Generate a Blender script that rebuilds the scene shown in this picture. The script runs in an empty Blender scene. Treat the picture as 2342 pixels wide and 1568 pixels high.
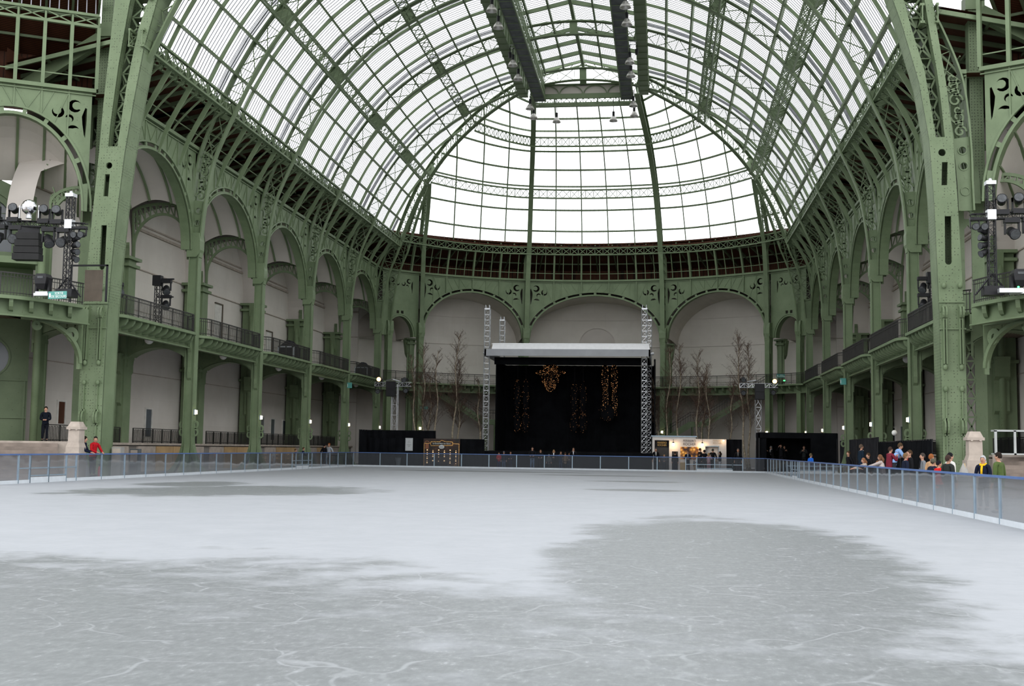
import bpy, bmesh, math, random
from mathutils import Vector, Matrix
from mathutils.geometry import tessellate_polygon
PI = math.pi
scn = bpy.context.scene
COL = scn.collection
random.seed(7)

# ------------------------------------------------------------------ object helpers
def tag(o, label=None, cat=None, group=None, kind=None):
    if label: o['label'] = label
    if cat: o['category'] = cat
    if group: o['group'] = group
    if kind: o['kind'] = kind
    return o

def thing(name, label, cat, loc=(0, 0, 0), rz=0.0, group=None):
    o = bpy.data.objects.new(name, None)
    COL.objects.link(o)
    o.location = loc
    o.rotation_euler = (0, 0, rz)
    o.empty_display_size = .2
    return tag(o, label, cat, group)

def obj(name, me, mat, parent=None):
    o = bpy.data.objects.new(name, me)
    COL.objects.link(o)
    if mat is not None and len(me.materials) == 0:
        me.materials.append(mat)
    if parent is not None: o.parent = parent
    return o

def copy_tree(o, parent=None):
    c = o.copy()
    COL.objects.link(c)
    if parent is not None: c.parent = parent
    for ch in list(o.children): copy_tree(ch, c)
    return c

ORD = ['first', 'second', 'third', 'fourth', 'fifth', 'sixth', 'seventh', 'eighth', 'ninth', 'tenth', 'eleventh', 'twelfth',
       'thirteenth', 'fourteenth', 'fifteenth', 'sixteenth', 'seventeenth', 'eighteenth', 'nineteenth', 'twentieth',
       '21st', '22nd', '23rd', '24th', '25th', '26th', '27th', '28th', '29th', '30th', '31st', '32nd', '33rd', '34th', '35th', '36th']

class MB:
    """collects faces; M maps local coordinates to the object's space"""
    def __init__(s, M=None): s.v = []; s.f = []; s.M = M
    def add(s, vs, fs, M=None):
        M = M or s.M
        b = len(s.v)
        s.v.extend([tuple(M(*p)) for p in vs] if M else [tuple(p) for p in vs])
        s.f.extend([tuple(b + i for i in f) for f in fs])
    def box(s, a, b, M=None):
        x0, y0, z0 = a; x1, y1, z1 = b
        s.add([(x0, y0, z0), (x1, y0, z0), (x1, y1, z0), (x0, y1, z0), (x0, y0, z1), (x1, y0, z1), (x1, y1, z1), (x0, y1, z1)],
              [(0, 3, 2, 1), (4, 5, 6, 7), (0, 1, 5, 4), (1, 2, 6, 5), (2, 3, 7, 6), (3, 0, 4, 7)], M)
    def sweep(s, pts, w, h, ups, M=None, closed=False):
        """rectangular section along pts: h along up, w sideways (numbers or lists)"""
        pts = [Vector(p) for p in pts]; n = len(pts); vs = []; fs = []
        for i, p in enumerate(pts):
            if closed: t = pts[(i + 1) % n] - pts[i - 1]
            else: t = pts[min(i + 1, n - 1)] - pts[max(i - 1, 0)]
            t.normalize()
            up = Vector(ups[i] if isinstance(ups, list) else ups)
            sd = t.cross(up)
            if sd.length < 1e-6: sd = t.cross(Vector((0.3, 1, .2)))
            sd.normalize(); up = sd.cross(t)
            ww = w[i] if isinstance(w, list) else w; hh = h[i] if isinstance(h, list) else h
            for a, b in ((-1, -1), (1, -1), (1, 1), (-1, 1)):
                vs.append(p + sd * (a * ww / 2) + up * (b * hh / 2))
        for i in range(n if closed else n - 1):
            for k in range(4):
                j = (i + 1) % n
                fs.append((i * 4 + k, i * 4 + (k + 1) % 4, j * 4 + (k + 1) % 4, j * 4 + k))
        if not closed: fs += [(3, 2, 1, 0), (n * 4 - 4, n * 4 - 3, n * 4 - 2, n * 4 - 1)]
        s.add(vs, fs, M)
    def bar(s, a, b, w, h, up=(0, 0, 1), n=1, M=None):
        a = Vector(a); b = Vector(b)
        s.sweep([a.lerp(b, i / n) for i in range(n + 1)], w, h, up, M)
    def tube(s, pts, r, n=6, M=None, cap=True):
        pts = [Vector(p) for p in pts]; m = len(pts); vs = []; fs = []
        ref = None
        for i, p in enumerate(pts):
            t = (pts[min(i + 1, m - 1)] - pts[max(i - 1, 0)]).normalized()
            if ref is None: ref = t.orthogonal().normalized()
            ref = (ref - t * ref.dot(t))
            ref = ref.normalized() if ref.length > 1e-5 else t.orthogonal().normalized()
            q = t.cross(ref); rr = r[i] if isinstance(r, list) else r
            for k in range(n):
                a = 2 * PI * k / n
                vs.append(p + ref * (math.cos(a) * rr) + q * (math.sin(a) * rr))
        for i in range(m - 1):
            for k in range(n):
                fs.append((i * n + k, i * n + (k + 1) % n, (i + 1) * n + (k + 1) % n, (i + 1) * n + k))
        if cap: fs += [tuple(range(n - 1, -1, -1)), tuple((m - 1) * n + k for k in range(n))]
        s.add(vs, fs, M)
    def lathe(s, prof, n=16, c=(0, 0, 0), axis=None, M=None):
        """prof = [(r, h)...] turned about axis (default z)"""
        ax = Vector(axis or (0, 0, 1)).normalized(); u = ax.orthogonal().normalized(); v = ax.cross(u); c = Vector(c)
        vs = []; fs = []
        for r, h in prof:
            for k in range(n):
                a = 2 * PI * k / n
                vs.append(c + ax * h + u * (math.cos(a) * r) + v * (math.sin(a) * r))
        m = len(prof)
        for i in range(m - 1):
            for k in range(n):
                fs.append((i * n + k, i * n + (k + 1) % n, (i + 1) * n + (k + 1) % n, (i + 1) * n + k))
        fs += [tuple(range(n - 1, -1, -1)), tuple((m - 1) * n + k for k in range(n))]
        s.add(vs, fs, M)
    def ball(s, c, rx, ry=None, rz=None, n=12, m=8, M=None):
        ry = ry or rx; rz = rz or rx
        vs = []; fs = []
        for i in range(m + 1):
            t = PI * i / m
            for k in range(n):
                a = 2 * PI * k / n
                vs.append((c[0] + rx * math.sin(t) * math.cos(a), c[1] + ry * math.sin(t) * math.sin(a), c[2] - rz * math.cos(t)))
        for i in range(m):
            for k in range(n):
                fs.append((i * n + k, i * n + (k + 1) % n, (i + 1) * n + (k + 1) % n, (i + 1) * n + k))
        s.add(vs, fs, M)
    def prism(s, loops, P, d0, d1, M=None, cuts=None):
        """plate with holes: loops of (a, b); P(a, b, d) gives the local point; cuts = values of a where it may bend"""
        if cuts:
            t = MB(); t.prism(loops, lambda a, b, d: (a, d, b), d0, d1)
            bm = bmesh.new(); vv = [bm.verts.new(v) for v in t.v]
            for f in t.f:
                try: bm.faces.new([vv[i] for i in f])
                except ValueError: pass
            for c in cuts: bmesh.ops.bisect_plane(bm, geom=bm.verts[:] + bm.edges[:] + bm.faces[:], plane_co=(c, 0, 0), plane_no=(1, 0, 0), dist=1e-5)
            bm.verts.index_update()
            s.add([P(v.co.x, v.co.z, v.co.y) for v in bm.verts], [tuple(v.index for v in f.verts) for f in bm.faces], M); bm.free()
            return
        tris = tessellate_polygon([[Vector((a, b, 0)) for a, b in lp] for lp in loops])
        flat = [p for lp in loops for p in lp]; n = len(flat)
        vs = [P(a, b, d0) for a, b in flat] + [P(a, b, d1) for a, b in flat]
        fs = [t for t in tris] + [tuple(n + i for i in reversed(t)) for t in tris]
        k = 0
        for lp in loops:
            m = len(lp)
            for i in range(m):
                j = (i + 1) % m
                fs.append((k + i, k + j, n + k + j, n + k + i))
            k += m
        s.add(vs, fs, M)
    def build(s, name, mat, parent=None, smooth=False):
        me = bpy.data.meshes.new(name)
        me.from_pydata(s.v, [], s.f)
        me.update()
        if smooth: me.polygons.foreach_set('use_smooth', [True] * len(me.polygons))
        return obj(name, me, mat, parent)

def struct(o): o['kind'] = 'structure'; return o

# ------------------------------------------------------------------ materials
class NT:
    def __init__(s, name, rough=.6, spec=.3, metal=0.0):
        s.m = bpy.data.materials.new(name); s.m.use_nodes = True
        s.t = s.m.node_tree; s.p = s.t.nodes['Principled BSDF']
        s.p.inputs['Roughness'].default_value = rough; s.p.inputs['Metallic'].default_value = metal
        s.p.inputs['Specular IOR Level'].default_value = spec
    def n(s, ty, **kw):
        nd = s.t.nodes.new(ty)
        for k, v in kw.items():
            if hasattr(nd, k) and not k[0].isupper(): setattr(nd, k, v)
            else: nd.inputs[k.replace('_', ' ')].default_value = v
        return nd
    def l(s, a, b): s.t.links.new(a, b)
    def coord(s, sc=(1, 1, 1), world=False):
        tc = s.n('ShaderNodeNewGeometry') if world else s.n('ShaderNodeTexCoord')
        mp = s.n('ShaderNodeMapping'); mp.inputs['Scale'].default_value = sc
        s.l(tc.outputs['Position' if world else 'Object'], mp.inputs['Vector'])
        return mp.outputs['Vector']
    def noise(s, vec, scale, detail=3, rough=.5):
        nd = s.n('ShaderNodeTexNoise'); nd.inputs['Scale'].default_value = scale
        nd.inputs['Detail'].default_value = detail; nd.inputs['Roughness'].default_value = rough
        s.l(vec, nd.inputs['Vector'])
        return nd.outputs['Fac']
    def ramp(s, fac, stops):
        r = s.n('ShaderNodeValToRGB')
        e = r.color_ramp.elements
        while len(e) < len(stops): e.new(.5)
        for k, (p, c) in enumerate(stops):
            e[k].position = p; e[k].color = (*c, 1)
        s.l(fac, r.inputs['Fac'])
        return r.outputs['Color']
    def mix(s, f, a, b, mode='MIX'):
        m = s.n('ShaderNodeMix', data_type='RGBA', blend_type=mode)
        for k, x in ((0, f), (6, a), (7, b)):
            if hasattr(x, 'links'): s.l(x, m.inputs[k])
            else: m.inputs[k].default_value = x if k == 0 else (*x, 1)
        return m.outputs[2]
    def math(s, op, a, b=None, clamp=False):
        m = s.n('ShaderNodeMath', operation=op); m.use_clamp = clamp
        for k, x in ((0, a), (1, b)):
            if x is None: continue
            if hasattr(x, 'links'): s.l(x, m.inputs[k])
            else: m.inputs[k].default_value = x
        return m.outputs[0]
    def smooth(s, x, a, b):
        m = s.n('ShaderNodeMapRange', interpolation_type='SMOOTHSTEP')
        m.inputs['From Min'].default_value = a; m.inputs['From Max'].default_value = b
        s.l(x, m.inputs['Value'])
        return m.outputs['Result']
    def base(s, c):
        if hasattr(c, 'links'): s.l(c, s.p.inputs['Base Color'])
        else: s.p.inputs['Base Color'].default_value = (*c, 1)
        return s
    def bump(s, h, strength=.3, dist=.02):
        b = s.n('ShaderNodeBump'); b.inputs['Strength'].default_value = strength; b.inputs['Distance'].default_value = dist
        s.l(h, b.inputs['Height']); s.l(b.outputs['Normal'], s.p.inputs['Normal'])

def simple(name, c, rough=.6, metal=0.0, var=.12, scale=3.0, spec=.3, emit=None):
    t = NT(name, rough, spec, metal)
    f = t.noise(t.coord(world=False), scale, 3)
    lo = tuple(x * (1 - var) for x in c); hi = tuple(min(1, x * (1 + var)) for x in c)
    t.base(t.ramp(f, [(.3, lo), (.7, hi)]))
    if emit:
        t.p.inputs['Emission Color'].default_value = (*emit[0], 1); t.p.inputs['Emission Strength'].default_value = emit[1]
    return t.m

MAT = {}
def mat_iron(name, rivets):
    t = NT(name, .55, .35)
    v = t.coord(world=True)
    f = t.noise(v, .8, 5, .6)
    c = t.ramp(f, [(.3, (.128, .176, .094)), (.55, (.160, .214, .118)), (.75, (.182, .238, .136))])
    g = t.noise(v, 9, 3)
    c = t.mix(t.smooth(g, .62, .8), c, (.10, .115, .065))
    if rivets:
        vo = t.n('ShaderNodeTexVoronoi'); vo.inputs['Scale'].default_value = 7.0; vo.inputs['Randomness'].default_value = .25
        t.l(v, vo.inputs['Vector'])
        d = t.smooth(vo.outputs['Distance'], .17, .27)
        c = t.mix(d, (.075, .095, .055), c)
        t.bump(d, .4, -.02)
    t.base(c)
    return t.m
MAT['iron'] = mat_iron('green_iron', False)
MAT['rivet'] = mat_iron('riveted_green_iron', True)
MAT['bar'] = simple('grey_glazing_bar', (.30, .30, .33), .5, .1)
MAT['dkiron'] = simple('dark_railing_iron', (.035, .034, .032), .5, .3)
MAT['grate'] = simple('grey_grating', (.11, .12, .125), .7, .1, .25, 1.5)

def mat_plaster():
    t = NT('pale_plaster', .85, .15)
    v = t.coord(world=True)
    c = t.ramp(t.noise(v, .35, 5, .6), [(.3, (.60, .56, .51)), (.7, (.68, .64, .59))])
    br = t.n('ShaderNodeTexBrick')
    br.inputs['Scale'].default_value = 1.0; br.inputs['Mortar Size'].default_value = .006
    br.inputs['Brick Width'].default_value = 2.6; br.inputs['Row Height'].default_value = 1.55
    br.inputs['Color1'].default_value = (1, 1, 1, 1); br.inputs['Color2'].default_value = (.97, .965, .96, 1)
    br.inputs['Mortar'].default_value = (.86, .85, .84, 1)
    sp = t.n('ShaderNodeSeparateXYZ'); t.l(v, sp.inputs[0])
    cb = t.n('ShaderNodeCombineXYZ'); t.l(t.math('ADD', sp.outputs['X'], sp.outputs['Y']), cb.inputs['X']); t.l(sp.outputs['Z'], cb.inputs['Y'])
    t.l(cb.outputs[0], br.inputs['Vector'])
    t.base(t.mix(1.0, c, br.outputs['Color'], 'MULTIPLY'))
    return t.m
MAT['wall'] = mat_plaster()
MAT['vault'] = simple('vault_plaster', (.58, .535, .495), .9, 0, .08, .4, .1)
MAT['wood'] = simple('brown_roof_boards', (.12, .045, .02), .75, 0, .4, 2.2, .2)
def mat_boards():
    t = NT('brown_boards', .7, .2)
    w = t.n('ShaderNodeTexWave'); w.bands_direction = 'Y'; w.inputs['Scale'].default_value = 2.2; w.inputs['Distortion'].default_value = .4
    t.l(t.coord(world=True), w.inputs['Vector'])
    f = t.noise(t.coord((1, .2, 1), True), 3, 4)
    c = t.mix(f, (.05, .02, .012), (.12, .043, .02))
    t.base(t.mix(t.smooth(w.outputs['Fac'], .0, .25), (.03, .014, .008), c))
    return t.m
MAT['boards'] = mat_boards()
def mat_slats():
    t = NT('soffit_slats', .7, .2)
    w = t.n('ShaderNodeTexWave'); w.bands_direction = 'X'; w.inputs['Scale'].default_value = 1.6
    t.l(t.coord(world=True), w.inputs['Vector'])
    t.base(t.mix(t.smooth(w.outputs['Fac'], .1, .45), (.05, .035, .025), (.24, .19, .14)))
    return t.m
MAT['slats'] = mat_slats()
def mat_floor():
    t = NT('hall_floor', .8, .2)
    v = t.coord(world=True)
    t.base(t.ramp(t.noise(v, .5, 6, .6), [(.3, (.17, .155, .14)), (.7, (.27, .25, .23))]))
    return t.m
MAT['floor'] = mat_floor()
MAT['stone'] = simple('warm_stone', (.42, .36, .31), .85, 0, .15, 2.5, .15)
MAT['steps'] = simple('stair_stone', (.25, .205, .175), .85, 0, .2, 2, .15)
MAT['ply'] = simple('yellow_plinth_panels', (.46, .31, .16), .7, 0, .2, .7, .2)
MAT['dark'] = simple('dark_void', (.012, .013, .014), .8)
MAT['glasspane'] = simple('dark_window_glass', (.10, .115, .13), .2, 0, .2, .5, .5)
MAT['door'] = simple('white_door_paint', (.62, .6, .56), .6)
MAT['frame'] = simple('dark_door_frame', (.10, .08, .06), .6)
MAT['drape'] = simple('black_drape', (.007, .0075, .009), .95, 0, .3, 1.2, .05)
MAT['drape2'] = simple('charcoal_drape', (.022, .022, .025), .95, 0, .3, 1.2, .05)
MAT['alu'] = simple('aluminium_truss', (.55, .56, .58), .35, .75, .1, 4)
MAT['blackmetal'] = simple('black_truss_paint', (.014, .014, .016), .45, .2)
MAT['white'] = simple('white_sheet', (.82, .82, .83), .5, 0, .04)
MAT['greysheet'] = simple('grey_fascia_sheet', (.36, .37, .39), .6, 0, .08, .8)
MAT['blue'] = simple('blue_rail', (.09, .16, .36), .4, .1, .15)
MAT['galv'] = simple('galvanised_post', (.30, .38, .45), .45, .4, .1)
MAT['kick'] = simple('white_kick_board', (.62, .66, .70), .5, 0, .06)
MAT['rubber'] = simple('black_rubber', (.02, .02, .02), .8)
MAT['lampshade'] = simple('lamp_aluminium_reflector', (.62, .60, .57), .35, .5, .1)
MAT['lamplit'] = simple('lit_lamp', (.9, .85, .7), .4, 0, .02, emit=((1, .78, .42), 9))
MAT['white_globe'] = simple('globe_lamp_glass', (.75, .74, .70), .3)
MAT['warm'] = simple('warm_bulb', (1, .8, .5), .4, 0, .02, emit=((1, .62, .30), 28))
MAT['orange'] = simple('amber_spot_lens', (1, .6, .2), .4, 0, .02, emit=((1, .42, .10), 14))
MAT['greenled'] = simple('green_led', (.1, .8, .2), .4, 0, .02, emit=((.05, 1, .15), 5))
MAT['sign'] = simple('green_sign_face', (.10, .34, .30), .5, 0, .05)
MAT['signtext'] = simple('white_lettering', (.85, .88, .86), .6, 0, .02)
MAT['mirrorball'] = simple('mirror_ball', (.8, .8, .82), .08, 1.0, .2, 14)
MAT['gold'] = simple('gold_sequins', (.75, .42, .13), .25, .9, .35, 12)
MAT['goldlight'] = simple('gold_fairy_light', (1, .6, .25), .4, 0, .02, emit=((1, .52, .2), 1.0))
MAT['goldlightdim'] = simple('dim_fairy_light', (1, .5, .2), .4, 0, .02, emit=((1, .42, .13), .16))
MAT['kiosk'] = simple('kiosk_white_panel', (.66, .63, .60), .6, 0, .04)
MAT['kioskdark'] = simple('kiosk_dark_panel', (.02, .017, .015), .4, 0, .2)
MAT['brown_letter'] = simple('brown_lettering', (.12, .07, .04), .6, 0, .02)
MAT['gold_letter'] = simple('gold_lettering', (.45, .28, .08), .4, .4, .02)
MAT['pale'] = simple('pale_poster', (.55, .57, .58), .6, 0, .03)
MAT['grey'] = simple('grey_print', (.25, .25, .25), .6)
MAT['redmetal'] = simple('red_extinguisher', (.4, .02, .02), .35)
MAT['tan'] = simple('tan_box', (.48, .34, .17), .7)
MAT['cab'] = simple('glass_case_panel', (.45, .47, .46), .3, 0, .15, 1)
MAT['umbrella'] = simple('grey_sack', (.33, .32, .30), .9)
MAT['lens'] = simple('spot_lens', (.07, .075, .08), .35, 0, .3, 9, .3)

def mat_photo():
    t = NT('golden_sweets_print', .4, .3)
    v = t.coord(world=False)
    vo = t.n('ShaderNodeTexVoronoi'); vo.inputs['Scale'].default_value = 3.2
    t.l(v, vo.inputs['Vector'])
    c = t.ramp(vo.outputs['Distance'], [(.0, (.85, .60, .20)), (.25, (.60, .28, .04)), (.5, (.20, .07, .012)), (.75, (.03, .012, .006))])
    t.base(c)
    t.l(c, t.p.inputs['Emission Color']); t.p.inputs['Emission Strength'].default_value = .3  # brightness put into the print: its own colours emit faintly
    return t.m
MAT['photo'] = mat_photo()

def mat_board_print():
    t = NT('menu_board_print', .4, .3)
    v = t.coord(world=False)
    f = t.noise(v, 1.3, 3)
    t.base(t.ramp(f, [(.4, (.012, .009, .008)), (.62, (.05, .022, .012)), (.75, (.20, .08, .03))]))
    return t.m
MAT['menu'] = mat_board_print()

def mat_glass(name, tint, gl, rough=.05):
    m = bpy.data.materials.new(name); m.use_nodes = True
    t = m.node_tree; t.nodes.clear()
    o = t.nodes.new('ShaderNodeOutputMaterial'); mx = t.nodes.new('ShaderNodeMixShader')
    tr = t.nodes.new('ShaderNodeBsdfTransparent'); tr.inputs[0].default_value = (*tint, 1)
    g = t.nodes.new('ShaderNodeBsdfGlossy'); g.inputs['Roughness'].default_value = rough
    fr = t.nodes.new('ShaderNodeLayerWeight'); fr.inputs['Blend'].default_value = .5
    pw = t.nodes.new('ShaderNodeMath'); pw.operation = 'POWER'; pw.inputs[1].default_value = gl
    t.links.new(fr.outputs['Facing'], pw.inputs[0]); t.links.new(pw.outputs[0], mx.inputs[0])
    t.links.new(tr.outputs[0], mx.inputs[1]); t.links.new(g.outputs[0], mx.inputs[2])
    t.links.new(mx.outputs[0], o.inputs[0])
    return m
MAT['roofglass'] = mat_glass('roof_glass', (.86, .87, .87), 6, .2)
MAT['boardglass'] = mat_glass('barrier_plexiglass', (.66, .68, .70), 3, .06)

def mat_acrylic():
    # acrylic: mostly clear with a small milky diffuse share, glossy at a grazing angle
    m = bpy.data.materials.new('milky_acrylic'); m.use_nodes = True
    t = m.node_tree; t.nodes.clear()
    N = t.nodes.new; L = t.links.new
    o = N('ShaderNodeOutputMaterial'); m1 = N('ShaderNodeMixShader'); m2 = N('ShaderNodeMixShader')
    tr = N('ShaderNodeBsdfTransparent'); tr.inputs[0].default_value = (.80, .82, .85, 1)
    df = N('ShaderNodeBsdfDiffuse'); df.inputs[0].default_value = (.55, .58, .62, 1)
    g = N('ShaderNodeBsdfGlossy'); g.inputs['Roughness'].default_value = .045
    fr = N('ShaderNodeLayerWeight'); fr.inputs['Blend'].default_value = .5
    pw = N('ShaderNodeMath'); pw.operation = 'POWER'; pw.inputs[1].default_value = 2.3; L(fr.outputs['Facing'], pw.inputs[0])
    ge = N('ShaderNodeNewGeometry'); no = N('ShaderNodeTexNoise'); no.inputs['Scale'].default_value = .9; no.inputs['Detail'].default_value = 1
    bp = N('ShaderNodeBump'); bp.inputs['Strength'].default_value = .12; bp.inputs['Distance'].default_value = .05
    L(ge.outputs['Position'], no.inputs['Vector']); L(no.outputs['Fac'], bp.inputs['Height']); L(bp.outputs['Normal'], g.inputs['Normal'])
    m1.inputs[0].default_value = .06
    L(tr.outputs[0], m1.inputs[1]); L(df.outputs[0], m1.inputs[2])
    L(pw.outputs[0], m2.inputs[0]); L(m1.outputs[0], m2.inputs[1]); L(g.outputs[0], m2.inputs[2])
    L(m2.outputs[0], o.inputs[0])
    return m
MAT['acrylic'] = mat_acrylic()

def mat_ice():
    t = NT('skated_ice', .35, .35)
    v = t.coord(world=True)
    sep = t.n('ShaderNodeSeparateXYZ'); t.l(v, sep.inputs[0])
    X, Y = sep.outputs['X'], sep.outputs['Y']
    n1 = t.noise(v, .16, 4, .6); n2 = t.noise(v, .8, 5, .65); n3 = t.noise(v, 4.5, 5, .7); n4 = t.noise(t.coord((1, .45, 1), True), 16, 4, .7)
    wob = t.math('ADD', t.math('MULTIPLY', t.math('SUBTRACT', n1, .5), 1.5), t.math('MULTIPLY', t.math('SUBTRACT', n2, .5), 1.5))
    def ell(cx, cy, a, b, rot=0.0):
        c, s_ = math.cos(rot), math.sin(rot)
        dx = t.math('SUBTRACT', X, cx); dy = t.math('SUBTRACT', Y, cy)
        p = t.math('ADD', t.math('MULTIPLY', dx, c / a), t.math('MULTIPLY', dy, s_ / a))
        q = t.math('ADD', t.math('MULTIPLY', dx, -s_ / b), t.math('MULTIPLY', dy, c / b))
        r = t.math('SUBTRACT', 1.0, t.math('ADD', t.math('MULTIPLY', p, p), t.math('MULTIPLY', q, q)))
        return t.smooth(t.math('ADD', r, wob), .0, .55)
    m = None
    for e in ((8.2, 21, 3.4, 12.5, 0), (-3, 6, 16, 13.2, 0), (7.5, 4, 4.2, 12, 0), (-9.0, 43.5, 5.0, 7.5, -.5), (-13.2, 50, 2.6, 4, 0), (6.3, 52.2, 2.6, 1.6, 0), (6.0, 66.4, 3.2, 1.6, 0), (-6, 88, 9, 2.2, 0), (3, 80, 5, 1.6, 0)):
        x = ell(*e)
        m = x if m is None else t.math('MAXIMUM', m, x)
    snow = t.ramp(t.math('ADD', t.math('MULTIPLY', n2, .6), t.math('MULTIPLY', n3, .4)), [(.3, (.345, .362, .388)), (.7, (.415, .432, .458))])
    wet = t.ramp(t.math('ADD', t.math('MULTIPLY', n3, .5), t.math('MULTIPLY', n4, .5)), [(.34, (.158, .170, .175)), (.5, (.20, .214, .219)), (.58, (.235, .25, .256)), (.66, (.385, .405, .425))])
    # skate scratches: thin pale lines
    vo = t.n('ShaderNodeTexVoronoi', feature='DISTANCE_TO_EDGE'); vo.inputs['Scale'].default_value = .8
    dv = t.n('ShaderNodeVectorMath', operation='ADD'); t.l(v, dv.inputs[0])
    nn = t.n('ShaderNodeTexNoise'); nn.inputs['Scale'].default_value = .5; t.l(v, nn.inputs['Vector'])
    sc = t.n('ShaderNodeVectorMath', operation='SCALE'); sc.inputs['Scale'].default_value = 2.2
    t.l(nn.outputs['Color'], sc.inputs[0]); t.l(sc.outputs[0], dv.inputs[1]); t.l(dv.outputs[0], vo.inputs['Vector'])
    ln = t.math('SUBTRACT', 1.0, t.smooth(vo.outputs['Distance'], .004, .022))
    ln = t.math('MULTIPLY', ln, t.smooth(n2, .42, .6))
    wet = t.mix(t.math('MULTIPLY', ln, .5), wet, (.40, .42, .44))
    t.base(t.mix(m, snow, wet))
    t.l(t.math('SUBTRACT', .62, t.math('MULTIPLY', m, .18)), t.p.inputs['Roughness'])
    t.bump(n3, .12, .01)
    return t.m
MAT['ice'] = mat_ice()
# ------------------------------------------------------------------ nave geometry
U0 = 21.13; BAY = 11.968; YC0 = 69.5           # column fronts, bay length, first column
def YI(i): return YC0 + BAY * i
_PP = [(21.13, 13.2), (21.08, 14.6), (20.95, 16.2), (20.66, 18.2), (20.30, 19.7), (19.25, 22.15), (17.7, 25.3), (15.8, 28.1),
       (13.5, 30.42), (10.75, 32.3), (8.0, 33.62), (5.2, 34.52), (2.6, 35.08), (0, 35.28)]
def catmull(P, m):
    out = []
    Q = [(2 * P[0][0] - P[1][0], 2 * P[0][1] - P[1][1])] + list(P) + [(-P[-2][0], P[-2][1])]
    for i in range(1, len(Q) - 2):
        for k in range(m):
            t = k / m; r = []
            for c in (0, 1):
                a, b, d, e = Q[i - 1][c], Q[i][c], Q[i + 1][c], Q[i + 2][c]
                r.append(.5 * (2 * b + (d - a) * t + (2 * a - 5 * b + 4 * d - e) * t * t + (3 * b - a - 3 * d + e) * t ** 3))
            out.append(tuple(r))
    out.append(P[-1])
    return out
_FINE = catmull(_PP, 12)
_W = [0.0]
for a, b in zip(_FINE, _FINE[1:]): _W.append(_W[-1] + math.dist(a, b))
WTOT = _W[-1]
def prof(w):
    """point and outward normal of the inner curve at arc length w from the bracket block"""
    w = max(0, min(WTOT, w))
    lo, hi = 0, len(_W) - 1
    while hi - lo > 1:
        md = (lo + hi) // 2
        if _W[md] <= w: lo = md
        else: hi = md
    f = (w - _W[lo]) / (_W[hi] - _W[lo])
    a, b = _FINE[lo], _FINE[hi]
    p = (a[0] + (b[0] - a[0]) * f, a[1] + (b[1] - a[1]) * f)
    k0, k1 = max(lo - 3, 0), min(hi + 3, len(_W) - 1)
    tu, tz = _FINE[k1][0] - _FINE[k0][0], _FINE[k1][1] - _FINE[k0][1]
    l = math.hypot(tu, tz)
    if k1 == len(_W) - 1: return p, (0.18 * p[0] / 2.6, 1.0)
    return p, (tz / l, -tu / l)
def off(w, o):
    p, n = prof(w)
    return p[0] + n[0] * o, p[1] + n[1] * o
def w_at_u(u):
    lo, hi = _W[12], WTOT
    for _ in range(50):
        md = (lo + hi) / 2
        if prof(md)[0][0] > u: lo = md
        else: hi = md
    return lo
def w_at_z(z):
    lo, hi = 0, WTOT * .6
    for _ in range(50):
        md = (lo + hi) / 2
        if prof(md)[0][1] < z: lo = md
        else: hi = md
    return lo
WE, W1, W2, WT = w_at_u(19.25), w_at_u(15.8), w_at_u(10.75), w_at_u(5.3)
NODES = [WE, WE + (W1 - WE) / 3, WE + 2 * (W1 - WE) / 3, W1, W1 + (W2 - W1) / 3, W1 + 2 * (W2 - W1) / 3, W2,
         W2 + (WT - W2) / 3, W2 + 2 * (WT - W2) / 3, WT]
def hipY(u): return 105.5 + (u - 5.2) * .847
YS = YI(-1) - 1.0
SIDE = {-1: 'left', 1: 'right'}

def depth_at(w):
    z = prof(w)[0][1]
    if z < 14.6: return .66
    if z < 19.7: return .66 + (z - 14.6) / 5.1 * .36
    return min(1.1, 1.02 + (z - 19.7) * .04)

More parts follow.
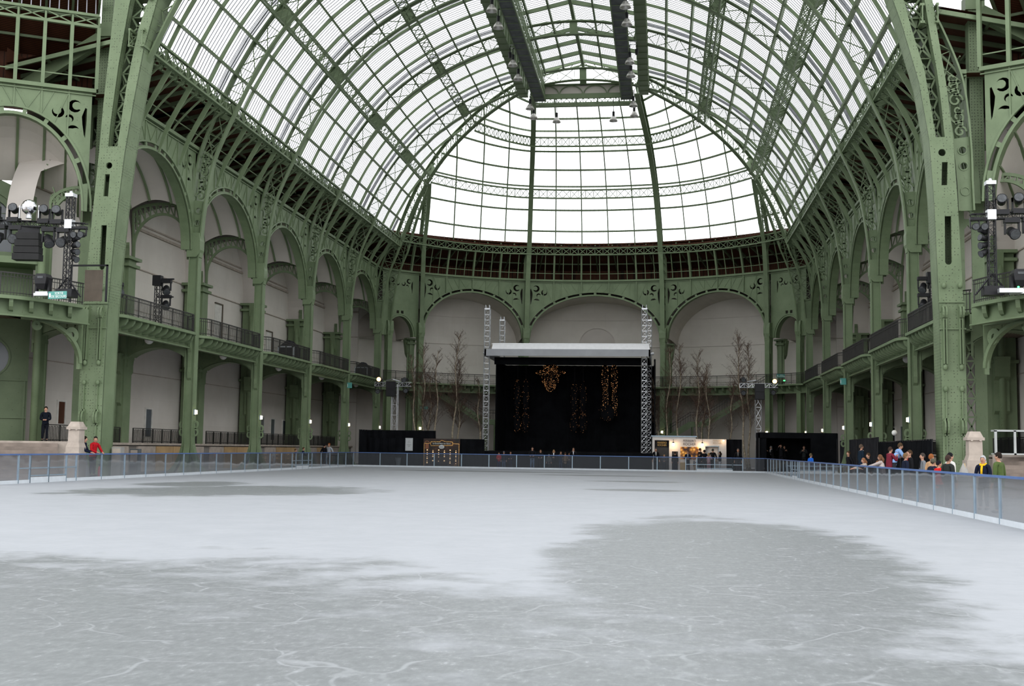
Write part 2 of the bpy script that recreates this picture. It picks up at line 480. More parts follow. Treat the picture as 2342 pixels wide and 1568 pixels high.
def truss(root, P, N, D, fw, cell, solid=(), lat_from=0.0, void=(), ft=.09, lw=.07, names=('inner_flange', 'outer_flange', 'lattice_web', 'gusset_plate')):
    """open web beam along points P with outward normals N and depths D; solid = [(s0, s1)] arc ranges with a web plate"""
    n = len(P); S = [0.0]
    for a, b in zip(P, P[1:]): S.append(S[-1] + (b - a).length)
    O = [P[i] + N[i] * D[i] for i in range(n)]
    m = MB(); m.sweep(P, fw, ft, N); m.build(names[0], MAT['iron'], root)
    m = MB(); m.sweep(O, fw, ft, N); m.build(names[1], MAT['iron'], root)
    def at(s):
        s = max(0, min(S[-1], s)); i = 0
        while i < n - 2 and S[i + 1] < s: i += 1
        f = (s - S[i]) / (S[i + 1] - S[i])
        return P[i].lerp(P[i + 1], f), O[i].lerp(O[i + 1], f)
    insolid = lambda s: any(a <= s <= b for a, b in list(solid) + list(void))
    m = MB(); k = max(1, int((S[-1] - lat_from) / cell)); c = (S[-1] - lat_from) / k
    for j in range(k + 1):
        s0, s1 = lat_from + j * c, lat_from + (j + 1) * c
        if j == k or insolid((s0 + s1) / 2):
            if m.v: m.build(names[2], MAT['iron'], root)
            m = MB(); continue
        a0, b0 = at(s0); a1, b1 = at(s1)
        d = (a1 - a0).normalized()
        m.bar(a0, b1, lw, lw * .6, d); m.bar(b0, a1, lw, lw * .6, d); m.bar(a0, b0, lw, lw * .6, d)
    for s0, s1 in solid:
        m = MB()
        q = max(2, int((s1 - s0) / .5)); ps = [at(s0 + (s1 - s0) * i / q) for i in range(q + 1)]
        cross = (ps[0][1] - ps[0][0]).cross(ps[1][0] - ps[0][0]).normalized() * .035
        vs = []; fs = []
        for a, b in ps: vs += [a - cross, b - cross, b + cross, a + cross]
        for i in range(q):
            for e in range(4): fs.append((i * 4 + e, i * 4 + (e + 1) % 4, i * 4 + 4 + (e + 1) % 4, i * 4 + 4 + e))
        fs += [(0, 1, 2, 3), (q * 4 + 3, q * 4 + 2, q * 4 + 1, q * 4)]
        m.add(vs, fs); m.build(names[3], MAT['iron'], root)
    return at, S

def curl(m, cx, cy, r, a0, a1, P, wd=.09, th=.08, steps=14, shrink=.75):
    pts = []
    for k in range(steps + 1):
        f = k / steps; a = a0 + (a1 - a0) * f; rr = r * (1 - shrink * f)
        pts.append(P(cx + rr * math.cos(a), cy + rr * math.sin(a)))
    u = Vector(P(1, 0)) - Vector(P(0, 0)); v = Vector(P(0, 1)) - Vector(P(0, 0))
    m.sweep(pts, wd, th, u.cross(v).normalized())

# ------------------------------------------------------------------ main roof arches
ARCHN = ['beside the big riveted piers', 'one bay beyond the big piers', 'two bays beyond the big piers', 'three bays beyond the big piers',
         'at the far end of the roof lantern', 'at the corners of the apse']
def foot_plate(root, sgn, Y):
    """solid lower web of an arch leg with two round holes, then scrolls"""
    wa, wb = .02, w_at_z(16.7)
    inn = [off(wa + (wb - wa) * k / 12, .04) for k in range(13)]
    out = [off(wa + (wb - wa) * k / 12, depth_at(wa + (wb - wa) * k / 12) - .04) for k in range(13)]
    poly = inn + out[::-1]
    holes = []
    for z, r in ((15.35, .16), (16.1, .16)):
        w = w_at_z(z); c = off(w, depth_at(w) / 2)
        holes.append([(c[0] + r * math.cos(2 * PI * k / 14), c[1] + r * math.sin(2 * PI * k / 14)) for k in range(14)])
    m = MB()
    m.prism([poly] + holes, lambda a, b, d: (a, b, d), -.05, .05, lambda a, b, d: (sgn * a, Y + d, b))
    P = lambda a, b: (sgn * a, Y, b)
    for z, r, q in ((17.0, .3, 0), (17.7, .34, PI), (18.5, .36, 0), (19.2, .36, PI)):
        w = w_at_z(z); c = off(w, depth_at(w) / 2)
        curl(m, c[0], c[1], r, q, q + 7.5, P, .09, .1)
        curl(m, c[0], c[1] + .35, r * .7, q + PI, q + PI - 6, P, .08, .1)
    for z in (14.15, 15.35, 16.1):
        w = w_at_z(z); c = off(w, depth_at(w) / 2)
        for sd in (-1, 1):
            m.sweep([P(c[0] + .2 * math.cos(2 * PI * k / 14), c[1] + .2 * math.sin(2 * PI * k / 14)) for k in range(14)], .05, .05, (0, 1, 0),
                    lambda a, b, d: (a, b + sd * .06, d), closed=True)
    return m
for i in range(-1, 5):
    Y = YI(i)
    if i == 4: continue                       # at the apse corners two legs and a hip instead
    root = thing('roof_arch', 'green lattice iron arch spanning the glass vault ' + ARCHN[i + 1], 'roof arch', (0, Y, 13.2), 0, 'main arches of the vault')
    B0 = Vector((0, Y, 13.2))
    ws = [WTOT * k / 90 for k in range(91)]
    P = []; N = []; D = []
    for sgn in (1, -1):
        seq = ws if sgn == 1 else ws[-2::-1]
        for w in seq:
            p, nn = prof(w); v = Vector((sgn * p[0], Y, p[1])) - B0
            P.append(v); nv = Vector((sgn * nn[0], 0, nn[1])).normalized(); N.append(nv); D.append(depth_at(w))
    tot = 2 * WTOT; wX = w_at_z(19.5); gus = []
    for g0, g1 in ((0, wX), (WE - .5, WE + .55), (W1 - .45, W1 + .45), (W2 - .4, W2 + .4), (WT - .5, WT + .5)):
        gus += [(g0, g1), (tot - g1, tot - g0)]
    plates = [g for g in gus if g[0] > .1 and g[1] < tot - .1] + [(WTOT - .3, WTOT + .3)]
    lowskip = [(0, wX), (tot - wX, tot)]
    truss(root, P, N, D, .46, 1.5, plates, 0, lowskip)
    for sgn in (1, -1):
        o = foot_plate(root, sgn, 0).build('scroll_plate', MAT['iron'], root)
        o.location = (0, 0, -13.2)

# ------------------------------------------------------------------ hips and dome ribs of the apse
def dome_q(w): return max(0.0, (prof(w)[0][0] - 5.2) / 14.05)
def dome_pt(w, x, o=0.0):
    """point of the apse dome at level w and lateral position x, o = outward offset"""
    (u, z), nn = prof(w); q = dome_q(w)
    xB, yB = 4.85 + 2.2 * q, 107 + 19.0 * q ** .75
    xH, yH = u, hipY(u)
    ax = abs(x)
    if ax <= xB: y = yB + .85 * q * (1 - (ax / xB) ** 2); k = 1.0
    else:
        f = (ax - xB) / max(.01, xH - xB); y = yB + (yH - yB) * f + 8 * q * f * (1 - f)
    ang = math.atan2(x, 40)
    return Vector((x + nn[0] * o * math.sin(ang), y + nn[0] * o * math.cos(ang), z + .55 * q + nn[1] * o))
def apse_dir(a): return Vector((math.sin(a), math.cos(a), 0))
AC = Vector((0, 99.57, 0)); AR = 28.0
AA = [math.radians(v) for v in (-48.9, -39.3, -15.1, 15.1, 39.3, 48.9)]
def radial_leg(a, top):
    """lower part of a dome rib: from the block of the apse column up to the point top"""
    base = AC + apse_dir(a) * AR
    out = []
    for k in range(10):
        w = WE * k / 10; p, nn = prof(w)
        f = (21.13 - p[0]) / (21.13 - 19.25)
        q = base.lerp(Vector((top.x, top.y, 0)), f); q.z = p[1] + .55 * f
        h = (base - Vector((top.x, top.y, 0))).normalized()
        out.append((q, (h * nn[0] + Vector((0, 0, nn[1]))).normalized(), depth_at(w)))
    return out
RIBN = {-2: 'hip rib on the left edge of the apse dome', 2: 'hip rib on the right edge of the apse dome', -1: 'straight dark rib left of centre in the glass apse dome',
        1: 'straight dark rib right of centre in the glass apse dome', -3: 'short rib joining the left hip low on the apse dome', 3: 'short rib joining the right hip low on the apse dome'}
def mkrib(kind):
    sg = 1 if kind > 0 else -1; k = abs(kind)
    root = thing('dome_rib', 'green iron ' + RIBN[kind], 'roof rib', (0, 0, 0), 0, 'ribs of the apse dome')
    L = []
    if k == 2:
        for j in range(10):
            w = WE * j / 10; p, nn = prof(w)
            L.append((Vector((sg * p[0], YI(4), p[1])), Vector((sg * nn[0], 0, nn[1])).normalized(), depth_at(w)))
        fn = lambda w: sg * prof(w)[0][0]
        we = WT
    elif k == 1:
        L = radial_leg(sg * AA[3], dome_pt(WE, sg * 7.05)); fn = lambda w: sg * (4.85 + 2.2 * dome_q(w)); we = WT
    else:
        L = radial_leg(sg * AA[4], dome_pt(WE, sg * 17.35)); fn = lambda w: sg * (17.35 - (w - WE) / (W1 - WE) * 1.5); we = W1 - .6
    for j in range(31):
        w = WE + (we - WE) * j / 30; q = dome_pt(w, fn(w)); nn = prof(w)[1]
        h = Vector((sg * .75, .66, 0)) if k == 2 else Vector((sg * .1, 1, 0)) if k == 1 else Vector((sg * .6, .8, 0))
        L.append((q, (h.normalized() * nn[0] + Vector((0, 0, nn[1]))).normalized(), 1.1))
    truss(root, [a for a, b, c in L], [b for a, b, c in L], [c for a, b, c in L], .5 if k == 1 else .42, .8, [(0, 3.4)] + ([(WE + .1, 60)] if k == 1 else [(WE - .5, WE + .5), (W1 + 1, W1 + 2.2)]), 0)
for k in (-2, 2, -1, 1, -3, 3): mkrib(k)
# second legs at the apse corners (the twin of the hip leg, in the plane of the apse arcade)
for sg in (-1, 1):
    root = thing('corner_rib', 'green iron leg twinned with the hip rib at the %s corner of the apse' % SIDE[sg], 'roof rib', (0, 0, 0), 0, 'twin corner legs')
    L = [(q + Vector((-sg * .55, 1.0, 0)), n_, d) for q, n_, d in radial_leg(sg * AA[5], dome_pt(WE, sg * 19.0))]
    for j in range(8):
        w = WE + (W1 - WE) * j / 8; q = dome_pt(w, sg * prof(w)[0][0] * .985); nn = prof(w)[1]
        L.append((q + Vector((-sg * .35 * (1 - j / 8), .9 * (1 - j / 8), 0)), (Vector((sg * .7, .7, 0)) * nn[0] + Vector((0, 0, nn[1]))).normalized(), 1.0 - .05 * j))
    truss(root, [a for a, b, c in L], [b for a, b, c in L], [c for a, b, c in L], .3, .8, [(0, 3.2)], 0)

# ------------------------------------------------------------------ rafters and clerestory posts, purlins, glazing
for sg in (-1, 1):
    cnt = 0
    for i in range(-1, 5):
        for j in (1, 2, 3):
            Y = YI(i) + BAY * j / 4
            if i == 4 or Y > hipY(19): continue
            root = thing('curved_rafter', 'slim curved green rafter on the %s slope, %s from the big pier' % (SIDE[sg], ORD[cnt]), 'rafter', (sg * 21.6, Y, 18.7), 0, 'curved rafters between the main arches')
            cnt += 1
            B0 = Vector((sg * 21.6, Y, 18.7))
            m = MB(); ps = []; ns = []
            z0 = w_at_z(18.2)
            for k in range(9):
                w = z0 + (WE + .2 - z0) * k / 8; o = .75 - .45 * k / 8
                a = off(w, o); ps.append(Vector((sg * a[0], Y, a[1])) - B0); ns.append(Vector((sg * prof(w)[1][0], 0, prof(w)[1][1])))
            m.sweep(ps, .1, [.12 + .16 * min(1, k / 3) for k in range(9)], ns); m.build('post', MAT['iron'], root)
            m = MB(); ps = []; ns = []
            k = 0
            while k <= 44:
                w = WE + .2 + (WT - WE) * k / 44; a = off(w, .95 if k else .6)
                if Y > hipY(a[0]) + .3: break
                ps.append(Vector((sg * a[0], Y, a[1])) - B0); ns.append(Vector((sg * prof(w)[1][0], 0, prof(w)[1][1]))); k += 1
            if len(ps) > 2: m.sweep(ps, .11, .2, ns); m.build('rafter', MAT['iron'], root)

def run_end(w): return min(hipY(prof(w)[0][0]), YI(4))
def girder(name, label, cat, w, sg, depth, half, cell, grp):
    """box lattice beam along the nave at arc position w"""
    y1 = run_end(w); n = int((y1 - YS) / cell); c = (y1 - YS) / n
    root = thing(name, label, cat, (sg * prof(w)[0][0], YS, prof(w)[0][1]), 0, grp)
    B0 = Vector(root.location)
    def pt(a, o, y):
        p = off(w + a, o); return Vector((sg * p[0], y, p[1])) - B0
    nn = Vector((sg * prof(w)[1][0], 0, prof(w)[1][1]))
    for a in (-half, half):
        for o in (.04, depth):
            m = MB(); m.bar(pt(a, o, YS), pt(a, o, y1), .12, .1, nn); m.build('chord', MAT['iron'], root)
    m = MB()
    for j in range(n):
        ya, yb = YS + j * c, YS + (j + 1) * c
        for a in (-half, half):
            m.bar(pt(a, .04, ya), pt(a, depth, yb), .05, .05, nn); m.bar(pt(a, depth, ya), pt(a, .04, yb), .05, .05, nn)
        m.bar(pt(-half, .04, ya), pt(half, .04, yb), .05, .04, nn); m.bar(pt(half, .04, ya), pt(-half, .04, yb), .05, .04, nn)
    m.build('lattice', MAT['iron'], root)
def eave_girder(sg):
    y1 = YI(4) + .3; n = int((y1 - YS) / 1.0); c = (y1 - YS) / n
    root = thing('eave_girder', 'green lattice eave girder along the foot of the %s glass slope' % SIDE[sg], 'girder', (sg * 19.3, YS, 22.15), 0, 'eave girders')
    B0 = Vector(root.location)
    pt = lambda d, z, y: Vector((sg * (19.42 + d), y, z)) - B0
    for z, d, nm in ((22.15, 0, 'lower_chord'), (23.0, 0, 'upper_chord'), (22.15, .7, 'back_chord'), (23.0, .7, 'back_chord')):
        m = MB(); m.bar(pt(d, z, YS), pt(d, z, y1), .2 if d == 0 else .12, .12, (0, 0, 1)); m.build(nm, MAT['iron'], root)
    m = MB()
    for j in range(n):
        ya, yb = YS + j * c, YS + (j + 1) * c
        for d in (0, .7):
            m.bar(pt(d, 22.2, ya), pt(d, 22.95, yb), .05, .05); m.bar(pt(d, 22.95, ya), pt(d, 22.2, yb), .05, .05)
            m.bar(pt(d, 22.15, ya), pt(d, 23, ya), .05, .05, (1, 0, 0))
        m.bar(pt(0, 22.15, ya), pt(.7, 22.15, yb), .05, .05); m.bar(pt(.7, 22.15, ya), pt(0, 22.15, yb), .05, .05)
    m.build('lattice', MAT['iron'], root)
for sg in (-1, 1):
    eave_girder(sg)
    girder('lattice_purlin', 'lower green lattice purlin along the %s glass slope' % SIDE[sg], 'purlin', W1, sg, .95, .4, .9, 'lattice purlins')
    girder('lattice_purlin', 'upper green lattice purlin along the %s glass slope' % SIDE[sg], 'purlin', W2, sg, .95, .36, .9, 'lattice purlins')
    # deep beam beside the lantern
    root = thing('lantern_beam', 'deep plain green beam carrying the %s side of the roof lantern' % SIDE[sg], 'beam', (sg * 5.3, YS, 34.4), 0, 'lantern beams')
    m = MB()
    m.box((sg * 5.15 - sg * .02, YS, 34.1), (sg * 5.95, 106.6, 35.4)); o = m.build('web_box', MAT['iron'], root); o.location = -Vector(root.location)
    m = MB()
    for k in range(33):
        y = YS + 1 + k * 1.496
        if y < 106: m.box((sg * 5.05, y - .06, 34.05), (sg * 6.0, y + .06, 35.45))
    o = m.build('stiffeners', MAT['iron'], root); o.location = -Vector(root.location)
    for q, nm in ((1, 'lowest'), (2, 'second lowest'), (4, 'third lowest'), (5, 'fourth lowest'), (7, 'fifth lowest'), (8, 'highest')):
        w = NODES[q]; a = off(w, .95); nn = Vector((sg * prof(w)[1][0], 0, prof(w)[1][1]))
        m = MB(); y1 = run_end(w) + .3
        m.bar((0, 0, 0), (0, y1 - YS, 0), .13, .36, nn)
        o = tag(m.build('thin_purlin', MAT['iron']), 'thin dark green purlin, the %s on the %s glass slope' % (nm, SIDE[sg]), 'purlin', 'thin purlins')
        o.location = (sg * a[0], YS, a[1])
    # transverse struts at the middle of each arch panel
    # glazing, one facet strip per bay
    for i in range(-1, 5):
        ya = YI(i) if i >= 0 else YS
        yb = YI(i + 1)
        if i == 4: continue
        m = MB(); b = MB()
        for q in range(9):
            p0, p1 = off(NODES[q] + (.15 if q == 0 else 0), 1.38), off(NODES[q + 1], 1.38)
            e0, e1 = hipY(p0[0] - .6), hipY(p1[0] - .6)
            if ya > max(e0, e1): continue
            y0a, y1a = min(yb, e0), min(yb, e1)
            if y1a <= ya: 
                m.add([(sg * p0[0], ya, p0[1]), (sg * p0[0], y0a, p0[1]), (sg * p1[0], ya, p1[1])], [(0, 1, 2)])
            else:
                m.add([(sg * p0[0], ya, p0[1]), (sg * p0[0], y0a, p0[1]), (sg * p1[0], y1a, p1[1]), (sg * p1[0], ya, p1[1])], [(0, 1, 2, 3)])
            nn = (sg * (p1[1] - p0[1]), 0, (p0[0] - p1[0]))
            ys = [YI(i) + BAY * (k + .5) / 32 for k in range(32)] + [YI(i + 1) - .3 - .16 * k for k in range(5)]
            for y in ys:
                if y < ya + .05 or y > min(yb, (e0 + e1) / 2) - .05: continue
                b.bar((sg * p0[0], y, p0[1]), (sg * p1[0], y, p1[1]), .05, .035, nn)
        if m.v:
            g = struct(m.build('ceiling', MAT['roofglass'])); b.build('glazing_bars', MAT['bar'], g)

# ------------------------------------------------------------------ apse dome skin
def xB(w): return 4.85 + 2.2 * dome_q(w)
def dome_skin():
    m = MB(); b = MB(); f = MB()
    for q in range(9):
        w0, w1 = NODES[q] - (.25 if q == 0 else 0), NODES[q + 1]
        def strip(xs0, xs1, store):
            for k in range(len(xs0) - 1):
                store.add([dome_pt(w0, xs0[k], 1.25), dome_pt(w0, xs0[k + 1], 1.25), dome_pt(w1, xs1[k + 1], 1.25), dome_pt(w1, xs1[k], 1.25)], [(0, 1, 2, 3)])
        B0, B1 = xB(w0), xB(w1); H0, H1 = prof(w0)[0][0], prof(w1)[0][0]
        strip([-B0 + 2 * B0 * k / 5 for k in range(6)], [-B1 + 2 * B1 * k / 5 for k in range(6)], m)
        for sg in (-1, 1):
            strip([sg * (B0 + (H0 - B0) * k / 4) for k in range(5)], [sg * (B1 + (H1 - B1) * k / 4) for k in range(5)], m)
        up = Vector((0, 1, .3))
        for k in range(1, 30):
            x0, x1 = -B0 + 2 * B0 * k / 30, -B1 + 2 * B1 * k / 30
            t = b if k % 6 == 0 else f
            t.bar(dome_pt(w0, x0, 1.15), dome_pt(w1, x1, 1.15), .11 if t is b else .022, .2 if t is b else .04, up)
        for sg in (-1, 1):
            for k in range(1, 32):
                s0, s1 = 2.52 * (.72 + .28 * dome_q(w0)), 2.52 * (.72 + .28 * dome_q(w1))
                x0, x1 = B0 + s0 * k / 6, B1 + s1 * k / 6
                if x0 > H0 - .2: continue
                p0, p1 = dome_pt(w0, sg * x0, 1.15), dome_pt(w1, sg * min(x1, H1), 1.15)
                if x1 > H1:
                    fr = (H0 - x0) / max(.05, (H0 - x0) + (x1 - H1)); p1 = p0.lerp(dome_pt(w1, sg * x1, 1.15), fr)
                t = b if k % 6 == 0 else f
                t.bar(p0, p1, .11 if t is b else .022, .2 if t is b else .04, up)
    g = struct(m.build('ceiling', MAT['roofglass'])); b.build('glazing_mullions', MAT['iron'], g); f.build('glazing_bars', MAT['bar'], g)
dome_skin()
def ring_pts(w, o, n=12):
    H = prof(w)[0][0]
    xs = [-H + (H - xB(w)) * k / n for k in range(n)] + [-xB(w) + 2 * xB(w) * k / n for k in range(n)] + [xB(w) + (H - xB(w)) * k / n for k in range(n + 1)]
    return [dome_pt(w, x, o) for x in xs]
for q, nm in ((1, 'lowest'), (2, 'second lowest'), (4, 'third lowest'), (5, 'fourth lowest'), (7, 'fifth lowest'), (8, 'highest')):
    m = MB(); m.sweep(ring_pts(NODES[q], 1.1), .16, .16, (0, 0, 1))
    tag(m.build('dome_ring', MAT['iron']), 'thin dark horizontal ring bar on the apse dome, the %s' % nm, 'ring bar', 'thin rings of the apse dome')
for w, nm in ((W1, 'lower'), (W2, 'upper')):
    root = thing('lattice_ring', '%s lattice ring girder across the apse dome' % nm, 'ring girder', (0, 0, 0), 0, 'lattice rings of the apse dome')
    A = ring_pts(w, .05, 16); B = ring_pts(w, .85, 16); C2 = [p + Vector((0, 0, .32)) for p in ring_pts(w, 1.1, 16)]
    dz = .45
    Al = [p + Vector((0, .5, -dz + .1)) for p in A]; Bl = [p + Vector((0, .5, dz + .1)) for p in A]
    for pts, nm2 in ((Al, 'lower_chord'), (Bl, 'upper_chord'), (C2, 'top_bar')):
        m = MB(); m.sweep(pts, .15, .15, (0, 0, 1)); m.build(nm2, MAT['iron'], root)
    m = MB()
    for k in range(len(Al) - 1):
        m.bar(Al[k], Bl[k + 1], .05, .05, (0, 1, 0)); m.bar(Bl[k], Al[k + 1], .05, .05, (0, 1, 0)); m.bar(Al[k], Bl[k], .05, .05, (0, 1, 0))
    m.build('lattice', MAT['iron'], root)

# ------------------------------------------------------------------ lantern above the catwalks
YL = 105.5
g = MB(); b = MB()
for sg in (-1, 1):
    g.add([(sg * 5.2, YS, 35.95), (sg * 5.2, YL, 35.95), (0, YL, 37.15), (0, YS, 37.15)], [(0, 1, 2, 3)])
    for k in range(int((YL - YS) / .374)):
        y = YI(-1) + .187 + k * .374
        if y < YL: b.bar((sg * 5.2, y, 35.93), (0, y, 37.13), .05, .035, (0, 0, 1))
g = struct(g.build('ceiling', MAT['roofglass'])); b.build('glazing_bars', MAT['bar'], g)
m = MB(); m.box((-.13, YS, 36.55), (.13, YL + .3, 36.98)); tag(m.build('ridge_beam', MAT['iron']), 'straight green ridge beam along the crown of the glass roof', 'beam')
for sg in (-1, 1):
    for k, x in enumerate((1.75, 3.45)):
        m = MB(); z = 37.0 - x * .23
        m.box((sg * x - .07, YS, z - .3), (sg * x + .07, YL, z)); tag(m.build('lantern_purlin', MAT['iron']), 'dark purlin of the roof lantern, %s of the ridge, %s' % (SIDE[sg], ('inner', 'outer')[k]), 'purlin', 'lantern purlins')
cnt = 0
for i in range(-1, 3):
    for j in range(4):
        Y = YI(i) + BAY * j / 4
        if j == 0: continue
        m = MB()
        for sg in (-1, 1): m.bar((0, 0, 0), (sg * 5.2, 0, -1.15), .14, .3, (0, 0, 1))
        o = tag(m.build('lantern_rafter', MAT['iron']), 'gabled green rafter of the roof lantern, %s from the big piers' % ORD[cnt], 'rafter', 'gabled lantern rafters')
        o.location = (0, Y, 36.85); cnt += 1
# end gable and end screen of the lantern
root = thing('lantern_gable', 'green pedimented end screen of the roof lantern above the apse dome', 'gable', (0, YL + .4, 32.95))
m = MB()
for sg in (-1, 1):
    m.bar((0, 0, 4.3), (sg * 5.2, 0, 3.0), .2, .25, (0, 0, 1)); m.bar((0, 0, 3.9), (sg * 4.6, 0, 2.75), .12, .12, (0, 0, 1))
    for k in range(6): m.bar((sg * k * .9, 0, 4.25 - k * .235), (sg * (k + .5) * .85, 0, 3.75 - k * .2), .06, .06, (0, 1, 0))
m.build('pediment', MAT['iron'], root)
m = MB(); m.box((-4.6, -.1, .75), (4.6, .1, 1.2)); m.box((-4.6, -.15, 2.0), (4.6, .1, 2.12)); m.box((-4.6, -.15, 0), (4.6, .15, .2)); m.box((-.3, -.12, 2.0), (.3, .12, 3.1)); m.build('bands', MAT['iron'], root)
m = MB()
for k in range(4):
    c = -3.3 + 2.2 * k
    m.sweep([(c + 1.05 * math.cos(t * PI / 10), 0, 1.2 + .75 * math.sin(t * PI / 10)) for t in range(11)], .08, .1, (0, 1, 0))
m.build('small_arches', MAT['iron'], root)
m = MB(); m.box((-4.5, .1, 1.2), (4.5, .14, 2.0)); m.build('back_panel', MAT['vault'], root)
m = MB()
for k in range(18):
    x = -4.5 + k * .5
    m.bar((x, 0, .2), (x + .5, 0, .75), .04, .04, (0, 1, 0)); m.bar((x + .5, 0, .2), (x, 0, .75), .04, .04, (0, 1, 0))
    m.bar((x, 0, 0.2), (x, 0, .75), .04, .04, (0, 1, 0))
m.build('lattice', MAT['iron'], root)

# catwalks
for sg in (-1, 1):
    root = thing('catwalk', 'dark grey grated catwalk hanging along the %s side of the roof lantern' % SIDE[sg], 'catwalk', (sg * 4.0, YS, 33.6), 0, 'roof catwalks')
    y1 = 106.3 - YS
    m = MB(); m.box((-.5, 0, 0), (.5, y1, .09)); m.build('grating', MAT['grate'], root)
    m = MB()
    for x in (-.52, .52): m.box((x - .05, 0, -.05), (x + .05, y1, .22))
    for k in range(34): m.box((-.5, k * 1.47, -.04), (.5, k * 1.47 + .06, .0))
    m.build('edge_beams', MAT['iron'], root)
    m = MB()
    for x in (-sg * .5,):
        for z in (.6, 1.15, 1.9): m.box((x - .02, 0, z - .02), (x + .02, y1, z + .02))
        for k in range(int(y1 / .75)):
            y = k * .75
            m.box((x - .02, y, 0), (x + .02, y + .04, 2.3))
            m.bar((x, y, .2), (x, y + .75, 1.9), .03, .03, (1, 0, 0)); m.bar((x, y + .75, .2), (x, y, 1.9), .03, .03, (1, 0, 0))
    m.build('lattice_railing', MAT['iron'], root)
    m = MB()
    for k in range(9): m.box((-.03, k * 6 + .5, .0), (.03, k * 6 + .56, 1.8))
    m.build('hangers', MAT['iron'], root)

# ------------------------------------------------------------------ bays: local (t along, d outward, z up)
class Bay:
    def __init__(s, kind, sg, i=0):
        s.kind, s.sg, s.i = kind, sg, i
        if kind == 'nave':
            s.L = BAY; y = YI(i); s.M = lambda t, d, z: (sg * (U0 + d), y + t, z)
            s.db, s.dw = 4.37, 5.9
        elif kind == 'apse':
            a0, a1 = AA[i], AA[i + 1]; s.L = AR * (a1 - a0)
            s.M = lambda t, d, z: (math.sin(a0 + t / AR) * (AR + d), 99.57 + math.cos(a0 + t / AR) * (AR + d), z)
            s.db, s.dw = 2.3, 5.4
        else:
            s.L = 7.86; e = Vector((sg * .87, -.493)).normalized(); n = Vector((sg * .493, .87)).normalized()
            s.M = lambda t, d, z: (sg * 22.0 + e.x * t + n.x * d, 57.0 + e.y * t + n.y * d, z)
            s.db, s.dw = 4.37, 6.0
BAYS = [Bay('nave', sg, i) for sg in (-1, 1) for i in range(-1, 4)] + [Bay('apse', 0, i) for i in range(5)] + [Bay('cross', sg) for sg in (-1, 1)]
APN = ['narrow bay at left corner of apse', 'left of the three wide apse bays', 'middle bay of the apse behind the stage', 'right of the three wide apse bays', 'narrow bay at right corner of apse']
BN = ['beside the big pier', 'second from the big pier', 'third from the big pier', 'fourth from the big pier', 'fifth from the pier, by the apse']
def where(B):
    if B.kind == 'nave': return '%s wall, bay %s' % (SIDE[B.sg], BN[B.i + 1])
    if B.kind == 'apse': return APN[B.i]
    return 'corner bay before the %s pier' % SIDE[B.sg]

def spandrel_holes(x, z, mir, sc=1.0):
    """scrollwork openings of a spandrel, drawn from its top corner (x, z)"""
    f = lambda p: [(x + mir * a * sc, z + b * sc) for a, b in p]
    def crescent(cx, cy, r, a0, a1, th):
        n = 10; o = []; q = []
        for k in range(n + 1):
            t = a0 + (a1 - a0) * k / n; e = th * math.sin(PI * (.12 + .88 * k / n))
            o.append((cx + r * math.cos(t), cy + r * math.sin(t))); q.append((cx + (r - e) * math.cos(t), cy + (r - e) * math.sin(t)))
        return o + q[::-1]
    return [f([(.25, -.75), (.36, -.7), (.55, -1.3), (.5, -1.8), (.38, -2.5), (.3, -2.7), (.25, -1.7)]),
            f(crescent(1.0, -.66, .42, 3.7, 8.9, .27)), f(crescent(2.0, -1.15, .38, 2.0, 6.9, .24)),
            f(crescent(1.3, -1.5, .26, .2, 4.2, .18)), f(crescent(1.05, -2.35, .42, .5, 2.6, .22))]

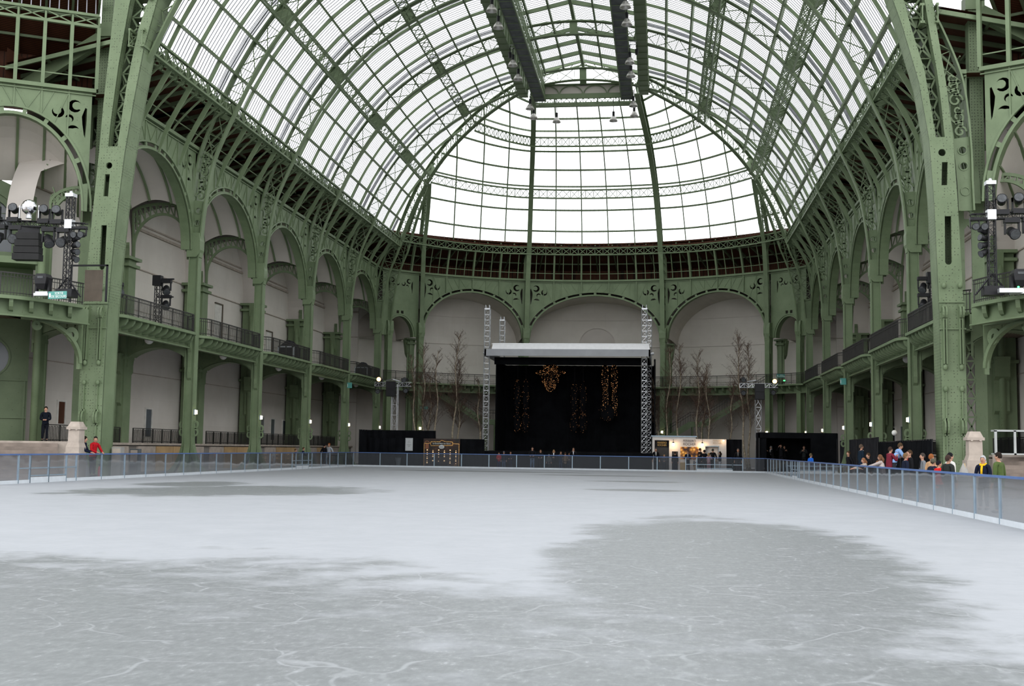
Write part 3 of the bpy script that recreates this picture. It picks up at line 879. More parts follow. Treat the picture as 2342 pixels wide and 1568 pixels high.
for B in BAYS:
    L, M, db, dw = B.L, B.M, B.db, B.dw
    W = where(B); small = L < 5; cross = B.kind == 'cross'; apse = B.kind == 'apse'
    c = L / 2; ns = max(6, int(L / .6))
    # --- frieze plate over the arch
    if small: ai, bi, zc = c - .75, 2.1, 13.2
    else: ai, bi, zc = c - .42, 4.76, 13.65
    def ell(f, k): # point on the arch curve, offset k outward; f in 0..1
        t = PI * (1 - f); return (c + (ai + k) * math.cos(t), zc + (bi + k * .9) * math.sin(t))
    root = thing('arch_panel', 'green frieze panel over the arch, ' + W, 'arch panel', M(c, .5, 13.2), 0, 'arch panels of the galleries')
    B0 = Vector(M(c, .5, 13.2)); R = lambda t, d, z: Vector(M(t, d, z)) - B0
    top = 20.0
    outer = [(.18, zc)] + [(.18 + (L - .36) * k / ns, top) for k in range(ns + 1)] + [(L - .18, zc)]
    arch = [ell(1 - k / 28, 0) for k in range(29)]
    loops = [outer + arch]
    if not small:
        nsl = 12 if L > 9 else 9
        for k in range(nsl):
            f0, f1 = .085 + .83 * (k + .09) / nsl, .085 + .83 * (k + .91) / nsl
            loops.append([ell(f0 + (f1 - f0) * j / 4, .13) for j in range(5)] + [ell(f1 - (f1 - f0) * j / 4, .36) for j in range(5)])
        for x, mir in ((.2, 1), (L - .2, -1)): loops += spandrel_holes(x, top - .35, mir, .86 if L > 9 else .8)
    else:
        for x, mir in ((.75, 1), (L - .75, -1)): loops += spandrel_holes(x, top - .6, mir, .62)[:4]
        loops += [[(c + a + .12 * sx, 15.55 + bb) for a, bb in ((0, 0), (.3 * sx, 0), (.3 * sx, .3), (0, .3))] for sx in (-1, 1)]
    m = MB(); m.prism(loops, lambda a, b, d: (a, d, b), .45, .53, R, [L * k / ns for k in range(1, ns)] if apse else None); m.build('plate', MAT['iron'], root)
    m = MB()
    m.sweep([R(L * k / ns, .36, top) for k in range(ns + 1)], .26, .2, (0, 0, 1)); m.sweep([R(L * k / ns, .42, top - .22) for k in range(ns + 1)], .12, .06, (0, 0, 1))
    m.build('cornice', MAT['iron'], root)
    m = MB()
    inw = R(c, -1, 15) - R(c, 0, 15)
    for k in (0, .42 if not small else .2):
        m.sweep([R(*((lambda q: (q[0], .42, q[1]))(ell(j / 28, k)))) for j in range(29)], .1, .07, inw)
    m.build('arch_moulding', MAT['iron'], root)
    m = MB()
    nst = 8 if L > 9 else 6
    if not small:
        prev = None
        for k in range(1, nst):
            f = k / nst; t = L * f
            if abs(t - c) < ai + .4:
                zz = zc + (bi + .4) * math.sqrt(max(0, 1 - ((t - c) / (ai + .45)) ** 2))
                m.bar(R(t, .42, zz), R(t, .42, top), .07, .05, inw)
                t2 = L * (k + (.5 if k < nst / 2 else -.5)) / nst
                zz2 = zc + (bi + .42) * math.sqrt(max(0, 1 - ((t2 - c) / (ai + .45)) ** 2))
                m.bar(R(t, .43, top - .15), R(t2, .43, zz2), .05, .03, inw)
                t3 = L * (k - (.5 if k < nst / 2 else -.5)) / nst
                if .2 * L < t3 < .8 * L:
                    zz3 = zc + (bi + .42) * math.sqrt(max(0, 1 - ((t3 - c) / (ai + .45)) ** 2)); m.bar(R(t, .43, zz), R(t3, .43, top - .1), .04, .03, inw)
        m.build('stiffeners', MAT['iron'], root)
    # --- soffit of the arch and the plaster vault behind it
    m = MB(); q = [ell(j / 28, .0) for j in range(29)]
    for k in range(28):
        (t0, z0), (t1, z1) = q[k], q[k + 1]
        m.add([M(t0, .46, z0), M(t1, .46, z1), M(t1, 1.1, z1), M(t0, 1.1, z0)], [(0, 1, 2, 3)])
    for k in range(28):
        (t0, z0), (t1, z1) = ell(k / 28, .12), ell((k + 1) / 28, .12)
        m.add([M(t0, .46, z0), M(t1, .46, z1), M(t1, 1.1, z1), M(t0, 1.1, z0)], [(3, 2, 1, 0)])
    if True:
        o = m.build('arch_soffit', MAT['iron'], root); o.location = -B0
    bc = .95
    def back(f):
        t = PI * (1 - f)
        if apse: return (c + (c - .25) * math.cos(t), 13.2 + (5.0 if not small else 3) * math.sin(t))
        if cross: return (c + (c - .2) * math.cos(t), 13.2 + 2.6 * math.sin(t))
        return (c + (c - bc + .35) * math.cos(t), 13.2 + 4.5 * math.sin(t))
    dback = dw if apse else 4.75
    def vlt(f, g):
        a = ell(f, .05); b = back(f); e = g; arc = math.sin(PI / 2 * g) if not apse else g
        return M(a[0] + (b[0] - a[0]) * g, .8 + (dback - .8) * g, a[1] + (b[1] - a[1]) * (1 - math.cos(PI / 2 * g)) )
    m = MB()
    if B.kind == 'nave':
        sc_ = lambda f, d, r=0: M(c - (c - .06 - r) * math.cos(PI * f), d, 13.25 + (5.9 - r) * math.sin(PI * f))
        ztun = lambda d: 16.05 + .58 * math.sin(PI * (d - .65) / 3.8) if .65 < d < 4.45 else 0
        ds = [.54, .65] + [.65 + 3.8 * q / 12 for q in range(1, 13)] + [dw]
        zv = lambda f: 13.25 + 5.9 * math.sin(PI * f)
        def fr(d):
            z_ = 16.05 + .58 * math.sin(PI * min(1, max(0, (d - .65) / 3.8))); return math.asin((z_ - 13.25) / 5.9) / PI
        for d0, d1 in zip(ds, ds[1:]):
            fl = ztun((d0 + d1) / 2) > 0
            g0, g1 = (fr(d0), fr(d1)) if fl else (0, 0)
            for k in range(32):
                q = lambda g, k: g + (1 - 2 * g) * k / 32
                m.add([sc_(q(g0, k), d0), sc_(q(g0, k + 1), d0), sc_(q(g1, k + 1), d1), sc_(q(g1, k), d1)], [(0, 1, 2, 3)])
        vo = struct(m.build('ceiling', MAT['vault'], None, True))
        for d in (1.55, 2.9, 4.25):
            f0 = math.asin((ztun(d) - 13.25) / 5.9) / PI; m = MB(); m.sweep([Vector(sc_(f0 + (1 - 2 * f0) * k / 32, d, .05)) for k in range(33)], .12, .1, [Vector(sc_(f0 + (1 - 2 * f0) * k / 32, d, .5)) - Vector(sc_(f0 + (1 - 2 * f0) * k / 32, d, 0)) for k in range(33)]); m.build('vault_rib', MAT['iron'], vo)
    else:
        for k in range(28):
            for j in range(6): m.add([vlt(k / 28, j / 6), vlt((k + 1) / 28, j / 6), vlt((k + 1) / 28, (j + 1) / 6), vlt(k / 28, (j + 1) / 6)], [(0, 1, 2, 3)])
        vo = struct(m.build('ceiling', MAT['vault'], None, True))
        if cross:
            for f in (.12, .24, .36, .48, .6, .72, .84):
                m = MB(); m.sweep([Vector(vlt(f, j / 10)) + Vector((0, 0, -.04)) for j in range(11)], .13, .1, (0, 0, 1)); m.build('vault_rib', MAT['iron'], vo)
            m = MB(); m.prism([[(-.3, 13.2), (-.3, 18.3), (L + .3, 18.3), (L + .3, 13.2)] + [back(1 - k / 28) for k in range(29)]], lambda a, b, d: (a, d, b), 4.75, 4.85, M); struct(m.build('ceiling', MAT['vault']))
    # lattice arch: across the gallery at each nave column, small one beside the window in the corner bays
    def lattice_arch(PT, cb, hb, vb, zs, zt0, zt1, nw, lab, at):
        r2 = thing('lattice_arch', 'thin lattice arch %s' % lab, 'lattice arch', at, 0, 'lattice arches of the galleries')
        B1 = Vector(at); e2 = lambda f, k=0: (cb + (hb + k) * math.cos(PI * (1 - f)), zs + (vb + k) * math.sin(PI * (1 - f)))
        e3 = lambda f: (cb + (hb + .12) * math.cos(PI * (1 - f)), zt0 + (zt1 - zt0) * math.sin(PI * (1 - f)))
        R1 = lambda q: Vector(PT(*q)) - B1
        m = MB(); m.sweep([R1((cb - hb, 13.1))] + [R1(e2(k / 28)) for k in range(29)] + [R1((cb + hb, 13.1))], .16, .12, nw); m.build('lower_rim', MAT['iron'], r2)
        m = MB(); m.sweep([R1(e3(k / 28)) for k in range(29)], .16, .12, nw); m.build('upper_rim', MAT['iron'], r2)
        m = MB()
        for k in range(4, 25, 2):
            m.bar(R1(e2(k / 28)), R1(e3(k / 28)), .07, .08, nw)
            if k < 24: m.bar(R1(e2(k / 28)), R1(e3((k + 2) / 28)), .06, .06, nw)
        for sd in (-1, 1):
            cc = (cb + sd * hb * .93, zs + vb * .83)
            m.sweep([R1((cc[0] + .24 * math.cos(2 * PI * k / 12), cc[1] + .24 * math.sin(2 * PI * k / 12))) for k in range(12)], .06, .07, nw, None, True)
            m.bar(R1((cc[0] - sd * .3, cc[1] - .5)), R1((cc[0] + sd * .15, cc[1] + .6)), .05, .06, nw)
            m.bar(R1((cb + sd * hb, 13.1)), R1((cb + sd * (hb + .12), zt0)), .12, .14, nw)
        m.build('lattice', MAT['iron'], r2)
    if B.kind == 'nave':
        for k in ((0,) if B.i < 3 else (0, 1)):
            tt_ = L * k + (.8 if B.i == -1 else 0)
            nm = 'across the %s gallery at the column %s' % (SIDE[B.sg], ['beside the big pier', 'first past the pier', 'second past the pier', 'third past the pier', 'fourth past the pier', 'at the apse corner'][B.i + 1 + k])
            lattice_arch(lambda a, b: M(tt_, a, b), *((2.55, 1.78, 2.0, 13.95, 16.05, 16.6) if B.i + k > -1 else (2.25, 1.45, 1.45, 13.4, 14.3, 15.15)), (0, 1, 0), nm, M(tt_, 2.5, 13.2))
            la = thing('lower_arch_panel', 'dark segmental arch ' + nm, 'arch panel', M(tt_, 2.5, 7.0), 0, 'segmental arches under the galleries')
            B5 = Vector(M(tt_, 2.5, 7.0)); R5 = lambda t, d, z: Vector(M(t, d, z)) - B5
            seg = [(4.3 - 3.6 * q / 20, 7.05 + .58 * math.sin(PI * q / 20) ** .8) for q in range(21)]
            m = MB(); m.prism([[(.6, 6.4), (.6, 8.3), (4.4, 8.3), (4.4, 6.4), (4.3, 6.4)] + seg + [(.7, 6.4)]], lambda a, b, d: (tt_ + d, a, b), -.2, -.12, R5); m.build('plate', MAT['iron'], la)
            m = MB(); m.sweep([R5(tt_ + .35, a, b) for a, b in seg], 1.1, .06, (0, 0, 1)); m.build('arch_soffit', MAT['iron'], la)
            m = MB()
            for q in range(1, 8): m.bar(R5(tt_ - .24, .7 + 3.6 * q / 8, 8.3), R5(tt_ - .24, .7 + 3.6 * q / 8, 7.72), .06, .06, (0, 1, 0))
            m.build('stiffeners', MAT['iron'], la)
    # --- back columns (one at the start of the bay, and one closing the row)
    # --- walls
    m = MB(); nw_ = max(2, int(L / 1.2)); 
    if apse: t0, t1 = 0, L
    elif cross: t0, t1 = 0, L + 2
    else: t0, t1 = (0 if B.i > -1 else 2.3), (L if B.i < 3 else L + 9)
    for k in range(nw_):
        a, b2 = t0 + (t1 - t0) * k / nw_, t0 + (t1 - t0) * (k + 1) / nw_
        m.add([M(a, dw, 0), M(b2, dw, 0), M(b2, dw, 19.9), M(a, dw, 19.9), M(a, dw + .4, 0), M(b2, dw + .4, 0), M(b2, dw + .4, 19.9), M(a, dw + .4, 19.9)],
              [(0, 1, 2, 3), (5, 4, 7, 6), (3, 2, 6, 7)])
    if cross: m = MB(); m.box((L + 2, -2, 0), (L + 2.3, 9, 24), M)
    wl = struct(m.build('wall_back' if apse else 'wall_' + SIDE[B.sg], MAT['wall']))
    m = MB()
    for z, h, w_ in () if cross else ((13.15, .07, .1),) + (((15.75, .16, .2), (16.1, .1, .12), (6.28, .05, .06), (10.4, .03, .03)) if not apse else ((9.2, .08, .1), (16.2, .05, .06))):
        m.sweep([M(t0 + (t1 - t0) * k / nw_, dw - .03, z) for k in range(nw_ + 1)], w_, h, (0, 0, 1))
    if m.v: m.build('wall_moulding', MAT['stone'] if not apse else MAT['vault'], wl)
    if B.kind == 'nave': t0 = 0; t1 = L + (0 if B.i < 3 else 4.0)
    # --- attic behind the clerestory: floor, boarded roof, rafters
    if apse:
        RR = [(dw + .4, 21.9), (-.1, 23.9)]
    elif cross: RR = [(5.5, 23.0), (.2, 25.4)]; dw = 5.0
    else: RR = [(dw + .4, 21.6), (-.75, 23.1)]
    m = MB()
    for k in range(nw_):
        a, b2 = t0 + (t1 - t0) * k / nw_, t0 + (t1 - t0) * (k + 1) / nw_
        (d0, z0), (d1, z1) = RR
        m.add([M(a, d0, z0), M(b2, d0, z0), M(b2, d1, z1), M(a, d1, z1), M(a, d0, z0 + .15), M(b2, d0, z0 + .15), M(b2, d1, z1 + .15), M(a, d1, z1 + .15)],
              [(3, 2, 1, 0), (4, 5, 6, 7), (2, 3, 7, 6)])
        m.add([M(a, .5, 19.93), M(b2, .5, 19.93), M(b2, dw + .4, 19.93), M(a, dw + .4, 19.93)], [(0, 1, 2, 3)])
        m.add([M(a, dw + .38, 19.9), M(b2, dw + .38, 19.9), M(b2, dw + .38, 22.6 if not cross else 23.6), M(a, dw + .38, 22.6 if not cross else 23.6)], [(0, 1, 2, 3)])
    bo = struct(m.build('ceiling', MAT['boards']))
    m = MB()
    for k in range(nst + 1 if not small else 3):
        t = L * k / (nst if not small else 2)
        m.bar(M(t, RR[0][0], RR[0][1] - .12), M(t, RR[1][0], RR[1][1] - .12), .12, .22, (0, 0, 1))
    for f in (.3, .65):
        dd, zz = RR[0][0] + (RR[1][0] - RR[0][0]) * f, RR[0][1] + (RR[1][1] - RR[0][1]) * f
        m.sweep([M(L * k / nw_, dd, zz - .1) for k in range(nw_ + 1)], .12, .14, (0, 0, 1))
    m.build('roof_rafters', MAT['iron'], bo)
    # --- clerestory mullions
    sc = thing('clerestory_screen', 'thin mullions above the frieze, ' + W, 'mullion screen', M(c, .4, 20.1), 0, 'clerestory screens')
    B2 = Vector(M(c, .4, 20.1)); R2 = lambda t, d, z: Vector(M(t, d, z)) - B2
    nsub = {True: 3, False: 12}[small] if L < 13 else 15
    if cross: nsub = 6
    if small: nsub = 4
    mm = MB(); pp = MB()
    for k in range(nsub + 1):
        t = L * k / nsub
        thick = (k % 3 == 0) or cross
        if not apse and not cross and thick: continue
        if (k == 0 or k == nsub) and not cross: continue
        if cross: pts = [R2(t, .4, 20.1), R2(t, .4, 23.4)]
        else: pts = [R2(t, .42 - (2.0 if not apse else .8) * (j / 6) ** 1.25, 20.05 + (2.15 + (.6 if apse else 0)) * j / 6) for j in range(7)]
        (pp if thick else mm).sweep(pts, .18 if thick else .07, .3 if thick else .1, inw)
        if apse and thick and not small: pp.bar(R2(t, .36, 20.1), R2(t, .38, zc + (bi + .4) * math.sqrt(max(0, 1 - ((t - c) / (ai + .45)) ** 2))), .12, .1, inw)
    for z, dd in ((20.75, .2 if not cross else .5),):
        mm.sweep([R2(L * k / ns, dd, z) for k in range(ns + 1)], .05, .06, (0, 0, 1))
    mm.build('thin_mullions', MAT['iron'], sc)
    if pp.v: pp.build('thick_mullions', MAT['iron'], sc)
    if cross:
        eg = thing('eave_girder', 'green lattice eave girder over the corner bay beside the %s pier' % SIDE[B.sg], 'girder', M(c, .4, 23.4), 0, 'eave girders')
        B3 = Vector(M(c, .4, 23.4)); R3 = lambda t, d, z: Vector(M(t, d, z)) - B3
        for z, nm in ((23.45, 'lower_chord'), (24.05, 'upper_chord')):
            m = MB(); m.bar(R3(0, .4, z), R3(L, .4, z), .2, .14, (0, 0, 1)); m.build(nm, MAT['iron'], eg)
        m = MB()
        for k in range(6):
            a, b2 = L * k / 6, L * (k + 1) / 6
            m.bar(R3(a, .4, 23.5), R3(b2, .4, 24.0), .06, .06, inw); m.bar(R3(a, .4, 24.0), R3(b2, .4, 23.5), .06, .06, inw); m.bar(R3(a, .4, 23.4), R3(a, .4, 24.05), .1, .08, inw)
        m.build('lattice', MAT['iron'], eg)
        m = MB(); m.bar(R3(-.1, 1.0, 23.0), R3(4.2, 4.6, 20.4), .35, .7, (0, 0, 1)); m.build('brace', MAT['iron'], eg)
        m = MB(); m.add([M(0, .4, 24.1), M(L + 3, .4, 24.1), M(L + 3, 2.5, 29), M(0, 2.5, 29)], [(0, 1, 2, 3)]); gq = struct(m.build('ceiling', MAT['roofglass']))
        m = MB()
        for k in range(24): m.bar(M(.2 + k * .45, .4, 24.1), M(.2 + k * .45, 2.5, 29), .05, .06, inw)
        m.build('glazing_bars', MAT['bar'], gq)
    # --- balcony
    bal = thing('balcony', 'balcony with black railing, ' + W, 'balcony', M(c, 0, 8.42), 0, 'balconies of the galleries')
    B4 = Vector(M(c, 0, 8.42)); R4 = lambda t, d, z: Vector(M(t, d, z)) - B4
    def edge(t):
        if cross:
            return -2.3 - 2.9 * math.sin(min(1.0, t / 4.6) * PI / 2)
        if apse: return -.25
        e = min(t, L - t) - .28; e = max(0, min(1, e / 1.25))
        return .5 - .85 * (1 - (1 - e) ** 2.2)
    tt = sorted(set([.28 + (L - .56) * k / 40 for k in range(41)])) if not apse else [L * k / 24 for k in range(25)]
    m = MB()
    for a, b2 in zip(tt, tt[1:]):
        ea, eb = edge(a), edge(b2)
        m.add([R4(a, ea, 8.42), R4(b2, eb, 8.42), R4(b2, dw, 8.42), R4(a, dw, 8.42), R4(a, ea, 8.3), R4(b2, eb, 8.3), R4(b2, .5, 8.3), R4(a, .5, 8.3)],
              [(0, 1, 2, 3), (7, 6, 5, 4), (1, 0, 4, 5)])
    m.build('deck', MAT['iron'], bal)
    m = MB(); m.sweep([R4(t, edge(t) - .04, 8.36) for t in tt], .14, .16, (0, 0, 1)); m.build('edge_moulding', MAT['iron'], bal)
    m = MB()
    m.sweep([R4(L * k / ns, .45 if not cross else edge(L * k / ns) + .6, 7.95) for k in range(ns + 1)], .1, .75, (0, 0, 1))
    m.sweep([R4(L * k / ns, .4 if not cross else edge(L * k / ns) + .55, 7.58) for k in range(ns + 1)], .3, .07, (0, 0, 1))
    m.build('beam', MAT['iron'], bal)
    nb = int(L / .8) if not cross else 9
    for k in range(1, nb):
        t = L * k / nb; e = edge(t); back_ = .45 if not cross else e + .6
        if back_ - e < .25: continue
        m = MB(); w2 = back_ - e
        m.prism([[(e + .02, 8.3), (back_, 8.3), (back_, 7.75), (e + w2 * .55, 7.8), (e + w2 * .22, 7.95), (e + .04, 8.14)]], lambda a, b, d: (t + d, a, b), -.09, .09, R4)
        m.build('bracket', MAT['iron'], bal)
    rail = MB()
    for z, h in ((9.5, .06), (9.32, .03), (8.58, .03)):
        rail.sweep([R4(t, edge(t) + .06, z) for t in tt], .05, h, (0, 0, 1))
    S = [0]
    for a, b2 in zip(tt, tt[1:]): S.append(S[-1] + (Vector(M(b2, edge(b2), 0)) - Vector(M(a, edge(a), 0))).length)
    k = 0; s_ = .06; j = 0
    while s_ < S[-1]:
        while S[j + 1] < s_: j += 1
        f = (s_ - S[j]) / (S[j + 1] - S[j]); t = tt[j] + (tt[j + 1] - tt[j]) * f; e = edge(t) + .06
        th = .05 if k % 10 == 0 else .024
        rail.bar(R4(t, e, 8.42), R4(t, e, 9.5), th, th, inw); s_ += .15; k += 1
    rail.build('railing', MAT['dkiron'], bal)
    # soffit under the gallery
    m = MB()
    for k in range(nw_):
        a, b2 = t0 + (t1 - t0) * k / nw_, t0 + (t1 - t0) * (k + 1) / nw_
        q0, q1 = (.5, .5) if not cross else (min(.5, edge(max(0, a)) + .6), min(.5, edge(max(0, b2)) + .6))
        m.add([M(a, q0, 8.3), M(b2, q1, 8.3), M(b2, dw, 8.3), M(a, dw, 8.3)], [(3, 2, 1, 0)])
    struct(m.build('ceiling', MAT['slats']))
    # --- lower arcade, platform and its railing
    if B.kind == 'nave':
        m = MB()
        m.box((t0, 3.9, 0), (t1, dw, 1.62), M); struct(m.build('floor', MAT['floor']))
        m = MB(); m.box((t0, 3.72, 1.62), (t1, dw, 1.75), M); struct(m.build('trim_' + SIDE[B.sg], MAT['stone']))
        pl = thing('plinth_panelling', 'yellowish plinth panelling, ' + W, 'panelling', M(c, 3.85, 0), 0, 'plinth panelling')
        B6 = Vector(M(c, 3.85, 0))
        for k in range(4):
            a, b2 = .6 + (L - 1.2) * k / 4, .6 + (L - 1.2) * (k + 1) / 4 - .12
            m = MB(); m.box((a, 3.78, -.03), (b2, 3.9, 1.55), lambda t, d, z: Vector(M(t, d, z)) - B6); m.build('panel', MAT['ply'] if k % 3 else MAT['stone'], pl)
        pr = thing('platform_railing', 'black platform railing, ' + W, 'railing', M(c, 4.3, 1.75), 0, 'platform railings')
        B7 = Vector(M(c, 4.3, 1.75)); R7 = lambda t, d, z: Vector(M(t, d, z)) - B7
        m = MB(); m.bar(R7(.9, 4.3, 2.66), R7(L - .9, 4.3, 2.66), .06, .05); m.build('handrail', MAT['dkiron'], pr)
        m = MB(); m.bar(R7(.9, 4.3, 1.85), R7(L - .9, 4.3, 1.85), .05, .04); m.build('bottom_rail', MAT['dkiron'], pr)
        m = MB(); n_ = int((L - 1.8) / .16)
        for k in range(n_ + 1):
            t = .9 + (L - 1.8) * k / n_; th = .06 if k % 9 == 0 else .03
            m.bar(R7(t, 4.3, 1.75), R7(t, 4.3, 2.66 if k % 9 == 0 else 2.58), th, th, inw)
            if k % 2 == 0 and k < n_: m.bar(R7(t, 4.3, 2.58), R7(t + (L - 1.8) / n_, 4.3, 2.58), .03, .03)
        m.build('balusters', MAT['dkiron'], pr)
        # globe lamp under the balcony
        gl = thing('globe_lamp', 'white globe lamp, ' + W, 'lamp', M(c + 2.8, 1.65, 8.3), 0, 'globe lamps under the balconies')
        m = MB(); m.lathe([(.03, 0), (.03, -.3)], 8); m.build('stem', MAT['dkiron'], gl)
        m = MB(); m.ball((0, 0, -.5), .26, .26, .26, 14, 8); m.build('globe', MAT['white_globe'], gl, True)

for sg in (-1, 1):                              # end walls of the galleries beside the apse
    m = MB(); m.box((min(sg * 24.6, sg * 27.4), 121.4, 0), (max(sg * 24.6, sg * 27.4), 121.8, 23.2)); wl = struct(m.build('wall_%s_end' % SIDE[sg], MAT['wall']))
    m = MB()
    for z, h in ((13.15, .08), (10.4, .05), (15.75, .2), (6.28, .06)): m.box((min(sg * 24.6, sg * 27.2), 121.3, z), (max(sg * 24.6, sg * 27.2), 121.4, z + h))
    m.build('wall_moulding', MAT['stone'], wl)
# ------------------------------------------------------------------ columns
def column(M, name, label, group, lit=True, foot=True, apse=False):
    root = thing(name, label, 'column', M(0, 0.3, 0), 0, group)
    B0 = Vector(M(0, .3, 0)); R = lambda t, d, z: Vector(M(t, d, z)) - B0
    m = MB()
    m.box((-.17, .05, 0), (.17, .57, 13.25), R); m.build('web', MAT['iron'], root)
    m = MB(); m.box((-.27, 0, 0), (.27, .06, 13.25), R); m.build('front_flange', MAT['iron'], root)
    m = MB(); m.box((-.27, .56, 0), (.27, .62, 13.25), R); m.build('back_flange', MAT['iron'], root)
    m = MB()
    m.prism([[(-.02, 14.7), (-.1, 14.2), (-.1, 13.65), (-.02, 13.38), (.14, 13.2), (.74, 13.2), (.76, 14.7)]], lambda a, b, d: (d, a, b), -.36, .36, R)
    m.build('bracket_block', MAT['iron'], root)
    if foot:
        m = MB()
        for sd, x0 in ((-1, 0), (1, .62)):
            pr = [(0, 2.3), (.05, 1.7), (.22, 1.05), (.5, .45), (.85, .1), (.85, 0), (.5, 0), (.22, .5), (.0, 1.0)]
            m.prism([[(x0 + sd * a, b) for a, b in pr]], lambda a, b, d: (d, a, b), -.2, .2, R)
            m.prism([[(sd * (.17 + a), b) for a, b in pr]], lambda a, b, d: (a, d, b), .1, .5, R)
        m.build('flared_foot', MAT['iron'], root)
        m = MB()
        for sd in (-1, 1):
            m.prism([[(sd * .17, 8.2), (sd * .62, 8.2), (sd * .55, 7.7), (sd * .32, 7.3), (sd * .3, 6.4), (sd * .36, 6.1), (sd * .3, 5.75), (sd * .17, 5.6)]], lambda a, b, d: (a, d, b), .2, .42, R)
        m.build('corbel', MAT['iron'], root)
        for z in (2.9, 2.45):
            m = MB()
            for d in (-.12, .74): m.sweep([R(.0 + 0 * k, d + .14 * math.cos(2 * PI * k / 12), z + .2 * math.sin(2 * PI * k / 12)) for k in range(12)], .12, .05, Vector(R(1, 0, 0)) - Vector(R(0, 0, 0)), None, True)
            m.build('ring_clasp', MAT['iron'], root)
    else:
        m = MB(); m.box((-.4, -.12, 0), (.4, .75, .5), R); m.build('plinth', MAT['iron'], root)
    if apse:
        m = MB()
        m.prism([[(-.06, 13.4), (.68, 13.4), (.62, 12.9), (.45, 12.3), (.3, 11.6), (.15, 12.3), (0, 12.9)]], lambda a, b, d: (d, a, b), -.3, .3, R)
        m.build('capital', MAT['iron'], root)
    return root
def col_lamp(M, W):
    lp = thing('column_lamp', 'small lit column lamp, ' + W, 'lamp', M(0, -.07, 3.67), 0, 'lamps on the columns')
    B0 = Vector(M(0, -.07, 3.67)); R = lambda t, d, z: Vector(M(t, d, z)) - B0
    m = MB(); m.box((-.1, -.16, 3.55), (.1, -.06, 3.79), R); m.build('lamp_glass', MAT['lamplit'], lp)
    m = MB(); m.box((-.13, -.07, 3.5), (.13, 0.0, 3.84), R); m.build('back_box', MAT['galv'], lp)
CN = ['first past the big pier', 'second past the big pier', 'third past the big pier', 'fourth past the big pier', 'last of the row, at the apse corner']
for sg in (-1, 1):
    for i in range(5):
        y = YI(i); M = (lambda sg, y: lambda t, d, z: (sg * (U0 + d), y + t, z))(sg, y)
        column(M, 'iron_column', 'slender green iron column of the %s arcade, %s' % (SIDE[sg], CN[i]), 'front columns of the arcades')
        col_lamp(M, '%s arcade, %s' % (SIDE[sg], CN[i]))
for k, a in enumerate(AA):
    M = (lambda a: lambda t, d, z: tuple(AC + apse_dir(a) * (AR + d) + Vector((math.cos(a), -math.sin(a), 0)) * t + Vector((0, 0, z))))(a)
    if k in (0, 5):
        M2 = (lambda f, s_: lambda t, d, z: (f(t, d, z)[0] - s_ * .55, f(t, d, z)[1] + 1.0, z))(M, -1 if k == 0 else 1)
        column(M2, 'iron_column', 'thin green iron column of the apse, doubling the %s corner column' % ('left' if k == 0 else 'right'), 'apse columns', False, False, True)
    else:
        W = ['', 'leftmost of the four', 'second from the left of the four', 'third from the left of the four', 'rightmost of the four'][k]
        column(M, 'iron_column', 'tall thin green iron column in front of the apse wall, ' + W, 'apse columns', True, False, True)
        col_lamp(M, 'apse columns, ' + W)
def back_column(M, W, db, z0, thin=False):
    root = thing('back_column', 'dark clustered back column, ' + W, 'column', M(0, db, z0), 0, 'clustered back columns')
    B0 = Vector(M(0, db, z0)); R = lambda t, d, z: Vector(M(t, d, z)) - B0
    w = .5 if db > 3 and not thin else .2; dp = 1.35 if db > 3 and not thin else .35
    m = MB(); m.box((-w, db, z0), (w, db + dp, 13.2), R); m.build('shaft', MAT['iron'], root)
    m = MB()
    for sd in (-1, 1): m.tube([R(sd * (w + .12), db + dp * .4, z0), R(sd * (w + .12), db + dp * .4, 13.0)], .2 if db > 3 else .1, 10)
    m.build('half_columns', MAT['iron'], root, True)
    m = MB()
    for z, e in ((13.2, .32), (12.75, .22), (9.0, .08), (7.0, .1), (8.5, .1)): m.box((-w - e - .1, db - e * .6, z - .14), (w + e + .1, db + dp + .1, z + .04), R)
    for sd in (-1, 1): m.prism([[(sd * w, 13.1), (sd * (w + .42), 13.1), (sd * (w + .3), 12.3), (sd * (w + .2), 11.6), (sd * w, 11.2)]], lambda a, b, d: (a, d, b), db + .2, db + .7, R)
    m.build('capital', MAT['iron'], root)
    if db > 3 and not thin:
        m = MB(); m.prism([[(-.16, 13.2), (.16, 13.2), (.13, 13.8), (.2, 14.0), (.1, 14.3), (-.1, 14.3), (-.2, 14.0), (-.13, 13.8)]], lambda a, b, d: (a, d, b), db + .2, db + .5, R); m.build('finial', MAT['iron'], root)
        m = MB()
        for sd in (-1, 1): m.prism([[(sd * w, 7.2), (sd * (w + .55), 7.2), (sd * (w + .4), 6.5), (sd * (w + .42), 6.1), (sd * (w + .15), 5.9), (sd * (w + .2), 4.2), (sd * w, 4.0)]], lambda a, b, d: (a, d, b), db + .1, db + .9, R)
        m.build('corbels', MAT['iron'], root)
for sg in (-1, 1):
    for i in range(-1, 5):
        y = YI(i) + (0 if i > -1 else .8)
        M = (lambda sg, y: lambda t, d, z: (sg * (U0 + d), y + t, z))(sg, y)
        back_column(M, '%s side, %s' % (SIDE[sg], (['beside the big pier'] + CN)[i + 1]), 4.37 if i > -1 else 3.85, 1.75 if i > -1 else 0, i < 0)
    Bc = [b for b in BAYS if b.kind == 'cross' and b.sg == sg][0]
    M = (lambda f: lambda t, d, z: f(t + 7.4, d, z))(Bc.M)
    back_column(M, 'outer end of the corner bay at the %s edge of the hall' % SIDE[sg], 4.37, 1.75)
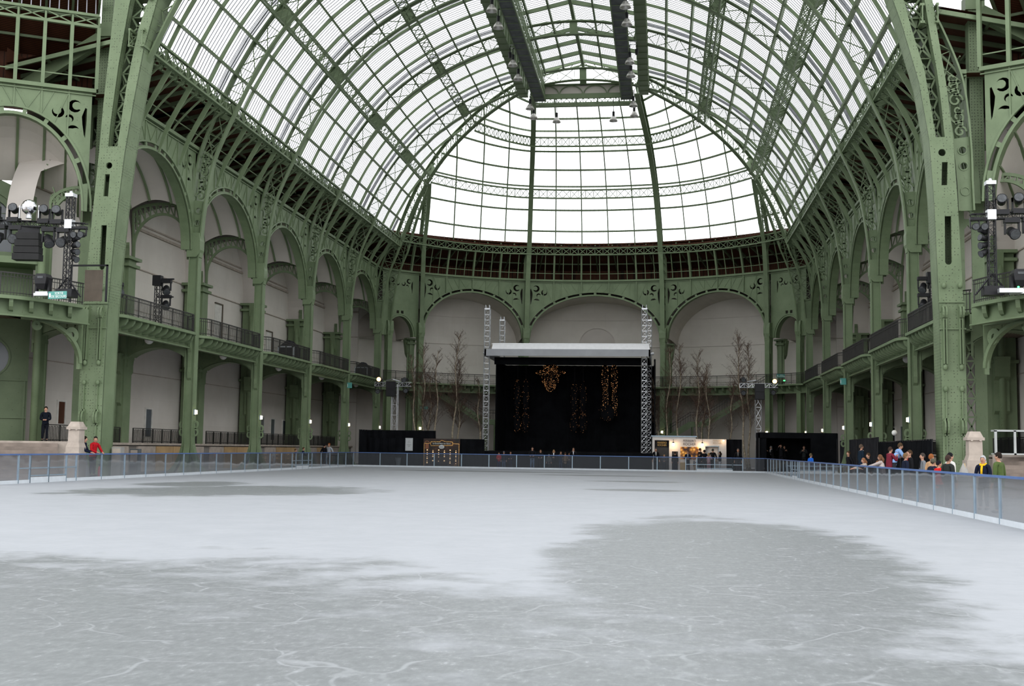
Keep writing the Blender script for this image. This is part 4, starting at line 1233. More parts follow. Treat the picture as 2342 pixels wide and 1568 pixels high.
for k in (1, 2, 3, 4):
    a = AA[k]
    M = (lambda a: lambda t, d, z: tuple(AC + apse_dir(a) * (AR + d) + Vector((math.cos(a), -math.sin(a), 0)) * t + Vector((0, 0, z))))(a)
    back_column(M, 'apse, behind the tall thin column ' + ['', 'leftmost of the four', 'second from the left', 'third from the left', 'rightmost of the four'][k], 2.3, 0)

# eave ring girder of the apse
root = thing('eave_girder', 'green lattice eave girder curving round the foot of the apse dome', 'girder', (0, 125, 22.0), 0, 'eave girders')
B0 = Vector(root.location)
pts = [p - B0  for p in ring_pts(WE, 0, 8)]
q2 = []
for a, b in zip(pts, pts[1:]): q2 += [a, a.lerp(b, .5)]
pts = q2 + [pts[-1]]
up = Vector((0, 0, .72))
for dz, nm in ((0, 'lower_chord'), (.72, 'upper_chord')):
    m = MB(); m.sweep([p + Vector((0, 0, dz)) for p in pts], .2, .12, (0, 0, 1)); m.build(nm, MAT['iron'], root)
m = MB()
for a, b in zip(pts, pts[1:]):
    m.bar(a, b + up, .06, .06, (0, 1, 0)); m.bar(a + up, b, .06, .06, (0, 1, 0)); m.bar(a, a + up, .07, .06, (0, 1, 0))
m.build('lattice', MAT['iron'], root)
m = MB(); m.sweep([p + Vector((0, .55, .9)) for p in pts], .9, .16, (0, 0, 1)); m.build('gutter_board', MAT['boards'], root)
# ------------------------------------------------------------------ ground and ice
m = MB(); m.box((-42, -30, -.35), (42, 142, -.03)); struct(m.build('floor', MAT['floor']))
m = MB(); m.box((-19.2, -25, -.03), (15.72, 100.38, 0)); tag(m.build('ice_sheet', MAT['ice']), 'large pale skating rink ice, frosted white with grey scratched wet patches', 'ice rink')

# ------------------------------------------------------------------ big riveted piers
def interp(P, z):
    if z <= P[0][0]: return P[0][1]
    for (z0, u0), (z1, u1) in zip(P, P[1:]):
        if z <= z1: return u0 + (u1 - u0) * (z - z0) / (z1 - z0)
    return P[-1][1]
PIER = {-1: dict(a=[(0, -22.06), (8, -22.02), (12, -21.85), (16.4, -21.57), (19.4, -21.43), (21.2, -21.30), (24.8, -21.07), (27.5, -20.6)],
                 b=[(16.9, -21.08), (18.2, -21.01), (21.2, -20.72), (24.7, -20.24), (27.5, -19.6)],
                 c=[(16.9, -20.58), (20.0, -20.24), (22.9, -19.76), (24.7, -19.22), (27.5, -18.0)],
                 d=[(0, -20.80), (8, -20.76), (12, -20.57), (16, -20.25), (17.6, -20.07), (19.95, -19.72), (22.9, -19.27), (24.7, -18.76), (27.5, -17.3)],
                 slots=[(-20.98, 15.9, .17), (-21.08, 14.3, 15.45), (-21.12, 10.5, 12.8)]),
        1: dict(a=[(0, 20.04), (8, 20.0), (15.2, 19.79), (17.35, 19.58), (20.1, 19.10), (21.5, 18.66), (23.4, 18.17), (27.5, 16.6)],
                b=[(16.6, 19.96), (17.9, 19.79), (20.1, 19.46), (21.5, 19.02), (23.4, 18.58), (27.5, 17.3)],
                c=[(16.6, 20.37), (19.5, 20.12), (21.5, 19.79), (23.4, 19.54), (27.5, 18.9)],
                d=[(0, 21.16), (8, 21.1), (15.75, 20.81), (19, 20.51), (20.7, 20.24), (23.4, 19.9), (27.5, 19.4)],
                slots=[(20.23, 15.86, .17), (20.32, 14.3, 15.4), (20.43, 10.54, 12.83)])}
for sg in (-1, 1):
    p = PIER[sg]; zs = p['b'][0][0]; zt = 27.5
    root = thing('riveted_pier', 'big pale green riveted iron pier carrying the crossing arch on the %s' % SIDE[sg], 'pier', (interp(p['a'], 0) + .6, 57.3, 0), 0, 'crossing piers')
    B0 = Vector(root.location)
    zl = lambda z0, z1: [z0 + (z1 - z0) * k / 10 for k in range(11)]
    left = [(interp(p['a'], z), z) for z in zl(0, zt)]; right = [(interp(p['d'], z), z) for z in zl(0, zt)]
    gap = [(interp(p['c'], z), z) for z in zl(zt, zs)] + [(interp(p['b'], z), z) for z in zl(zs, zt)]
    poly = left[::-1] + right + gap
    holes = []
    (cx, cz, r), (sx, s0, s1), (lx, l0, l1) = p['slots']
    holes.append([(cx + r * math.cos(2 * PI * k / 16), cz + r * math.sin(2 * PI * k / 16)) for k in range(16)])
    holes.append([(sx - .14, s0), (sx + .12, s0), (sx + .16, s1), (sx - .1, s1)])
    holes.append([(lx + .15 * math.cos(PI + PI * k / 8), l0 + .15 + .15 * math.sin(PI + PI * k / 8)) for k in range(9)] + [(lx + .16, l1), (lx - .13, l1)])
    fl = lambda a, b, d: (a, d, b)
    m = MB(); m.prism([poly] + holes, lambda a, b, d: Vector((a, d, b)) - B0, 56.7, 56.82); m.build('front_face', MAT['rivet'], root)
    m = MB(); m.prism([poly], lambda a, b, d: Vector((a, d, b)) - B0, 58.0, 58.1); m.build('back_face', MAT['rivet'], root)
    m = MB()
    for P_, s_ in ((left, 1), (right, -1)):
        for (u0, z0), (u1, z1) in zip(P_, P_[1:]):
            m.add([Vector(v) - B0 for v in ((u0, 56.75, z0), (u1, 56.75, z1), (u1, 58.05, z1), (u0, 58.05, z0), (u0 + s_ * .08, 56.75, z0), (u1 + s_ * .08, 56.75, z1), (u1 + s_ * .08, 58.05, z1), (u0 + s_ * .08, 58.05, z0))],
                  [(0, 1, 2, 3), (7, 6, 5, 4), (0, 4, 5, 1), (2, 6, 7, 3)])
    for P_ in ([(interp(p['b'], z), z) for z in zl(zs, zt)], [(interp(p['c'], z), z) for z in zl(zs, zt)]):
        for (u0, z0), (u1, z1) in zip(P_, P_[1:]):
            m.add([Vector(v) - B0 for v in ((u0, 56.75, z0), (u1, 56.75, z1), (u1, 57.2, z1), (u0, 57.2, z0))], [(0, 1, 2, 3)])
    m.build('side_plates', MAT['rivet'], root)
    m = MB()
    z = zs
    while z < zt - 1:
        b0, c0, b1, c1 = interp(p['b'], z), interp(p['c'], z), interp(p['b'], z + 1), interp(p['c'], z + 1)
        for y in (57.3, 57.9):
            m.bar(Vector((b0, y, z)) - B0, Vector((c1, y, z + 1)) - B0, .09, .06, (0, 1, 0)); m.bar(Vector((c0, y, z)) - B0, Vector((b1, y, z + 1)) - B0, .09, .06, (0, 1, 0))
        m.bar(Vector((b0, 57.6, z)) - B0, Vector((c0, 57.6, z)) - B0, .6, .05, (0, 0, 1)); z += 1
    m.build('lattice', MAT['iron'], root)
    for k in (-1, 1):
        uc = (interp(p['a'], 7) + interp(p['d'], 7)) / 2 + k * .36
        m = MB()
        for z, r, h in ((8.3, .2, .26), (3.0, .16, .3)):
            for dx in (-.07, .07): m.sweep([Vector((uc + dx + k * .02, 56.56 + .14 * math.cos(2 * PI * q / 12), z + h * math.sin(2 * PI * q / 12))) - B0 for q in range(12)], .06, .08, (1, 0, 0), None, True)
            m.box(tuple(Vector((uc - .1, 56.6, z - h - .1)) - B0), tuple(Vector((uc + .1, 56.72, z + h + .1)) - B0))
        m.build('scroll_clasps', MAT['iron'], root)
        m = MB()
        for dx in (-.06, .06): m.box(tuple(Vector((uc + dx - .03, 56.55, 5.9)) - B0), tuple(Vector((uc + dx + .03, 56.7, 8.1)) - B0))
        m.box(tuple(Vector((uc - .025, 56.6, 1.4)) - B0), tuple(Vector((uc + .025, 56.7, 4.7)) - B0))
        for z in (5.75, 9.55, 4.75): m.ball(tuple(Vector((uc, 56.6, z)) - B0), .11, .1, .14, 10, 6)
        m.build('drop_rods', MAT['iron'], root)
    m = MB()
    for z in (8.75, 7.5): m.box(tuple(Vector((interp(p['a'], z) - .04, 56.62, z)) - B0), tuple(Vector((interp(p['d'], z) + .04, 56.72, z + .07)) - B0))
    m.build('string_bands', MAT['iron'], root)
    # transept leg standing beside it
    r2 = thing('side_leg', 'darker green riveted leg with a lattice slot beside the big %s pier' % SIDE[sg], 'pier', (sg * 22.5, 59.6, 0), 0, 'side legs of the crossing piers')
    B1 = Vector(r2.location)
    ux = 1.05 if sg < 0 else 0
    q = lambda a, b, d: Vector((sg * (a + ux), d, b)) - B1
    def slot(z0, z1, w_): return [(22.0 - w_, z0), (22.0 + w_, z0), (22.0 + w_, z1 - .2), (22.0, z1), (22.0 - w_, z1 - .2)]
    m = MB(); m.prism([[(21.3, 0), (22.75, 0), (22.75, 20), (21.3, 20)], slot(2.6, 7.2, .2), slot(9.6, 12.9, .17), slot(13.2, 14.6, .17), slot(15.4, 19.4, .3)], q, 59.4, 59.5); m.build('front_face', MAT['rivet'], r2)
    m = MB(); m.box(*[tuple(Vector(v) - B1) for v in ((min(sg * (21.3 + ux), sg * (21.4 + ux)), 59.5, 0), (max(sg * (21.3 + ux), sg * (21.4 + ux)), 60.4, 20))])
    m.box(*[tuple(Vector(v) - B1) for v in ((min(sg * (22.65 + ux), sg * (22.75 + ux)), 59.5, 0), (max(sg * (22.65 + ux), sg * (22.75 + ux)), 60.4, 20))]); m.build('side_plates', MAT['rivet'], r2)
    m = MB()
    for z in (2.7, 3.6, 4.5, 5.4, 6.3, 15.6, 16.7, 17.8):
        m.bar(q(21.8, z, 59.45), q(22.2, z + .8, 59.45), .07, .07, (0, 1, 0)); m.bar(q(22.2, z, 59.45), q(21.8, z + .8, 59.45), .07, .07, (0, 1, 0)); m.bar(q(21.75, z - .05, 59.44), q(22.25, z - .05, 59.44), .09, .08, (0, 1, 0))
    m.build('lattice', MAT['iron'], r2)
    m = MB()
    for cz, r in ((16.6, .5), (14.7, .55)):
        for e in (1, .7): m.sweep([q(22.0 + r * e * math.cos(2 * PI * k / 18), cz + r * e * 1.1 * math.sin(2 * PI * k / 18), 59.36) for k in range(18)], .07, .07, (0, 1, 0), None, True)
    m.build('moulded_rings', MAT['iron'], r2)
    r3 = thing('corner_post', 'tall dark green corner post rising behind the big %s pier' % sd_ if False else 'tall dark green corner post rising behind the big %s pier' % SIDE[sg], 'post', (sg * 22.25, 58.6, 14), 0, 'corner posts')
    m = MB(); m.box((-.32, -.3, 0), (.32, .3, 14)); m.build('shaft', MAT['rivet'], r3)
    m = MB(); m.box((-.45, -.4, 5.9), (.45, .4, 6.2)); m.box((-.45, -.4, 9.3), (.45, .4, 10.0)); m.build('collars', MAT['iron'], r3)
    # upper crossing arch, carried on above the piers
    ra = thing('crossing_arch', 'wide green lattice arch rising from the big %s pier into the roof' % SIDE[sg], 'roof arch', (0, 57.4, 0), 0, 'crossing arch halves')
    P = []; N = []; D = []
    w0 = w_at_z(25.0)
    for k in range(25):
        w = w0 + (WTOT - w0) * k / 24; (u, z), nn = prof(w)
        P.append(Vector((sg * (u - .25 if sg < 0 else u - 1.0 + k * .04), 0, z))); N.append(Vector((sg * nn[0], 0, nn[1])).normalized()); D.append(2.3)
    truss(ra, P, N, D, 1.2, 1.4, [], 0)

# ------------------------------------------------------------------ rink barriers
PROTO = {}
def barrier(L, kind):
    """panel with its post at the origin, running along +x"""
    root = thing('rink_barrier_panel', 'x', 'barrier panel')
    m = MB(); m.box((-.035, -.035, 0), (.035, .035, 1.2)); m.build('post', MAT['galv'], root)
    m = MB(); m.box((.04, -.006, .14), (L - .04, .006, 1.17)); m.build('glass', MAT['acrylic'], root)
    m = MB(); m.box((-.02, -.05, 1.17), (L + .02, .05, 1.23)); m.build('top_rail', MAT['blue'], root)
    h = .24 if kind == 'leaf' else .14
    m = MB(); m.box((0, -.06, 0), (L, .03, h)); m.build('kick_plate', MAT['kick'], root)
    if kind != 'panel':
        m = MB(); m.box((0, -.03, .6), (L, .03, .65)); m.build('mid_rail', MAT['galv'], root)
    if kind == 'leaf':
        m = MB(); m.box((0, -.03, h + .04), (L, .03, h + .09)); m.build('lower_rail', MAT['galv'], root)
        m = MB(); m.box((L - .035, -.035, 0), (L + .035, .035, 1.2)); m.build('end_post', MAT['galv'], root)
    return root
def put_panel(a, b, kind, label, group):
    a = Vector(a); b = Vector(b); L = (b - a).length; key = (round(L, 2), kind)
    if key in PROTO: o = copy_tree(PROTO[key])
    else: o = PROTO[key] = barrier(L, kind)
    o.location = (a.x, a.y, 0); o.rotation_euler = (0, 0, math.atan2(b.y - a.y, b.x - a.x))
    tag(o, label, None, group)
def run(pts, side, grp):
    n = 0
    for (a, b, kind) in pts:
        nm = {'panel': 'clear acrylic rink barrier panel', 'narrow': 'narrow clear rink barrier panel beside a gate', 'leaf': 'rink gate leaf with a white raised sill'}[kind]
        put_panel(a, b, kind, '%s, %s, %s' % (nm, side, ORD[n] if n < len(ORD) else str(n + 1)), grp); n += 1
xl, xr, yf, st = -19.22, 15.73, 100.38, 2.455
seg = []; y = yf
for k in range(23):
    y0, y1 = yf - st * k, yf - st * (k + 1)
    if k in (5, 20):
        q = (y0, y0 - .92, y0 - 2.45, y0 - 3.99, y0 - 4.91)
        for j, kd in enumerate(('narrow', 'leaf', 'leaf', 'narrow')): seg.append(((xl, q[j], 0), (xl, q[j + 1], 0), kd))
    elif k in (6, 21): continue
    else: seg.append(((xl, y0, 0), (xl, y1, 0), 'panel'))
run(seg, 'left side counted from the far corner', 'barrier panels on the left')
seg = []
for k in range(30):
    y0, y1 = yf - st * k, yf - st * (k + 1)
    if k in (8,):
        q = (y0, y0 - .92, y0 - 2.45, y0 - 3.99, y0 - 4.91)
        for j, kd in enumerate(('narrow', 'leaf', 'leaf', 'narrow')): seg.append(((xr, q[j + 1], 0), (xr, q[j], 0), kd))
    elif k in (9,): continue
    else: seg.append(((xr, y1, 0), (xr, y0, 0), 'panel'))
run(seg, 'right side counted from the far corner', 'barrier panels on the right')
xs = [-19.22 + 2.37 * k for k in range(13)] + [10.13, 11.6, 13.07, 13.9, 15.73]
kd = ['panel'] * 12 + ['narrow', 'leaf', 'leaf', 'narrow', 'panel']
run([((a, yf, 0), (b, yf, 0), k) for a, b, k in zip(xs, xs[1:], kd)], 'far end counted from the left corner', 'barrier panels at the far end')

# ------------------------------------------------------------------ trusses
def box_truss(root, a, b, w, mat, cell=None, r=.03, names=('chords', 'bracing'), n=5):
    a = Vector(a); b = Vector(b); t = (b - a).normalized(); u = t.orthogonal().normalized()
    if abs(t.z) > .9: u = Vector((1, 0, 0))
    elif abs(t.z) < .1: u = Vector((0, 0, 1))
    v = t.cross(u); L = (b - a).length; cell = cell or w
    cs = [u * (w / 2 * i) + v * (w / 2 * j) for i, j in ((1, 1), (1, -1), (-1, -1), (-1, 1))]
    m = MB()
    for c in cs: m.tube([a + c, b + c], r, n)
    m.build(names[0], mat, root)
    m = MB(); k = max(1, round(L / cell))
    for i in range(k):
        for j in range(4):
            p, q = a + t * (L * i / k), a + t * (L * (i + 1) / k)
            c0, c1 = (cs[j], cs[(j + 1) % 4]) if i % 2 == 0 else (cs[(j + 1) % 4], cs[j])
            m.tube([p + c0, q + c1], r * .55, 4); m.tube([p + cs[j], p + cs[(j + 1) % 4]], r * .55, 4)
    m.build(names[1], mat, root)

# ------------------------------------------------------------------ stage
for x, y, nm in ((-8.76, 107.6, 'front left'), (5.65, 107.6, 'front right'), (-8.66, 117.2, 'rear left'), (5.98, 117.2, 'rear right')):
    root = thing('truss_tower', 'silver truss tower at the %s corner of the black stage' % nm, 'truss tower', (x, y, 0), 0, 'stage truss towers')
    box_truss(root, (0, 0, 0), (0, 0, 14.5), .48, MAT['alu'], .5, .035)
    m = MB(); m.box((-.26, -.26, 14.45), (.26, .26, 14.58))
    for sx in (-.17, .17): m.tube([(sx, -.2, 14.55), (sx, -.2, 14.85), (sx, .2, 14.85), (sx, .2, 14.55)], .04, 6)
    m.build('head_block', MAT['alu'], root)
    m = MB(); m.box((-.45, -.45, -.03), (.45, .45, .06)); m.build('base_plate', MAT['alu'], root)
root = thing('stage_roof', 'white and grey canopy roof of the stage between the silver towers', 'stage roof', (-1.3, 106.4, 10.1))
m = MB()
m.add([(-6.85, 0, .62), (7.45, 0, .62), (7.2, 11.3, 2.0), (-6.9, 11.3, 2.0), (-6.85, 0, .56), (7.45, 0, .56), (7.2, 11.3, 1.94), (-6.9, 11.3, 1.94)],
      [(0, 1, 2, 3), (7, 6, 5, 4), (0, 4, 5, 1), (1, 5, 6, 2), (2, 6, 7, 3), (3, 7, 4, 0)])
m.sweep([(-6.85, -.02, 1.18 - .08), (7.45, -.02, 1.12)], .06, .0 + .06, (0, 0, 1))
m.add([(-6.85, -.03, .62), (7.45, -.03, .62), (7.35, .4, 1.2), (-6.8, .4, 1.2), (7.2, 11.3, 2.1), (-6.9, 11.3, 2.1)], [(0, 1, 2, 3), (3, 2, 4, 5)])
m.build('white_sheet', MAT['white'], root)
m = MB(); m.box((-7.5, -.1, 0), (7.5, .04, .62)); m.box((-7.5, -.1, 0), (-7.35, 11, .62)); m.box((7.35, -.1, 0), (7.5, 11, .62)); m.build('grey_fascia', MAT['greysheet'], root)
m = MB(); m.box((-6.9, 2.2, -.62), (7.3, 2.3, .05)); m.box((-6.9, 2.2, -.05), (7.35, 11, .0)); m.build('black_valance', MAT['drape'], root)
for sx in (-1, 1):
    m = MB(); m.tube([(sx * 7.45, 1.2, .3), (sx * 7.8, 1.2, .35)], .12, 8); m.build('sleeve_block', MAT['alu'], root)
root = thing('stage_deck', 'low black stage deck with a plain black front', 'stage', (-1.3, 112, 0))
m = MB(); m.box((-7.9, -6.2, 1.3), (7.9, 6, 1.5)); m.build('deck', MAT['kioskdark'], root)
m = MB(); m.box((-7.95, -6.3, -.03), (7.95, -6.2, 1.5)); m.box((-7.95, -6.2, -.03), (-7.85, 6, 1.3)); m.box((7.85, -6.2, -.03), (7.95, 6, 1.3)); m.build('skirt', MAT['drape'], root)
def drape(name, label, pts, z0, z1, mat, fold=.35, amp=.05):
    root = thing(name, label, 'curtain', (*pts[0], z0)); B0 = Vector(root.location)
    m = MB(); vs = []; fs = []
    P = []
    for a, b in zip(pts, pts[1:]):
        a = Vector((*a, 0)); b = Vector((*b, 0)); n = max(2, int((b - a).length / (fold / 2))); d = (b - a).normalized(); q = Vector((-d.y, d.x, 0))
        for k in range(n): P.append(a.lerp(b, k / n) + q * (amp * math.sin(k * PI / 2) + amp * .4 * math.sin(k * 1.7)))
    P.append(Vector((*pts[-1], 0)))
    for p in P: vs += [p + Vector((0, 0, z0)) - B0, p + Vector((0, 0, z1)) - B0, p + Vector((0, .04, z1)) - B0, p + Vector((0, .04, z0)) - B0]
    for k in range(len(P) - 1):
        for e in range(4): fs.append((k * 4 + e, k * 4 + (e + 1) % 4, k * 4 + 4 + (e + 1) % 4, k * 4 + 4 + e))
    m.add(vs, fs); m.build('cloth', mat, root)
    m = MB()
    for p in (P[0], P[len(P) // 2], P[-1]): m.tube([p + Vector((0, .12, z0)) - B0, p + Vector((0, .12, z1)) - B0], .03, 6)
    q = [p + Vector((0, .1, z1 - .04)) - B0 for p in P[::4]] + [P[-1] + Vector((0, .1, z1 - .04)) - B0]
    m.tube(q, .03, 5); m.build('frame', MAT['blackmetal'], root)
    return root
drape('stage_backdrop', 'black backdrop curtain closing the back and sides of the stage', [(-8.2, 110), (-8.3, 117.9), (6.5, 117.9), (6.6, 108.5)], 1.5, 10.05, MAT['drape'])

# hanging fairy light ornaments on stage
def ornament(name, label, parts, nl, bright):
    c = parts[0][0]; root = thing(name, label, 'light ornament', c, 0, 'fairy light ornaments hanging over the stage'); B0 = Vector(c)
    rnd = random.Random(hash(label) % 999)
    m = MB(); 
    for (p, r) in parts: m.ball(tuple(Vector(p) - B0), r[0] * .86, r[1] * .6, r[2] * .9, 12, 10)
    m.build('dark_netting', MAT['drape'], root, True)
    for mat, nm, share in ((bright, 'fairy_lights', .55), (MAT['goldlightdim'], 'dim_fairy_lights', 1.0)):
        m = MB()
        for (p, r) in parts:
            for _ in range(int(.4 * nl * share * r[0] * r[2] / 1.0) + 6):
                a = rnd.uniform(PI, 2 * PI); t = math.acos(rnd.uniform(-1, 1)); s = rnd.choice((.014, .018, .026))
                q = Vector(p) - B0 + Vector((r[0] * math.sin(t) * math.cos(a), r[1] * math.sin(t) * math.sin(a), r[2] * math.cos(t)))
                m.add([q + Vector((0, -s, -s)), q + Vector((s, 0, 0)), q + Vector((0, -s, s)), q + Vector((-s, 0, 0)), q + Vector((0, s, 0))], [(0, 1, 2), (0, 2, 3), (1, 4, 2), (2, 4, 3), (0, 4, 1), (0, 3, 4)])
        tag(m.build(nm, mat, root), None, None, None, 'stuff')
    m = MB(); m.tube([(0, 0, parts[0][1][2]), (0, 0, 10.6 - c[2])], .012, 4); m.build('hanging_wire', MAT['blackmetal'], root)
ornament('fairy_light_chandelier', 'golden sparkling chandelier shape glittering high over the black stage', [((-3.56, 115, 8.7), (.85, .3, 1.2)), ((-3.56, 115, 9.15), (1.45, .3, .28)), ((-3.56, 115, 9.75), (.75, .3, .35)), ((-3.56, 115, 8.0), (.55, .3, .7))], 330, MAT['goldlight'])
for xa, nm in ((1.76, 'left'), (2.66, 'right')):
    ornament('fairy_light_drop', 'bright amber light drop, the %s of the pair on the stage right' % nm, [((xa, 115, 8.75), (.33, .2, 1.5)), ((xa + .05, 115, 6.6), (.28, .2, 1.1))], 330, MAT['goldlight'])
for xa, nm in ((-6.78, 'left'), (-5.95, 'right')):
    ornament('fairy_light_drop', 'dim amber light drop, the %s of the pair on the stage left' % nm, [((xa, 115, 6.7), (.36, .2, 1.8)), ((xa, 115, 4.3), (.4, .2, 1.0))], 60, MAT['goldlightdim'])
for xa, nm in ((-1.2, 'left'), (-.36, 'right')):
    ornament('fairy_light_drop', 'dim amber light drop, the %s of the pair at mid stage' % nm, [((xa, 115, 6.6), (.36, .2, 1.75)), ((xa, 115, 4.3), (.4, .2, 1.0))], 60, MAT['goldlightdim'])
ornament('fairy_light_bowl', 'very dim amber light bowl low under the bright stage drops', [((2.05, 115, 5.3), (.9, .3, .9))], 40, MAT['goldlightdim'])

# ------------------------------------------------------------------ loudspeaker towers
def spot(root_name, label, loc, group, aim=(0, -1, -.3), s=1.0, yoke=True, lens='lens', hang=1):
    root = thing(root_name, label, 'spotlight', loc, 0, group); a = Vector(aim).normalized()
    m = MB(); m.lathe([(.10 * s, -.2 * s), (.15 * s, -.12 * s), (.16 * s, .1 * s), (.19 * s, .24 * s)], 12, (0, 0, 0), a); m.build('head', MAT['blackmetal'], root, True)
    m = MB(); m.lathe([(.165 * s, .23 * s), (.16 * s, .255 * s)], 12, (0, 0, 0), a); m.build('lens', MAT[lens], root)
    if yoke:
        m = MB(); m.box((-.24 * s, -.05 * s, -.08 * s), (-.19 * s, .05 * s, .34 * s * hang) if hang > 0 else (-.19 * s, .05 * s, .08 * s))
        if hang > 0: m.box((.19 * s, -.05 * s, -.08 * s), (.24 * s, .05 * s, .34 * s)); m.box((-.24 * s, -.12 * s, .3 * s), (.24 * s, .12 * s, .46 * s))
        else:
            m.box((-.24 * s, -.05 * s, -.36 * s), (-.19 * s, .05 * s, .08 * s)); m.box((.19 * s, -.05 * s, -.36 * s), (.24 * s, .05 * s, .08 * s)); m.box((-.24 * s, -.16 * s, -.52 * s), (.24 * s, .16 * s, -.34 * s))
        m.build('yoke', MAT['blackmetal'], root)
    return root
for sg, x0, xa, xb, xs_, zt in ((-1, -16.5, -18.34, -15.05, -16.77, 7.3), (1, 15.47, 13.91, 17.14, 15.55, 7.42)):
    sd = 'left' if sg < 0 else 'right'
    root = thing('speaker_tower', 'silver T-shaped truss tower with a cross arm, %s of the stage' % sd, 'truss tower', (x0, 104, 0), 0, 'loudspeaker towers')
    box_truss(root, (0, 0, 0), (0, 0, zt), .5, MAT['alu'], .95, .032)
    box_truss(root, (xa - x0, 0, zt), (xb - x0, 0, zt), .36, MAT['alu'], .36, .03, ('arm_chords', 'arm_bracing'))
    m = MB(); m.box((-.6, -.6, -.03), (.6, .6, .05)); m.build('base_plate', MAT['alu'], root)
    m = MB(); m.tube([(-.9, .3, zt + .35), (-.2, -.1, zt + .45), (.3, .3, zt + .3)], .05, 6); m.build('head_sheave', MAT['alu'], root)
    r2 = thing('loudspeaker', 'black loudspeaker cabinet hung on the %s truss tower' % sd, 'loudspeaker', (xs_, 103.55, 6.2), 0, 'hung loudspeakers')
    m = MB(); m.box((-.4, -.28, 0), (.4, .25, 1.35)); m.build('cabinet', MAT['rubber'], r2)
    m = MB(); m.box((-.37, -.3, .04), (.37, -.28, .62)); m.box((-.37, -.3, .68), (.37, -.28, 1.3)); m.build('grille', MAT['blackmetal'], r2)
    L4 = ((-17.95, zt + .42, 'orange', -1, 'lit amber spotlight on top of the cross arm of the left tower'), (-15.66, zt + .46, 'lens', -1, 'black moving head light on top of the arm of the left tower'), (-18.04, 6.72, 'lens', 1, 'black spotlight hung under the outer end of the left tower arm'), (-15.48, 6.8, 'lens', 1, 'black spotlight hung under the inner end of the left tower arm')) if sg < 0 else \
         ((14.21, zt + .55, 'lens', -1, 'black moving head light on top of the arm of the right tower'), (16.85, zt + .36, 'orange', -1, 'lit amber spotlight on top of the cross arm of the right tower'), (14.21, 6.85, 'lens', 1, 'black spotlight hung under the inner end of the right tower arm'), (16.73, 6.9, 'lens', 1, 'black spotlight hung under the outer end of the right tower arm'))
    for x, z, ln, hg, lab in L4: spot('spotlight', lab, (x, 104, z), 'spotlights on the loudspeaker towers', (0, -1, .05 if ln == 'orange' else -.35), 1.15, True, ln, hg)

# ------------------------------------------------------------------ black drape walls, boards, kiosk
drape('drape_wall', 'tall black drape wall at the left end of the rink behind the silver tower', [(-18.9, 100.9), (-18.7, 103.4), (-12.7, 103.7)], -.03, 3.2, MAT['drape'])
drape('drape_wall', 'low black drape wall between the white poster and the stage', [(-18.4, 102.75), (-8.2, 102.95)], -.03, 2.5, MAT['drape'])
drape('drape_wall', 'short black drape beside the white kiosk', [(12.8, 103.9), (14.05, 103.9)], -.03, 2.77, MAT['drape'])
drape('drape_wall', 'black drape side of the musicians booth nearest the kiosk', [(15.3, 104.4), (15.25, 101.3), (15.9, 101.2)], -.03, 3.35, MAT['drape'])
drape('drape_wall', 'long black drape at the back of the musicians booth', [(15.4, 104.6), (21.6, 104.6), (21.7, 101.0)], -.03, 3.35, MAT['drape'])
drape('drape_wall', 'charcoal grey drape behind the bald man in a suit', [(21.9, 101), (20.4, 75)], -.03, 2.75, MAT['drape2'])
drape('drape_wall', 'black drape behind the group at the right barrier, ending at the big pier', [(20.35, 75), (19.7, 57.2)], -.03, 2.45, MAT['drape'])
root = thing('booth_canopy', 'black header over the opening of the musicians booth', 'canopy', (18.5, 101.2, 2.9))
m = MB(); m.box((-3.25, -.1, 0), (3.15, 0, .47)); m.box((-3.25, 0, .42), (3.15, 3.4, .46)); m.box((1.0, -.08, -2.93), (3.15, 0, .1)); m.build('header', MAT['drape'], root)
m = MB()
for x in (-3.25, 3.1): m.box((x, -.1, -2.93), (x + .1, 0, .4))
m.build('legs', MAT['blackmetal'], root)
root = thing('menu_board', 'dark photo board with rows of glowing dots and a pale oval', 'photo board', (-11.9, 102.6, 0))
m = MB(); m.box((-1.62, 0, -.03), (1.62, .08, 2.5)); m.build('panel', MAT['menu'], root)
m = MB()
for r in range(7):
    for c in range(6):
        if r in (4, 6) and c in (1, 2, 3): continue
        m.ball((-1.27 + c * .51, -.02, 1.50 - r * .185 - (.04 if (c + r) % 2 else 0)), .06 if (r + c) % 2 == 0 else .038, .02, .055 if (r + c) % 2 == 0 else .036, 8, 6)
m.build('glowing_dots', simple('printed_glow', (1, .66, .36), .5, 0, .25, 5, emit=((1, .6, .3), .7)), root)
m = MB(); m.ball((0, -.03, 1.78), .25, .03, .17, 16, 8); m.build('pale_oval', MAT['pale'], root)
m = MB()
for a, b in (((-.97, 1.92), (-.97, 2.22)), ((-.97, 2.22), (-.2, 2.22)), ((-.2, 2.22), (0, 2.36)), ((0, 2.36), (.3, 2.25)), ((.3, 2.25), (.97, 2.22)), ((.97, 2.22), (.97, 1.92)), ((.97, 1.92), (-.97, 1.88)), ((-1.55, 2.08), (-.97, 2.08)), ((.97, 2.08), (1.55, 2.06)), ((1.55, 2.06), (1.55, .1)), ((-1.55, 2.06), (-1.55, .1))):
    m.bar((a[0], -.012, a[1]), (b[0], -.012, b[1]), .03, .02, (0, 1, 0))
m.build('gilt_frame', MAT['gold'], root)
m = MB(); m.sweep([(-1.3 + .22 * math.cos(k * PI / 8), -.012, 2.08 + .2 * math.sin(k * PI / 8)) for k in range(9)], .06, .02, (0, 1, 0)); m.box((-1.45, -.015, 1.6), (-1.15, -.005, 2.05)); m.build('dome_picture', simple('sepia_print', (.25, .10, .05), .5), root)
